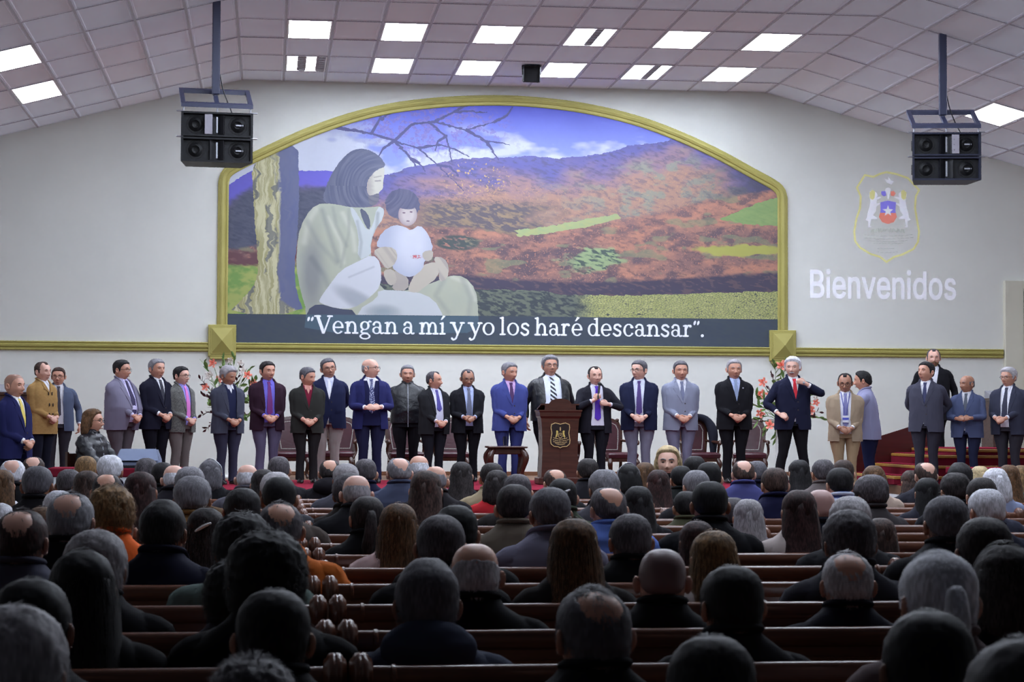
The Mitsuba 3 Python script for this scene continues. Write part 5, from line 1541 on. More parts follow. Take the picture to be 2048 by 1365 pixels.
        if kind == 'suit':      # a step along the closing edge, hip pocket flaps
            zs = np.linspace(max(0.80, zc - 0.1), zb, 6)
            chest = union(chest, front_strip(jt, zs, np.full(6, -0.002), np.full(6, 0.04), 0.0002, 0.0025))
        for s_ in (-1, 1):
            zs = np.array([0.965, 1.0])
            chest = union(chest, front_strip(jt, zs, s_ * np.full(2, 0.10), s_ * np.full(2, 0.165), 0.001, 0.005, 4))
        jacket = union(chest, *sleeves)
    if kind == 'hood':
        hm = trimesh.creation.icosphere(subdivisions=3)
        hm.vertices = hm.vertices * np.array([0.135, 0.075, 0.085]) + np.array([0, 0.085, 1.435])
        jacket = union(jacket, hm)
    jacket = wrinkle(fine(jacket, P.get('res', 0.045)), P.get('crease', 0.007), sd, 10)
    if kind == 'puffer':
        v = np.array(jacket.vertices)
        jacket.vertices = v + jacket.vertex_normals * (0.016 * np.abs(np.sin(v[:, 2] * math.pi / 0.085)) - 0.004)[:, None]
    jc = P.get('jacket', (40, 40, 52))
    jmat = P.get('jacket_mat') or cloth(jc)
    if kind == 'vest':
        jmat = cloth(jc)
    out.append(('jacket', jacket, jmat, 50, None))
    jk = 'jacket__'
    if kind in ('suit', 'open', 'coat'):
        wb = {'suit': 0.0, 'open': P.get('open_w', 0.07), 'coat': 0.012}[kind]
        for s_ in (-1, 1):
            zs = np.array([zb - 0.005, zb + (1.38 - zb) * 0.4, 1.345, 1.352, 1.395, 1.425, 1.445])
            e = np.interp(zs, [zb, 1.53], [wb, wt * 1.15])
            lw = np.array([0.012, 0.046, 0.078, 0.052, 0.050, 0.040, 0.028])
            out.append((jk + 'lapel', front_strip(jt, zs, s_ * (e - 0.004), s_ * (e + lw), 0.002, 0.007, 5), jmat, 40, None))
        c0 = np.interp(1.445, [zb, 1.53], [wb, wt * 1.15])
        cl = tube([(-c0 - 0.01, front_y(jt, c0, 1.44) - 0.004, 1.437), (-0.083, -0.010, 1.475), (-0.058, 0.065, 1.492), (0, 0.088, 1.497), (0.058, 0.065, 1.492), (0.083, -0.010, 1.475), (c0 + 0.01, front_y(jt, c0, 1.44) - 0.004, 1.437)], [0.012, 0.017, 0.02, 0.021, 0.02, 0.017, 0.012], 8, 3, 0.7)
        out.append((jk + 'collar', cl, jmat, 50, None))
        if kind == 'suit':
            for zz in (zb - 0.015, zb - 0.125)[:P.get('buttons', 2)]:
                out.append((jk + 'button', lathe([(0.010, 0), (0.010, 0.003), (0.006, 0.004)], 8, 'y', (0.03, front_y(jt, 0.03, zz) - 0.006, zz)), M('button', (60, 54, 54), 0.35), False, None))
    if kind in ('zip', 'puffer', 'hood'):
        zs = np.linspace(0.80, 1.44, 10)
        out.append((jk + 'zip', front_strip(jt, zs, np.full(10, -0.007), np.full(10, 0.007), 0.003, 0.005, 3), M('zip_metal', (120, 122, 130), 0.4, 0.5), False, None))
        out.append((jk + 'collar', tube([(-0.035, -0.072, 1.458), (-0.072, -0.02, 1.478), (-0.055, 0.06, 1.492), (0, 0.08, 1.496), (0.055, 0.06, 1.492), (0.072, -0.02, 1.478), (0.035, -0.072, 1.458)], [0.014, 0.018, 0.02, 0.02, 0.02, 0.018, 0.014], 8, 3, 0.7), jmat, 50, None))
    if P.get('shirt') is not None:
        sm = cloth(P['shirt'], 0.85)
        out.append(('shirt', torso_mesh(shirt_t[:-1], 32), sm, 40, None))
        cr = tube([(-0.012, -0.062, 1.436), (-0.050, -0.045, 1.458), (-0.060, 0.012, 1.478), (0, 0.074, 1.494), (0.060, 0.012, 1.478), (0.050, -0.045, 1.458), (0.012, -0.062, 1.436)], [0.009, 0.012, 0.014, 0.016, 0.014, 0.012, 0.009], 8, 3, 0.55)
        out.append(('shirt__collar', cr, sm, 50, None))
        if kind in ('suit', 'open', 'coat'):
            for s_ in (-1, 1):
                zs = np.array([1.395, 1.43, 1.458])
                out.append(('shirt__collar_point', front_strip(shirt_t, zs, s_ * np.array([0.036, 0.012, 0.004]), s_ * np.array([0.044, 0.052, 0.05]), 0.006, 0.005, 3), sm, False, None))
    if P.get('sweater') is not None:
        sw = torso_tab(wide, belly, -0.012, 0.86)
        m = torso_mesh(sw[:-1], 32)
        m = diff(m, plate(Polygon([(-0.075, 1.55), (0.075, 1.55), (0.0, 1.33)]), 0.5, lambda v: np.c_[v[:, 0], -0.03 - v[:, 2], v[:, 1]]))
        out.append(('sweater', m, cloth(P['sweater']), 40, None))
    if P.get('tie') is not None:
        zend = P.get('tie_end', 1.0) if kind != 'suit' else max(P.get('tie_end', 1.0), zb + 0.06)
        zs = np.array([zend - 0.035, zend, 1.18, 1.36, 1.405, 1.412, 1.44])
        hw = np.array([0.002, 0.042, 0.036, 0.021, 0.014, 0.022, 0.026]) * P.get('tie_w', 1.0)
        tm = P.get('tie_mat') or cloth(P['tie'], 0.6, 0.4)
        out.append(('tie', front_strip(shirt_t, zs, -hw, hw, 0.008, 0.007, 4), tm, 30, None))
    if P.get('waistcoat') is not None:
        wc = torso_tab(wide, belly, -0.010, 0.80, 1.42)
        m = torso_mesh(wc, 32)
        m = diff(m, plate(Polygon([(-0.08, 1.5), (0.08, 1.5), (0.0, 1.19)]), 0.5, lambda v: np.c_[v[:, 0], -0.03 - v[:, 2], v[:, 1]]))
        out.append(('waistcoat', m, cloth(P['waistcoat']), 40, None))
        for zz in (1.13, 1.05, 0.97):
            out.append(('waistcoat__button', lathe([(0.008, 0), (0.008, 0.003), (0.005, 0.004)], 8, 'y', (0, front_y(wc, 0, zz) - 0.004, zz)), M('button_pale', (190, 190, 196), 0.35), False, None))
    out += (P['extra'](jt, shirt_t) if 'extra' in P else [])
    return out


def make_person(key, P, base):
    """One person with the soles at base, facing -y turned by P['turn']."""
    out = person_parts(P)
    h = P.get('h', 1.70) / 1.70
    sh_ = -0.38 if P.get('seated') else 0.0
    A = rotz(P.get('turn', 0)) * h
    lean = P.get('lean', 0.0)
    b = np.array(base, float) + np.array([0, 0, sh_ * h])
    roots = {}
    for nm, m, mt, smv, lb in out:
        v = np.asarray(m.vertices).copy()
        if lean:
            zz = np.maximum(v[:, 2] - 0.9, 0)
            v = v + np.c_[zz * 0, -zz * math.sin(math.radians(lean)), zz * 0]
        m = trimesh.Trimesh(v @ A.T + b, m.faces, process=False)
        par, _, leaf = nm.rpartition('__')
        roots_key = key + '__' + roots.get(par, par) if par else key
        k2 = add(leaf, m, mt, roots_key, smv, lb)
        roots[nm] = k2[len(key) + 2:]
    return key


M('eye_dark', (38, 28, 26), 0.25, 0.6)
M('glasses_frame', (30, 28, 34), 0.3, 0.6)
# ------------------------------------------------------------------ the men standing along the stage
scene['mat_tie_stripes'] = {'type': 'twosided', 'bsdf': {'type': 'principled', 'roughness': 0.6, 'base_color': proc(lambda p, n, uv: dr.select(dr.abs((p.x * 0.75 + p.z) * 16 - dr.floor((p.x * 0.75 + p.z) * 16) - 0.5) < 0.25, mi.Color3f(*lin((30, 32, 46))), mi.Color3f(*lin((214, 220, 232)))))}}
scene['mat_tie_dots'] = {'type': 'twosided', 'bsdf': {'type': 'principled', 'roughness': 0.6, 'base_color': proc(lambda p, n, uv: mix(lin((44, 50, 100)), lin((200, 206, 226)), smoothstep(0.30, 0.22, voronoi(p.x * 45, p.z * 45)[0])))}}
M('leather', None, 0.38, 0.5, tex=proc(lambda p, n, uv: mix(lin((23, 24, 31)), lin((15, 16, 21)), fbm(p.x * 12, p.y * 12, p.z * 12))), bump=proc(lambda p, n, uv: fbm(p.x * 22, p.y * 22, p.z * 22)), bscale=0.006)
M('tweed', None, 0.95, 0.1, tex=proc(lambda p, n, uv: mix(lin((112, 112, 108)), lin((84, 84, 84)), smoothstep(0.35, 0.65, noise(p.x * 130, p.y * 130, p.z * 130)))))
M('camel', None, 0.95, 0.1, tex=proc(lambda p, n, uv: mix(lin((160, 128, 82)), lin((142, 110, 68)), fbm(p.x * 40, p.y * 40, p.z * 40))))
WHITE, BLACKH, GREY, DGREY, BROWNH = (206, 206, 212), (28, 25, 26), (136, 134, 138), (74, 70, 72), (56, 42, 34)
TAN, PALE, DARK = (190, 138, 116), (206, 160, 142), (160, 112, 90)


def mic_extra(jt, st):
    a, b = np.array([-0.028, -0.275, 1.262]), np.array([0.012, -0.205, 1.452])
    d = (b - a) / np.linalg.norm(b - a)
    return [('microphone', cat(tube([a, b], [0.013, 0.017], 10, 1), trimesh.Trimesh(trimesh.creation.icosphere(subdivisions=2).vertices * 0.028 + b + d * 0.02, trimesh.creation.icosphere(subdivisions=2).faces, process=False)), M('mic_black', (20, 20, 24), 0.45), 40, 'black hand microphone')]


def toggles(jt, st):
    o = []
    for z in (1.28, 1.12, 0.98):
        for s_ in (-1, 1):
            y = float(front_y(jt, 0.05, z))
            o.append(('jacket__toggle', tube([(s_ * 0.035, y - 0.012, z + 0.012), (s_ * 0.035, y - 0.014, z - 0.02)], [0.008, 0.008], 6, 1), M('horn', (40, 30, 26), 0.4), 40, None))
    return o


def badge(jt, st):
    o = []
    y = float(front_y(jt, 0.06, 1.08)) - 0.012
    for s_ in (-1, 1):
        o.append(('lanyard', front_strip(jt, np.array([1.10, 1.25, 1.40, 1.46]), s_ * np.array([0.0, 0.022, 0.05, 0.06]), s_ * np.array([0.012, 0.034, 0.062, 0.072]), 0.012, 0.004, 3), M('lanyard_blue', (84, 84, 150), 0.7), False, None))
    o.append(('badge', box(-0.045, 0.045, y - 0.012, y - 0.006, 1.02, 1.12, 0.002), M('badge_white', (216, 216, 228), 0.4), False, 'white name badge with a blue band'))
    o.append(('badge__badge_band', box(-0.044, 0.044, y - 0.014, y - 0.0122, 1.055, 1.09), M('badge_blue', (88, 96, 190), 0.4), False, None))
    return o


def pin(jt, st):
    y = float(front_y(jt, 0.10, 1.33)) - 0.014
    return [('lapel_pin', lathe([(0.009, 0), (0.009, 0.004), (0.004, 0.006)], 10, 'y', (0.095, y, 1.33)), M('badge_white', (216, 216, 228), 0.4), False, 'small white pin')]


def watch(jt, st):
    w = np.array(POSES['tie'][1][0])
    return [('wristwatch', lathe([(0.020, -0.012), (0.022, 0.0), (0.020, 0.012)], 10, 'x', (w[0] - 0.03, w[1] - 0.015, w[2] + 0.004)), M('bright_metal', (176, 178, 186), 0.3), 40, 'steel wristwatch')]


# head x, top of the head y (photograph), preferred distance, label, settings
MEN = [
    (28, 751, 24.5, 'shaven-headed man in a navy suit and yellow tie, first from the left', dict(turn=58, hair='shaved', hair_col=(150, 112, 96), brow_col=(60, 48, 44), jacket=(28, 30, 72), shirt=(226, 226, 230), tie=(206, 186, 92), trousers=(22, 23, 44), skin=TAN, pose='clasp', fat=0.05)),
    (85, 727, 28.0, 'balding man in a camel duffle coat with toggles', dict(turn=52, hair='receding', hair_col=(50, 42, 42), jacket_mat='mat_camel', jacket_kind='coat', hem=0.70, zb=1.30, shirt=(222, 222, 228), trousers=(20, 22, 36), skin=PALE, extra=toggles, cuffs=False, fat=0.05, wide=1.18)),
    (117, 738, 29.6, 'smiling man with glasses in a blue-grey suit behind the camel coat', dict(turn=8, head_turn=-10, hair='short', hair_col=(58, 50, 50), glasses=True, jacket=(74, 82, 104), jacket_kind='open', zb=1.2, shirt=(206, 206, 214), tie=(52, 48, 60), trousers=(44, 42, 50), pose='sides', skin=TAN)),
    (243, 723, 27.8, 'stout man with glasses in a lavender-grey jacket and dark tie', dict(turn=52, head_turn=12, hair='short', hair_col=(24, 22, 26), glasses=True, jacket=(116, 112, 132), jacket_kind='open', open_w=0.06, shirt=(196, 190, 224), tie=(40, 30, 70), trousers=(84, 78, 84), belly=0.10, wide=1.26, fat=0.10, skin=TAN, pose='clasp')),
    (313, 721, 28.0, 'grey-cropped man in a dark navy suit with white cuffs', dict(turn=42, hair='short', hair_col=(112, 110, 114), jacket=(24, 24, 40), shirt=(228, 228, 234), tie=(26, 26, 44), trousers=(18, 18, 28), sleeve=0.07, skin=TAN)),
    (362, 736, 28.2, 'dark-haired man with glasses in a grey tweed jacket and pink tie', dict(turn=48, head_turn=8, hair='short', hair_col=(30, 26, 28), glasses=True, jacket_mat='mat_tweed', jacket_kind='open', open_w=0.05, shirt=(150, 144, 214), tie=(206, 116, 190), trousers=(112, 106, 104), skin=PALE)),
    (456, 736, 27.3, 'grey-haired man looking down in a slate jacket over a navy jumper', dict(turn=28, head_turn=22, nod=14, hair='full', hair_col=(132, 132, 140), jacket=(60, 62, 76), jacket_kind='open', open_w=0.06, shirt=(206, 206, 214), sweater=(28, 32, 60), trousers=(46, 46, 64), skin=DARK, cuffs=False)),
    (535, 726, 28.2, 'man in a dark maroon blazer with violet shirt and magenta tie', dict(turn=14, head_turn=16, hair='short', hair_col=(34, 32, 36), jacket=(46, 26, 40), jacket_kind='open', open_w=0.07, shirt=(112, 104, 200), tie=(104, 30, 108), trousers=(92, 86, 112), skin=TAN)),
    (615, 738, 28.0, 'man looking aside in an olive-black blazer over a wine-red jumper', dict(turn=8, head_turn=44, nod=10, hair='short', hair_col=(104, 98, 98), jacket=(42, 42, 40), jacket_kind='suit', zb=1.10, shirt=(206, 150, 140), sweater=(110, 28, 50), trousers=(30, 28, 30), skin=TAN)),
    (657, 720, 28.7, 'smiling man with glasses in a navy blazer and khaki-white trousers', dict(turn=4, head_turn=6, tilt=-10, hair='short', hair_col=(72, 72, 80), glasses=True, jacket=(28, 32, 62), jacket_kind='suit', zb=1.13, shirt=(206, 210, 232), tie=(226, 226, 236), trousers=(172, 164, 160), pose='behind', skin=TAN, wide=1.20, fat=0.06)),
    (741, 720, 28.0, 'bald man with glasses in a three-piece navy suit and dotted tie', dict(turn=6, head_turn=52, nod=-4, hair='fringe', hair_col=(150, 146, 148), glasses=True, jacket=(36, 38, 84), jacket_kind='open', open_w=0.10, vw=0.10, zb=1.16, shirt=(224, 224, 234), tie=(52, 60, 110), tie_mat='mat_tie_dots', waistcoat=(28, 30, 66), trousers=(26, 28, 56), pose='clasp_high', skin=PALE)),
    (815, 733, 29.4, 'grey-cropped man in a zipped black leather jacket', dict(turn=0, hair='short', hair_col=(118, 118, 128), jacket_mat='mat_leather', jacket_kind='zip', hem=0.86, shirt=(190, 186, 190), trousers=(20, 20, 26), pose='behind', skin=TAN, cuffs=False, wide=1.21, belly=0.04)),
    (868, 746, 28.6, 'short man in a black suit with a violet-blue tie, head turned aside', dict(turn=24, head_turn=38, hair='receding', hair_col=(62, 58, 60), jacket=(30, 30, 34), jacket_kind='open', open_w=0.07, shirt=(206, 206, 226), tie=(70, 62, 140), tie_end=1.14, trousers=(24, 24, 32), skin=TAN, belly=0.05)),
    (935, 742, 28.8, 'man with glasses in a black suit and grey tie, head bowed', dict(turn=6, nod=10, hair='receding', hair_col=(66, 64, 68), glasses=True, jacket=(26, 26, 32), jacket_kind='open', open_w=0.05, shirt=(176, 186, 224), tie=(98, 102, 124), trousers=(20, 20, 26), skin=DARK, pose='hold')),
    (1019, 728, 28.0, 'grey-haired man in a bright blue suit with pink shirt and plum tie', dict(turn=8, head_turn=24, nod=4, hair='short', hair_col=(118, 114, 116), jacket=(64, 72, 134), jacket_kind='suit', zb=1.12, shirt=(206, 170, 214), tie=(66, 28, 84), trousers=(52, 58, 112), skin=TAN, cuffs=False)),
    (1100, 715, 28.4, 'stout man with glasses behind the lectern in an open black jacket and striped tie', dict(turn=8, head_turn=-2, nod=-6, hair='full', hair_col=(108, 106, 110), glasses=True, jacket_mat='mat_leather', jacket_kind='open', open_w=0.12, vw=0.11, hem=0.84, zb=1.1, shirt=(220, 224, 238), tie=(200, 200, 210), tie_mat='mat_tie_stripes', tie_w=1.25, tie_end=0.98, trousers=(26, 26, 34), pose='sides', skin=TAN, wide=1.26, belly=0.06, fat=0.10, cuffs=False)),
    (1190, 736, 27.7, 'man in a black suit speaking into a microphone, purple tie', dict(turn=6, hair='receding', hair_col=(44, 38, 40), jacket=(28, 27, 36), jacket_kind='open', open_w=0.085, vw=0.09, zb=1.1, shirt=(206, 204, 220), tie=(76, 34, 168), tie_end=0.97, tie_w=1.1, trousers=(20, 20, 28), pose='mic', skin=PALE, extra=mic_extra, sleeve=0.06)),
    (1278, 724, 28.0, 'man with glasses in a navy blazer and grey jeans, head turned to the speaker', dict(turn=-10, head_turn=-34, hair='short', hair_col=(98, 98, 104), glasses=True, jacket=(26, 30, 56), jacket_kind='open', open_w=0.055, shirt=(206, 210, 226), tie=(66, 44, 110), trousers=(112, 112, 130), skin=PALE, fat=0.1, wide=1.20, belly=0.05, cuffs=False)),
    (1361, 725, 28.0, 'man in a pale blue-grey suit and grey tie', dict(turn=0, hair='short', hair_col=(78, 76, 78), jacket=(128, 132, 152), jacket_kind='suit', zb=1.14, shirt=(220, 220, 230), tie=(106, 110, 138), trousers=(110, 110, 132), skin=TAN)),
    (1468, 722, 28.0, 'grey-haired man in a black suit with a pale blue tie and lapel pin', dict(turn=0, hair='short', hair_col=(150, 148, 152), jacket=(22, 22, 27), jacket_kind='suit', zb=1.12, shirt=(178, 190, 226), tie=(128, 142, 172), trousers=(18, 18, 23), skin=TAN, extra=pin, cuffs=False)),
    (1585, 718, 27.2, 'white-haired man with moustache straightening his red tie', dict(turn=0, head_turn=-22, hair='full', hair_col=(206, 206, 212), brow_col=(120, 116, 116), moustache=True, beard_col=(180, 176, 176), jacket=(24, 26, 48), jacket_kind='suit', zb=1.14, shirt=(232, 232, 236), tie=(196, 32, 48), trousers=(16, 16, 20), pose='tie', stance=0.17, skin=PALE, extra=watch, sleeve=0.075)),
    (1690, 750, 28.0, 'man with glasses in a tan blazer wearing a lanyard badge', dict(turn=-14, head_turn=-4, nod=10, hair='receding', hair_col=(46, 40, 40), glasses=True, jacket=(150, 132, 112), jacket_kind='open', open_w=0.07, shirt=(222, 222, 232), tie=(120, 120, 168), trousers=(154, 130, 102), skin=DARK, extra=badge)),
    (1739, 745, 28.5, 'man in a lavender-grey jacket seen from behind, leaning to his neighbour', dict(turn=-112, hair='short', hair_col=(26, 24, 26), jacket=(132, 132, 162), jacket_kind='suit', zb=1.1, shirt=(224, 224, 232), trousers=(26, 30, 62), pose='reach', skin=TAN, lean=7, cuffs=False)),
    (1867, 701, 30.4, 'bearded man in a black overcoat standing behind the charcoal suit', dict(turn=-14, hair='receding', hair_col=(84, 66, 54), beard=True, beard_col=(96, 74, 62), jacket=(20, 20, 25), jacket_kind='coat', hem=0.62, shirt=(212, 212, 220), trousers=(18, 18, 23), pose='sides', skin=PALE, wide=1.22)),
    (1852, 727, 27.1, 'dark-haired man in a charcoal suit and navy tie, hands behind his back', dict(turn=-28, head_turn=-30, nod=-8, hair='short', hair_col=(30, 26, 26), jacket=(64, 64, 78), jacket_kind='suit', zb=1.12, shirt=(224, 224, 232), tie=(34, 38, 80), trousers=(44, 42, 52), pose='behind', skin=TAN, cuffs=False, wide=1.16)),
    (1934, 753, 27.1, 'elderly balding man in a slate blue suit looking aside', dict(turn=-30, head_turn=-38, hair='fringe', hair_col=(96, 82, 78), jacket=(70, 78, 108), jacket_kind='suit', zb=1.12, shirt=(206, 206, 214), tie=(70, 76, 90), trousers=(32, 36, 60), pose='clasp_high', skin=DARK, cuffs=False, belly=0.04)),
    (2017, 739, 27.0, 'white-haired man with glasses in a charcoal suit at the right edge', dict(turn=-40, head_turn=-16, hair='full', hair_col=(168, 168, 174), glasses=True, jacket=(52, 54, 70), jacket_kind='open', open_w=0.06, shirt=(222, 222, 232), tie=(34, 36, 60), trousers=(48, 46, 54), pose='hold', skin=TAN, sleeve=0.06, wide=1.21, belly=0.05)),
]
for i, (px, py, Y, lb, P) in enumerate(MEN):
    base_z = SZ + 0.001
    if px == 1867:
        base_z = SZ + 0.30
    if px in (1690, 1739):
        base_z = PIT_Z + 0.011
    if px == 28:
        base_z = 0.421
    k = thing('person', lb, 'person', 'people standing on the stage')
    for _ in range(6):
        top = at(px, py, Y)
        h = (top[2] - base_z) * 1.70 / 1.712
        if h < (1.47 if px == 1934 else 1.54) and Y < 31.2:
            Y += 0.45
        elif h > 1.80:
            Y -= 0.3
        else:
            break
    hx = math.sin(math.radians(P.get('turn', 0)))
    P = {'seed': i + 1, 'face': True, **P, 'h': float(h)}
    make_person(k, P, (float(top[0]), Y, base_z))
    if px == 1867:
        b = thing('step_stool', 'dark wooden box that the man in the black overcoat stands on', 'step')
        add('box', box(float(top[0]) - 0.35, float(top[0]) + 0.35, Y - 0.3, Y + 0.3, SZ + 0.001, base_z - 0.001, 0.01), 'dark_wood', b)

# seated woman in a quilted jacket on a chair on the low riser before the stage
WY, RIS = 24.3, 0.42
sw = at(185, 822, WY)
rs = add('orchestra_riser', box(float(sw[0]) - 2.6, float(sw[0]) + 1.1, 23.75, 25.36, 0.001, RIS, 0.01), 'stage_boards')
tag(rs, 'low brown riser before the left end of the stage', 'platform')
k = thing('person', 'seated brown-haired woman with glasses in a black quilted jacket below the lavender-grey jacket', 'person')
hs_ = (sw[2] - RIS) / 1.33
make_person(k, dict(seated=True, turn=62, head_turn=10, female=True, wide=1.05, hair='bob', hair_col=(84, 64, 52), jacket_mat='mat_leather', jacket_kind='puffer', pose='lap', trousers=(26, 26, 34), skin=TAN, glasses=True, cuffs=False, h=hs_ * 1.70), (float(sw[0]), WY, RIS + 0.001))
fc_ = thing('chair', 'plain dark chair under the seated woman in the quilted jacket', 'chair')
Rc = T().translate([float(sw[0]), WY, RIS + 0.001]).rotate([0, 0, 1], 62)
add('seat', box(-0.21, 0.21, -0.28, 0.16, 0.395 * hs_ - 0.03, 0.395 * hs_, 0.01), 'dark_wood', fc_, to=Rc)
add('backrest', box(-0.2, 0.2, 0.21, 0.235, 0.5, 0.85, 0.01), 'dark_wood', fc_, to=Rc)
for sx in (-1, 1):
    add('leg', box(sx * 0.19 - 0.016, sx * 0.19 + 0.016, 0.205, 0.237, 0.0, 0.86), 'dark_wood', fc_, to=Rc)
    add('leg', box(sx * 0.19 - 0.016, sx * 0.19 + 0.016, -0.27, -0.238, 0.0, 0.36 * hs_), 'dark_wood', fc_, to=Rc)

# the blonde woman who looks back from the front pew
BY = 18.15
bl = at(1333, 897, BY)
k = thing('person', 'blonde woman in black before the front pew, turning round to face the camera', 'person')
make_person(k, dict(seated=True, turn=82, head_turn=-96, female=True, wide=1.0, hair='bob', hair_col=(178, 154, 110), brow_col=(150, 120, 96), jacket=(22, 22, 27), jacket_kind='zip', pose='lap', trousers=(26, 26, 34), skin=(214, 168, 148), cuffs=False, h=bl[2] / 1.33 * 1.70), (float(bl[0]), BY, 0.001))

bc = thing('chair', 'plain dark chair under the blonde woman before the front pew', 'chair')
Rb = T().translate([float(bl[0]), BY, 0.001]).rotate([0, 0, 1], 82)
hb = bl[2] / 1.33
add('seat', box(-0.21, 0.21, -0.28, 0.16, 0.39 * hb - 0.03, 0.39 * hb, 0.01), 'dark_wood', bc, to=Rb)
add('backrest', box(-0.2, 0.2, 0.22, 0.245, 0.5, 0.85, 0.01), 'dark_wood', bc, to=Rb)
for sx in (-1, 1):
    add('leg', box(sx * 0.19 - 0.016, sx * 0.19 + 0.016, 0.215, 0.247, 0.0, 0.86), 'dark_wood', bc, to=Rb)
    add('leg', box(sx * 0.19 - 0.016, sx * 0.19 + 0.016, -0.27, -0.238, 0.0, 0.36 * hb), 'dark_wood', bc, to=Rb)
# ------------------------------------------------------------------ pews
PEW_Y0, PEW_DY = 5.30, 0.90
JOINTS = [-2.46, 0.21, 2.88, 5.55, 8.22]
ORDS = ['front', 'second', 'third', 'fourth', 'fifth', 'sixth', 'seventh', 'eighth', 'ninth', 'tenth', 'eleventh', 'twelfth', 'thirteenth', 'fourteenth', 'fifteenth', 'sixteenth']
BLOCK = ['left', 'middle', 'right', 'outer right']
LP = JOINTS[1] - JOINTS[0]


def pew_parts():
    L = LP / 2
    d = {}
    prof = [(-0.012, 0.10), (0.020, 0.10), (0.030, 0.5), (0.008, 0.935), (-0.014, 0.935), (-0.002, 0.5)]
    d['backrest'] = loft([[(x, y, z) for y, z in prof] for x in (-L + 0.055, L - 0.055)])
    a = np.linspace(0, 2 * np.pi, 17)[:-1]
    rail = [(0.028 * math.cos(q) - 0.003 + 0.004 * math.cos(2 * q), 0.962 + 0.032 * math.sin(q)) for q in a]
    d['top_rail'] = loft([[(x, y, z) for y, z in rail] for x in (-L + 0.056, L - 0.056)])
    d['back_panel'] = loft([[(x, y, z) for y, z in ((-0.022, 0.62), (-0.012, 0.62), (-0.018, 0.90), (-0.028, 0.90))] for x in (-L + 0.12, L - 0.12)])
    d['seat'] = loft([[(x, y, z) for y, z in ((0.03, 0.395), (0.42, 0.405), (0.44, 0.39), (0.42, 0.365), (0.03, 0.36))] for x in (-L + 0.055, L - 0.055)])
    end = Polygon([(-0.03, 0.0), (0.42, 0.0), (0.44, 0.40), (0.40, 0.46), (0.36, 0.60), (0.16, 0.64), (0.06, 0.74), (0.035, 0.95), (-0.035, 0.95), (-0.02, 0.5)])
    d['end_panel'] = plate(end, 0.05, lambda v: np.c_[v[:, 2], v[:, 0], v[:, 1]])
    pr = [(0.006, -0.031), (0.030, -0.031), (0.040, -0.028), (0.044, -0.022), (0.050, -0.020), (0.056, -0.013), (0.0575, -0.005), (0.0545, 0.0), (0.0575, 0.005), (0.056, 0.013), (0.050, 0.020), (0.044, 0.022), (0.040, 0.028), (0.030, 0.031), (0.006, 0.031)]
    d['scroll_end'] = lathe(pr, 26, 'x', (0, -0.006, 0.972))
    d['rail_ring'] = lathe([(0.030, -0.008), (0.036, -0.005), (0.036, 0.005), (0.030, 0.008)], 16, 'x', (0, -0.004, 0.962))
    return d


PW_ = {k_: ply(m_, None, 40) for k_, m_ in pew_parts().items()}
M('pew_wood', None, 0.24, 0.5, clearcoat=0.6, clearcoat_gloss=0.92,
  tex=proc(lambda p, n, uv: mix(lin((116, 72, 50)), lin((78, 44, 32)), fbm(p.x * 3 + 2 * noise(p.z * 9, p.y), p.y * 34, p.z * 34))))
for n in range(-1, 14):
    for b in range(4):
        x0, x1 = JOINTS[b], JOINTS[b + 1]
        Y = PEW_Y0 + PEW_DY * n
        if pix((x0, Y, 1.0))[0] > 2060 or pix((x1, Y, 1.0))[0] < -10:
            continue
        t = thing('pew', f'dark polished wooden pew, {ORDS[13 - n]} row from the stage, {BLOCK[b]} block', 'pew', 'rows of polished wooden pews')
        c = (x0 + x1) / 2
        to = T().translate([c, Y, 0.0])
        for nm in ('backrest', 'top_rail', 'back_panel', 'seat'):
            add(nm, PW_[nm], 'pew_wood', t, to=to)
        for s_ in (-1, 1):
            e = T().translate([c + s_ * (LP / 2 - 0.030) - 0.025, Y, 0.001])
            add('end_panel', PW_['end_panel'], 'pew_wood', t, to=e)
            add('scroll_end', PW_['scroll_end'], 'pew_wood', t, to=T().translate([c + s_ * (LP / 2 - 0.034), Y, 0.0]))
            add('rail_ring', PW_['rail_ring'], 'pew_wood', t, to=T().translate([c + s_ * (LP / 2 - 0.12), Y, 0.0]))

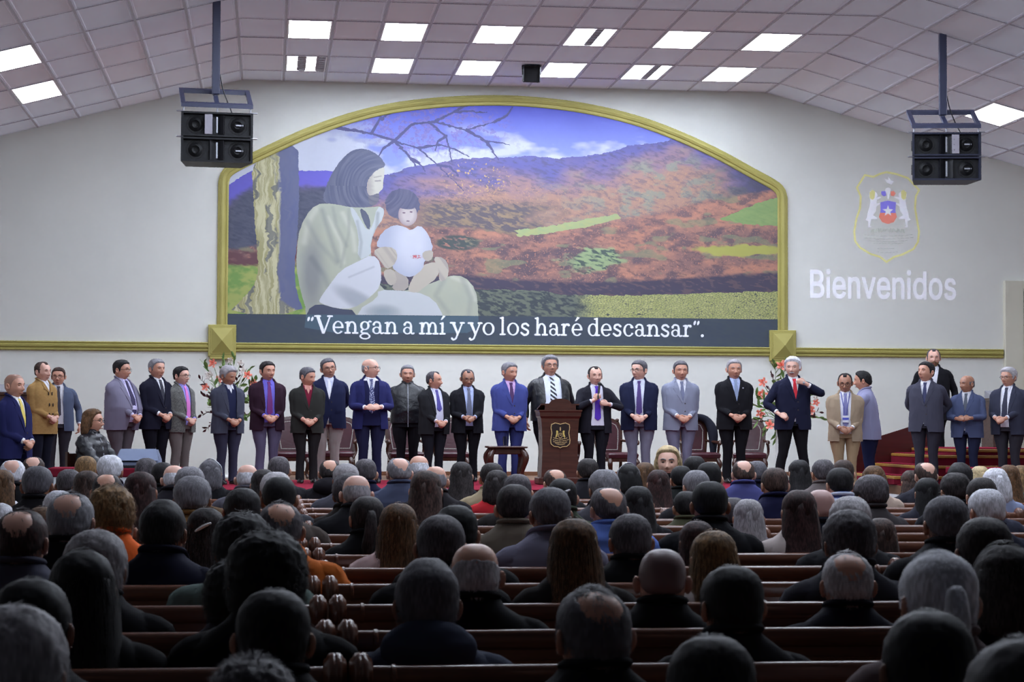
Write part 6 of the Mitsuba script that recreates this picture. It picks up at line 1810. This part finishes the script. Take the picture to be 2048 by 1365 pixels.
# ------------------------------------------------------------------ the congregation, seen from behind
# x and y of the top of the head, width of the hair (photograph), hair, its colour, garment, its colour, description
W_, G_, D_, B_, N_ = (196, 196, 204), (126, 124, 130), (66, 62, 66), (24, 22, 24), (52, 38, 32)
SP = (86, 84, 90)
AUD = [
    # left block, far rows
    (25, 920, 46, 'crown', W_, 'zip', (24, 24, 28), 'white-haired man with a bald spot in a dark jacket'), (67, 914, 43, 'crown', N_, 'zip', (26, 24, 30), 'dark-haired balding man in a dark jacket'),
    (75, 935, 58, 'short', (86, 76, 74), 'zip', (28, 26, 32), 'man with cropped brown-grey hair in a black jacket'), (3, 941, 46, 'long', (92, 64, 44), 'coat', (192, 190, 196), 'long-haired brunette in a white jacket'),
    (172, 914, 38, 'receding', (108, 84, 76), 'zip', (40, 26, 30), 'thinning brown-haired man by the red platform'), (220, 915, 50, 'full', W_, 'suit', (52, 50, 60), 'man with full white hair below the monitor'),
    (138, 941, 42, 'short', D_, 'zip', (30, 30, 36), 'man with dark grey cropped hair'), (174, 943, 58, 'long', (58, 46, 46), 'coat', (40, 38, 48), 'woman with long dark brown hair and grey coat'),
    (214, 948, 57, 'crown', (40, 32, 30), 'zip', (36, 30, 36), 'man with a large shiny bald crown and dark sides'), (293, 920, 40, 'spiky', (54, 54, 64), 'suit', (40, 40, 50), 'man with spiky dark grey hair'),
    (281, 945, 74, 'long', (48, 30, 32), 'coat', (46, 40, 46), 'woman with thick dark red-brown hair'), (326, 927, 32, 'short', B_, 'zip', (30, 30, 36), 'black-haired head beside the bald man with white collar'),
    (348, 930, 41, 'fringe', W_, 'suit', (44, 42, 50), 'bald man with white collar and dark grey jacket'), (118, 982, 70, 'bob', (190, 188, 186), 'coat', (120, 110, 130), 'woman with straight silver hair'),
    (140, 987, 72, 'crown', (120, 116, 120), 'zip', (18, 18, 22), 'grey-haired man with a brown crown in black'), (222, 980, 85, 'curly', (104, 78, 56), 'coat', (206, 92, 38), 'woman with curly light brown hair and orange collar'),
    (237, 1020, 80, 'shaved', (104, 80, 74), 'zip', (20, 19, 24), 'man with a shaven head in a black jacket'), (282, 1006, 44, 'long', (112, 86, 62), 'coat', (60, 50, 50), 'light brown-haired woman half hidden behind the tall black hair'),
    (325, 1011, 90, 'flat', B_, 'suit', (26, 28, 50), 'man with tall black hair in a navy suit'), (42, 1021, 88, 'crown', (48, 36, 32), 'zip', (58, 58, 72), 'balding man with a grey-collared dark jacket at the left edge'),
    (84, 1016, 60, 'long', (76, 58, 42), 'coat', (42, 38, 34), 'woman with long brown hair beside the grey collar'), (191, 1072, 100, 'full', (140, 140, 152), 'zip', (20, 20, 26), 'man with full silver-grey hair'),
    (0, 1007, 40, 'bob', W_, 'coat', (170, 170, 182), 'white-haired woman cut off by the left edge'), (165, 1105, 116, 'long', (16, 15, 18), 'zip', (18, 18, 22), 'woman with long black hair in black'),
    (62, 1165, 136, 'short', (18, 17, 20), 'zip', (20, 20, 26), 'black-haired man near the left edge'), (25, 1232, 168, 'full', (132, 134, 150), 'zip', (30, 30, 40), 'grey-haired man in the bottom left corner'),
    (412, 1018, 80, 'long', (40, 32, 34), 'coat', (34, 32, 40), 'woman with long straight dark hair and a clip'), (485, 1042, 108, 'curly', B_, 'puffer', (96, 112, 108), 'black-haired person in a sage green quilted jacket'),
    (532, 1085, 140, 'curly', (18, 16, 18), 'coat', (20, 19, 24), 'person with bushy black curls by the pew joint'), (470, 1137, 128, 'curly', (22, 20, 22), 'suit', (52, 50, 60), 'curly black-haired man in a charcoal jacket'),
    (547, 1187, 152, 'short', (20, 19, 22), 'zip', (22, 22, 27), 'man with close-cut black hair near the camera'), (505, 1335, 165, 'spiky', (70, 70, 80), 'zip', (40, 40, 48), 'grey-black hair rising at the bottom edge'),
    (380, 939, 56, 'full', (122, 120, 130), 'suit', (90, 70, 50), 'man with wavy grey hair, upper of three'), (421, 921, 48, 'bob', (74, 74, 82), 'coat', (22, 22, 28), 'woman with a grey-streaked dark bob and hairband'),
    (385, 959, 65, 'full', (128, 124, 132), 'coat', (150, 116, 72), 'grey-haired man in a camel coat'), (386, 992, 60, 'fringe', (140, 128, 122), 'zip', (60, 50, 46), 'man with thin reddish-grey hair'),
    (495, 929, 40, 'fringe', (214, 206, 204), 'suit', (84, 82, 92), 'bald man in a grey jacket in front of the slate jacket'), (558, 915, 42, 'short', (62, 62, 70), 'zip', (40, 38, 44), 'man with dark grey hair and spectacles'),
    (527, 940, 55, 'long', (44, 34, 36), 'coat', (30, 28, 34), 'woman with long dark hair among grey heads'), (552, 950, 56, 'full', (160, 156, 158), 'suit', (60, 60, 66), 'man with light grey hair behind a black-haired head'),
    (559, 957, 64, 'short', (22, 20, 22), 'zip', (70, 62, 58), 'black-haired man in a taupe jacket by the pew joint'), (485, 980, 70, 'short', (24, 21, 22), 'zip', (24, 22, 26), 'black-haired man in black in the left block'),
    (561, 1006, 66, 'crown', (66, 60, 60), 'puffer', (176, 92, 34), 'balding man in an orange jacket'),
    # middle block
    (660, 920, 41, 'crown', (38, 32, 34), 'hood', (34, 30, 38), 'balding man in a black hooded jacket'), (692, 932, 42, 'full', (150, 150, 156), 'suit', (70, 70, 80), 'light grey-haired head beside the black hood'),
    (731, 920, 43, 'short', (62, 52, 54), 'zip', (26, 26, 60), 'brown-haired man in a navy jacket'), (713, 950, 50, 'fringe', (150, 140, 140), 'zip', (30, 30, 36), 'bald grey-fringed man'),
    (698, 956, 56, 'curly', (54, 54, 60), 'suit', (52, 46, 44), 'curly salt-and-pepper man in a dark brown jacket'), (799, 916, 37, 'crown', (112, 106, 104), 'zip', (62, 68, 90), 'balding man with grey fringe in a blue-grey jacket'),
    (838, 911, 44, 'fringe', (226, 218, 220), 'suit', (96, 90, 94), 'bald white-headed man in a beige-grey jacket'), (871, 932, 46, 'fringe', (128, 120, 122), 'zip', (40, 36, 42), 'balding grey man beside the white head'),
    (852, 943, 72, 'long', (66, 36, 30), 'coat', (30, 26, 32), 'woman with wavy auburn hair'), (923, 925, 52, 'long', (44, 36, 36), 'coat', (34, 32, 38), 'woman with long dark hair below the side table'),
    (735, 994, 56, 'pony', (34, 30, 36), 'zip', (24, 24, 28), 'dark-haired woman with tied hair in a black jacket'), (797, 1009, 84, 'long', (72, 42, 32), 'coat', (206, 178, 178), 'woman with very long auburn hair and pale pink jacket'),
    (912, 1015, 76, 'short', (14, 14, 17), 'zip', (18, 18, 22), 'black-haired person in black beside the red jacket'), (882, 1035, 102, 'short', (54, 54, 60), 'zip', (26, 26, 32), 'salt-and-pepper man behind the big bald head'),
    (950, 1085, 120, 'fringe', (170, 162, 158), 'zip', (18, 18, 24), 'man with a large shiny bald head'), (855, 1133, 140, 'flat', (76, 78, 88), 'hood', (46, 52, 70), 'grey-haired man in a big hooded blue-grey anorak'),
    (984, 928, 42, 'short', (38, 36, 38), 'zip', (150, 136, 110), 'dark-haired man in a tan jacket'), (994, 941, 50, 'bob', (38, 26, 30), 'coat', (190, 44, 52), 'woman with a dark bob in a red jacket'),
    (1035, 951, 54, 'short', (70, 66, 70), 'zip', (50, 46, 46), 'grey-black head behind the taupe collar'), (1029, 972, 68, 'short', (34, 30, 32), 'zip', (96, 88, 78), 'black-haired man in an olive-taupe jacket'),
    (1037, 1020, 60, 'curly', (84, 56, 36), 'puffer', (180, 42, 138), 'curly brown-haired woman in a magenta puffer'), (1101, 979, 79, 'short', (80, 80, 90), 'suit', (100, 98, 116), 'grey-black haired man in a lavender-grey blazer'),
    (1111, 939, 40, 'crown', (46, 44, 48), 'zip', (30, 30, 34), 'dark-haired man with a small bald spot before the lectern'), (1125, 958, 56, 'pony', (22, 21, 25), 'coat', (50, 58, 46), 'black-haired woman with a white hair clip'),
    (1176, 919, 43, 'short', (40, 34, 34), 'zip', (34, 33, 40), 'man with gelled black hair below the microphone'), (1209, 945, 57, 'full', (120, 118, 124), 'suit', (60, 58, 66), 'man with grey hair in the middle block'),
    (1218, 975, 66, 'crown', (66, 56, 58), 'puffer', (84, 108, 176), 'balding man in a bright blue quilted jacket'), (1148, 1040, 108, 'long', (76, 52, 32), 'zip', (38, 34, 34), 'woman with long golden brown hair in a dark jacket'),
    (1262, 1032, 103, 'short', (62, 62, 72), 'zip', (20, 20, 25), 'salt-and-pepper man in black in the middle block'), (1257, 929, 40, 'bob', (16, 15, 18), 'coat', (22, 22, 27), 'black-haired woman with a silver hairband'),
    (1290, 926, 40, 'long', (74, 58, 48), 'coat', (40, 36, 40), 'brown-haired woman beside the blonde'), (1317, 941, 50, 'long', (42, 26, 26), 'coat', (34, 30, 34), 'woman with dark red hair under the blonde'),
    (1363, 934, 38, 'short', (18, 17, 19), 'zip', (26, 30, 30), 'black-haired man right of the blonde'), (1390, 914, 36, 'short', (24, 23, 27), 'zip', (24, 24, 30), 'black-haired head under the pale grey suit'),
    (1418, 927, 53, 'short', (20, 19, 21), 'zip', (28, 28, 34), 'tall black-haired head in the middle block'), (1393, 943, 46, 'short', (104, 102, 108), 'zip', (40, 38, 44), 'grey head half hidden behind black hair'),
    (1420, 966, 80, 'short', (20, 19, 21), 'zip', (24, 24, 29), 'big black-haired man with both ears showing'), (1487, 921, 47, 'crown', (50, 40, 42), 'suit', (62, 64, 112), 'man with a pink bald spot in a violet-blue blazer'),
    (1514, 924, 36, 'short', (90, 86, 88), 'suit', (30, 34, 62), 'cropped grey man with white collar in navy'), (1277, 974, 53, 'long', (24, 21, 26), 'coat', (26, 24, 30), 'woman with long black hair in the middle block'),
    (1373, 985, 48, 'short', (30, 27, 27), 'zip', (72, 72, 54), 'dark-haired person in an olive jacket'), (1467, 998, 52, 'short', (66, 66, 70), 'zip', (28, 28, 36), 'grey-black haired man in a dark blue jacket'),
    (1497, 1000, 56, 'long', (150, 148, 150), 'coat', (136, 132, 148), 'woman with long grey hair'), (1395, 1044, 84, 'long', (44, 32, 32), 'coat', (40, 34, 36), 'dark brown-haired woman behind the golden hair'),
    (1428, 1064, 112, 'long', (104, 80, 46), 'coat', (196, 190, 190), 'golden-haired woman in a white jacket'), (1325, 1097, 115, 'shaved', (112, 88, 88), 'zip', (22, 22, 28), 'large shaven head of a man in black'),
    (1190, 1180, 166, 'crown', (92, 90, 98), 'zip', (26, 26, 32), 'grey-fringed balding man nearest the camera'), (1466, 1138, 130, 'short', (16, 15, 19), 'zip', (30, 30, 37), 'black-haired person behind the large shaven head'),
    (1423, 1281, 172, 'short', (28, 26, 30), 'zip', (30, 30, 36), 'dark hair at the bottom edge below the black head'),
    # right block
    (1550, 938, 53, 'short', (52, 40, 34), 'suit', (26, 28, 66), 'brown-haired man in navy with a white collar'), (1599, 921, 50, 'long', (24, 22, 25), 'coat', (30, 28, 34), 'woman with black hair in front of the red tie'),
    (1647, 921, 43, 'short', (62, 62, 70), 'zip', (90, 82, 82), 'man with dark grey cropped hair and big ear'), (1687, 922, 36, 'short', (50, 46, 54), 'zip', (36, 34, 40), 'dark head in front of the tan blazer'),
    (1680, 938, 53, 'short', (24, 22, 25), 'suit', (136, 146, 190), 'black-haired man in a pale blue striped shirt'), (1641, 979, 50, 'shaved', (168, 130, 124), 'zip', (28, 30, 46), 'pink bald man in dark navy'),
    (1599, 982, 74, 'long', (46, 26, 30), 'coat', (196, 184, 180), 'woman with long wine-dark hair and cream jacket'), (1701, 1001, 70, 'full', (170, 168, 174), 'zip', (40, 40, 46), 'man with wavy white-grey hair'),
    (1744, 959, 52, 'curly', (62, 60, 64), 'suit', (60, 56, 58), 'curly grey-black man in a dark grey jacket'), (1748, 932, 53, 'bob', (84, 60, 42), 'coat', (176, 156, 142), 'brown-haired woman in a beige jacket'),
    (1700, 1030, 108, 'full', (54, 52, 58), 'suit', (46, 46, 56), 'thick dark grey-haired man in charcoal'), (1762, 1038, 60, 'long', (62, 48, 38), 'coat', (40, 56, 50), 'brown-haired woman in a dark green coat'),
    (1696, 1107, 112, 'crown', (172, 166, 160), 'zip', (24, 24, 40), 'balding man with fluffy white sides in dark navy'), (1852, 925, 46, 'crown', (56, 50, 52), 'zip', (44, 44, 56), 'balding dark man before the stair'),
    (1855, 957, 50, 'long', (20, 19, 22), 'coat', (44, 44, 58), 'woman with long black hair in blue-grey'), (1822, 942, 35, 'long', (56, 38, 32), 'coat', (40, 34, 38), 'brown-haired woman with an earring'),
    (1911, 950, 58, 'spiky', (34, 31, 33), 'zip', (30, 30, 38), 'dark-haired man with spectacles in the right block'), (1921, 931, 38, 'flat', (26, 27, 34), 'zip', (40, 40, 50), 'head in a dark cap'),
    (1960, 933, 42, 'bob', (166, 150, 134), 'coat', (80, 70, 70), 'ash-blonde woman at the right'), (1992, 937, 34, 'bob', (196, 206, 226), 'coat', (130, 140, 170), 'woman with bluish white hair'),
    (2018, 931, 36, 'long', (82, 64, 40), 'coat', (52, 116, 120), 'brown-haired woman with a teal scarf'), (2043, 932, 45, 'long', (90, 70, 42), 'coat', (28, 32, 62), 'brown-haired woman in navy at the right edge'),
    (1964, 958, 53, 'short', (36, 36, 40), 'zip', (44, 46, 60), 'dark-haired man below the bluish white hair'), (1975, 981, 72, 'short', (196, 194, 200), 'zip', (34, 36, 56), 'man with cropped bright white hair'),
    (1893, 996, 82, 'short', (92, 92, 98), 'zip', (22, 22, 29), 'grey cropped man with a clear left ear'), (1970, 1040, 100, 'short', (36, 31, 33), 'zip', (28, 28, 36), 'big dark-haired man at the right'),
    (1912, 1054, 50, 'long', (96, 74, 44), 'coat', (60, 54, 40), 'golden brown hair beside the big dark head'), (2012, 1092, 125, 'bob', (40, 40, 48), 'zip', (18, 18, 23), 'woman with grey-streaked black hair at the right edge'),
    (1880, 1109, 160, 'pony', (184, 186, 200), 'coat', (96, 82, 84), 'woman with a white ponytail and mauve jacket'), (1860, 1231, 152, 'short', (15, 14, 17), 'zip', (24, 24, 29), 'black head in front of the white ponytail'),
    (2062, 1288, 150, 'short', (28, 26, 30), 'zip', (40, 40, 50), 'dark-haired man in the bottom right corner'),
]
HALF = {'long': 0.205, 'bob': 0.205, 'curly': 0.205, 'fringe': 0.160, 'shaved': 0.160, 'crown': 0.170, 'full': 0.185, 'pony': 0.165, 'spiky': 0.185}
_PARTS = {}


def aud_parts(female, hair, jk, near, sd):
    """Shared pieces: body, hair, jacket with its collar, trousers, shoes."""
    res = {}
    lod = 4 if near else 3
    kb = ('b', female, lod)
    if kb not in _PARTS:
        P = dict(seated=True, pose='lap', female=female, wide=0.98 if female else 1.14, sub=lod, hair='none', face=False, cuffs=False, trousers=(30, 30, 36), jacket_kind='zip', nod=9, lite=True, head_z=1.535, head=1.0 if female else 1.04)
        _PARTS[kb] = [(nm, ply(m, None, s_), mt) for nm, m, mt, s_, _ in person_parts(P) if nm in ('body', 'trousers', 'shoe')]
    kh = ('h', female, hair, near, sd)
    if kh not in _PARTS:
        m = hair_mesh(hair, lod, sd, female)
        if near and hair != 'shaved':
            m = cat(m, hair_strands(hair, int((900 if near == 1 else 2200) * (1.5 if hair in ('crown', 'fringe') else 1)), sd, female), curtain_strands(hair, 500 if near == 1 else 1300, sd) if hair in ('long', 'bob') else None)
        hs = 1.0 if female else 1.04
        m.vertices = (np.asarray(m.vertices) * hs) @ rotx(9).T + np.array([0, -0.012, 1.535])
        _PARTS[kh] = [('hair', ply(m, None, True), None)]
    kj = ('j', female, jk, lod, sd % 2)
    if kj not in _PARTS:
        P = dict(seated=True, pose='lap', female=female, wide=0.98 if female else 1.14, sub=2, hair='none', face=False, cuffs=False, jacket_kind={'coat': 'zip'}.get(jk, jk), seed=sd + 11, hem=0.81,
                 shirt=(226, 226, 232) if jk == 'suit' else None, res=0.10 if not near else 0.055, crease=0.012 if near else 0.008, belly=0.02)
        _PARTS[kj] = [(nm, ply(m, None, s_), mt) for nm, m, mt, s_, _ in person_parts(P) if nm in ('jacket', 'jacket__collar', 'shirt', 'shirt__collar')]
    return _PARTS[kb] + _PARTS[kh] + _PARTS[kj]


HC = np.array([0, -0.012, 1.535])
hd = lambda m: trimesh.Trimesh(np.asarray(m.vertices) @ rotx(9).T + HC, m.faces, process=False)
EXTRA = {
    'clip': ('hair_clip', 'white_clip', ply(hd(tube([(-0.03, 0.118, 0.045), (0.0, 0.124, 0.03), (0.035, 0.118, 0.010)], [0.006, 0.009, 0.006], 6, 3)), None)),
    'hairband': ('hairband', 'bright_metal', ply(hd(tube([(-0.098, 0.02, 0.0), (-0.085, 0.03, 0.075), (0, 0.035, 0.135), (0.085, 0.03, 0.075), (0.098, 0.02, 0.0)], [0.005] * 5, 6, 4)), None)),
    'earring': ('earring', 'gold_bright', ply(hd(lathe([(0.002, -0.045), (0.008, -0.035), (0.002, -0.02)], 8, c=(-0.10, 0.03, 0))), None)),
    'spectacles': ('spectacles', 'glasses_frame', ply(hd(cat(*[tube([(s_ * 0.094, 0.01, 0.012), (s_ * 0.090, -0.05, 0.014), (s_ * 0.066, -0.10, 0.010)], [0.003] * 3, 5, 2) for s_ in (-1, 1)])), None)),
}
M('white_clip', (226, 226, 226), 0.4)
M('striped_shirt', None, 0.85, 0.2, tex=proc(lambda p, n, uv: dr.select(dr.abs(p.z * 22 - dr.floor(p.z * 22) - 0.5) < 0.26, mi.Color3f(*lin((206, 212, 232))), mi.Color3f(*lin((96, 110, 168))))))
AUD_LOG = []


def seat_depth(x, top, w, hair):
    dt = FPX * 0.315 / (top - (849 - 0.0041 * (1024 - x)))
    dw = FPX * HALF.get(hair, 0.170) / w
    d = math.exp(0.5 * math.log(dt) + 0.5 * math.log(dw))
    return d


def place_aud(i, e, n):
    x, top, w, hair, hc, jk, jc, desc = e
    Y = PEW_Y0 + PEW_DY * n + 0.27
    p = at(x, top, Y)
    s = p[2] / 1.281
    AUD_LOG.append((desc[:40], n, round(float(s), 3), round(float(p[0]), 2), round(HALF.get(hair, 0.17) * s * pix(p)[2] / w, 2)))
    female = hair in ('long', 'bob', 'pony') or 'woman' in desc
    pxm = pix(p)[2]
    near = 2 if pxm > 620 else (1 if pxm > 400 else 0)
    rnd = random.Random(i * 7 + 1)
    b = sum(p[0] > j for j in JOINTS[1:4])
    k = thing('person', f'{desc}, {ORDS[min(13 - n, 15)]} pew row, {BLOCK[b]} block' if len(desc.split()) < 11 else desc, 'person', 'people seated in the pews')
    s = float(np.clip(s, 0.86, 1.12))
    dz = float(p[2]) - 1.281 * s
    rot = 180 + rnd.uniform(-9, 9)
    to = T().translate([float(p[0]), Y, -0.38 * s + dz]).rotate([0, 0, 1], rot).scale(s)
    sk = [(186, 138, 114), (200, 152, 130), (168, 120, 98)][rnd.randrange(3)]
    if hair in ('fringe', 'crown', 'shaved'):
        sk = [(196, 146, 124), (206, 160, 142)][rnd.randrange(2)]
    roots = {}
    for nm, d, mt in aud_parts(female, hair, jk, near, rnd.randrange(2 if near else 1) + (3 if hair in ('crown',) else 0)):
        role = nm.partition('__')[0]
        if nm == 'body':
            m = skin(sk)
        elif nm == 'hair':
            m = hair_mat(hc) if hair != 'shaved' else skin(hc)
        elif role == 'jacket':
            m = cloth(tuple(int(q * (0.78 if sum(jc) < 150 else 1)) for q in jc)) if 'striped' not in desc else 'mat_striped_shirt'
        elif role == 'shirt':
            m = cloth((226, 226, 232), 0.85)
        elif nm == 'trousers':
            m = cloth((30, 30, 36))
        else:
            m = mt
        par, _, leaf = nm.rpartition('__')
        k2 = add(leaf, d, m, k + '__' + roots.get(par, par) if par else k, to=to)
        roots[nm] = k2[len(k) + 2:]
    for word, (nm, mt, d) in EXTRA.items():
        if word in desc:
            add(nm, d, mt, k, to=to)


taken = {}
for i, e in enumerate(sorted(AUD, key=lambda q: -q[2])):
    d = seat_depth(*e[:4])
    p = at(e[0], e[1], d)
    n = int(round((d - 0.27 - PEW_Y0) / PEW_DY))
    n = min(max(n, -3), 13)
    best = None
    for c in sorted(range(-3, 14), key=lambda q: abs(math.log((PEW_Y0 + PEW_DY * q + 0.27) / d))):
        X = at(e[0], e[1], PEW_Y0 + PEW_DY * c + 0.27)[0]
        if all(abs(X - q) > 0.36 for q in taken.get(c, [])):
            best = c
            break
    n = best if best is not None else n
    taken.setdefault(n, []).append(at(e[0], e[1], PEW_Y0 + PEW_DY * n + 0.27)[0])
    place_aud(i, e, n)
# ------------------------------------------------------------------ flower arrangements on tall white stands
M('leaf', None, 0.6, 0.3, tex=proc(lambda p, n, uv: mix(lin((70, 104, 52)), lin((118, 142, 78)), fbm(p.x * 14, p.y * 14, p.z * 14))))
M('leaf_dark', (58, 20, 26), 0.5, 0.4)
M('rose', None, 0.7, 0.3, tex=proc(lambda p, n, uv: mix(lin((226, 122, 106)), lin((238, 168, 146)), fbm(p.x * 30, p.y * 30, p.z * 30))))
M('rose_white', (232, 226, 220), 0.7, 0.3)
M('stand_white', (206, 208, 204), 0.7, 0.3)


def rose_mesh(r, seed):
    rg = np.random.default_rng(seed)
    ms = []
    for ring, (n_, rad, lean_, h_) in enumerate(((5, 1.0, 0.9, 0.55), (5, 0.72, 0.5, 0.72), (4, 0.45, 0.2, 0.85))):
        for i in range(n_):
            a0 = 2 * math.pi * i / n_ + ring * 0.6 + rg.uniform(-0.15, 0.15)
            rows = []
            for t in np.linspace(0, 1, 5):
                rr = rad * r * (0.35 + lean_ * t ** 1.5 * 0.75 + 0.25 * t)
                hw = 0.95 / n_ * 2.6 * math.sin(math.pi * (0.18 + 0.70 * t))
                rows.append([(rr * math.cos(a0 + q * hw), rr * math.sin(a0 + q * hw), r * (h_ * t * 1.3 - 0.1 * q * q)) for q in (-1, -0.5, 0, 0.5, 1)])
            up_, R5 = np.array(rows), []
            for row in up_:
                R5.append(np.vstack([row, row[::-1] * np.array([0.93, 0.93, 1]) + np.array([0, 0, 0.02 * r])]))
            ms.append(loft(R5))
    return cat(*ms)


def leaf_mesh(L, w, bend, n=6):
    rows = []
    for t in np.linspace(0, 1, n):
        hw = w * math.sin(math.pi * min(max(t, 0.03), 0.98)) ** 0.8
        z = bend * t * t
        rows.append([(-hw, L * t, z + 0.25 * hw), (0, L * t, z), (hw, L * t, z + 0.25 * hw), (0, L * t, z - 0.0015)])
    return loft(rows)


def orient(m, origin, d, roll):
    d = np.asarray(d, float) / np.linalg.norm(d)
    x = np.cross(d, [0.1, 0.2, 1.0])
    x /= np.linalg.norm(x)
    z = np.cross(x, d)
    c, s = math.cos(roll), math.sin(roll)
    x, z = x * c + z * s, z * c - x * s
    m.vertices = m.vertices[:, :1] * x + m.vertices[:, 1:2] * d + m.vertices[:, 2:] * z + np.asarray(origin)
    return m


def arrangement(px, Y, ztop_px, roses, seed, label, stand_px):
    rnd = random.Random(seed)
    x0 = float(at(stand_px, 900, Y)[0])
    st = thing('flower_stand', f'slim white stand under the {label[5:]}', 'stand')
    add('foot', lathe([(0.16, 0.0), (0.16, 0.015), (0.13, 0.03), (0.05, 0.05)], 24, c=(x0, Y, SZ + 0.001)), 'stand_white', st)
    add('column', lathe([(0.05, 0.04), (0.045, 0.1), (0.038, 0.3), (0.038, 0.7), (0.05, 0.78), (0.09, 0.82)], 24, c=(x0, Y, SZ + 0.001)), 'stand_white', st, smooth=40)
    add('bowl', lathe([(0.06, 0.80), (0.14, 0.86), (0.17, 0.93), (0.155, 0.93), (0.12, 0.87), (0.01, 0.84)], 24, c=(x0, Y, SZ + 0.001)), 'stand_white', st, smooth=40)
    c0 = np.array([x0, Y, SZ + 0.93])
    t = thing('flower_arrangement', label, 'flowers')
    for i, (u, v, kind, r) in enumerate(roses):
        dy = rnd.uniform(-0.22, 0.02)
        p = at(u, v, Y + dy)
        if kind in ('r', 'w'):
            m = rose_mesh(r, seed * 50 + i)
            m.vertices = m.vertices[:, [0, 2, 1]] * np.array([1, -1, 1])
            m.vertices = m.vertices @ rotz(rnd.uniform(-35, 35)).T @ rotx(rnd.uniform(-30, 20)).T + p
            q = add('rose', m, 'rose' if kind == 'r' else 'rose_white', t, smooth=60)
            st_ = tube([c0 + np.array([0, 0, 0.0]), (c0 * 0.5 + p * 0.5) + np.array([0, 0.03, 0.05]), p + np.array([0, 0.01, -0.02])], [0.006, 0.005, 0.004], 5, 3)
            add('stem', st_, 'leaf', q)
        else:                                   # a spray: stem with leaves
            ms = [tube([c0, (c0 * 0.45 + p * 0.55) + np.array([0, 0.02, 0.06]), p], [0.005, 0.004, 0.002], 5, 4)]
            d = (p - c0) / np.linalg.norm(p - c0)
            for k in range(9):
                s = 0.45 + 0.6 * k / 9
                o = c0 * (1 - s) + p * s + np.array([0, 0.0, 0.05 * math.sin(math.pi * min(s, 1))])
                dd = d + np.array([rnd.uniform(-1, 1), rnd.uniform(-1, 0.4), rnd.uniform(-0.8, 0.9)]) * 0.9
                ms.append(orient(leaf_mesh(rnd.uniform(0.09, 0.16) * (1 if kind == 'g' else 0.55), rnd.uniform(0.018, 0.030) * (1 if kind == 'g' else 0.8), rnd.uniform(-0.03, 0.02)), o, dd, rnd.uniform(0, 6)))
            add('foliage_spray', cat(*ms), 'leaf' if kind == 'g' else 'leaf_dark', t, kind='stuff')


RO = [(427, 728, 'r', 0.058), (420, 752, 'w', 0.062), (438, 757, 'r', 0.055), (495, 752, 'r', 0.055), (487, 742, 'w', 0.05), (505, 766, 'r', 0.05), (412, 776, 'r', 0.05), (480, 726, 'w', 0.04), (462, 722, 'w', 0.045), (470, 840, 'r', 0.05),
      (408, 725, 'g', 0), (445, 722, 'g', 0), (470, 716, 'g', 0), (500, 738, 'g', 0), (512, 762, 'g', 0), (400, 758, 'd', 0), (404, 790, 'd', 0), (402, 830, 'd', 0), (498, 800, 'g', 0), (494, 838, 'g', 0), (520, 785, 'g', 0), (412, 860, 'd', 0), (432, 790, 'g', 0), (508, 835, 'd', 0), (485, 732, 'd', 0), (420, 812, 'g', 0)]
RR = [(1563, 733, 'r', 0.07), (1527, 765, 'r', 0.06), (1523, 789, 'r', 0.065), (1540, 792, 'r', 0.055), (1520, 827, 'r', 0.06), (1540, 852, 'r', 0.065), (1556, 812, 'r', 0.05), (1617, 815, 'r', 0.07), (1632, 806, 'r', 0.045), (1622, 825, 'r', 0.05), (1560, 768, 'w', 0.05), (1632, 798, 'w', 0.04),
      (1543, 745, 'd', 0), (1550, 728, 'g', 0), (1573, 722, 'g', 0), (1512, 790, 'g', 0), (1508, 812, 'g', 0), (1515, 842, 'g', 0), (1553, 880, 'g', 0), (1530, 862, 'g', 0), (1640, 825, 'd', 0), (1630, 835, 'd', 0), (1625, 790, 'g', 0), (1644, 838, 'g', 0), (1536, 776, 'd', 0), (1575, 770, 'g', 0), (1545, 815, 'g', 0), (1605, 850, 'g', 0), (1590, 800, 'g', 0)]
arrangement(455, 30.7, 720, RO, 4, 'tall coral and white rose arrangement behind the slate jacket', 452)
arrangement(1570, 30.2, 725, RR, 9, 'tall coral rose arrangement behind the man with the red tie', 1556)
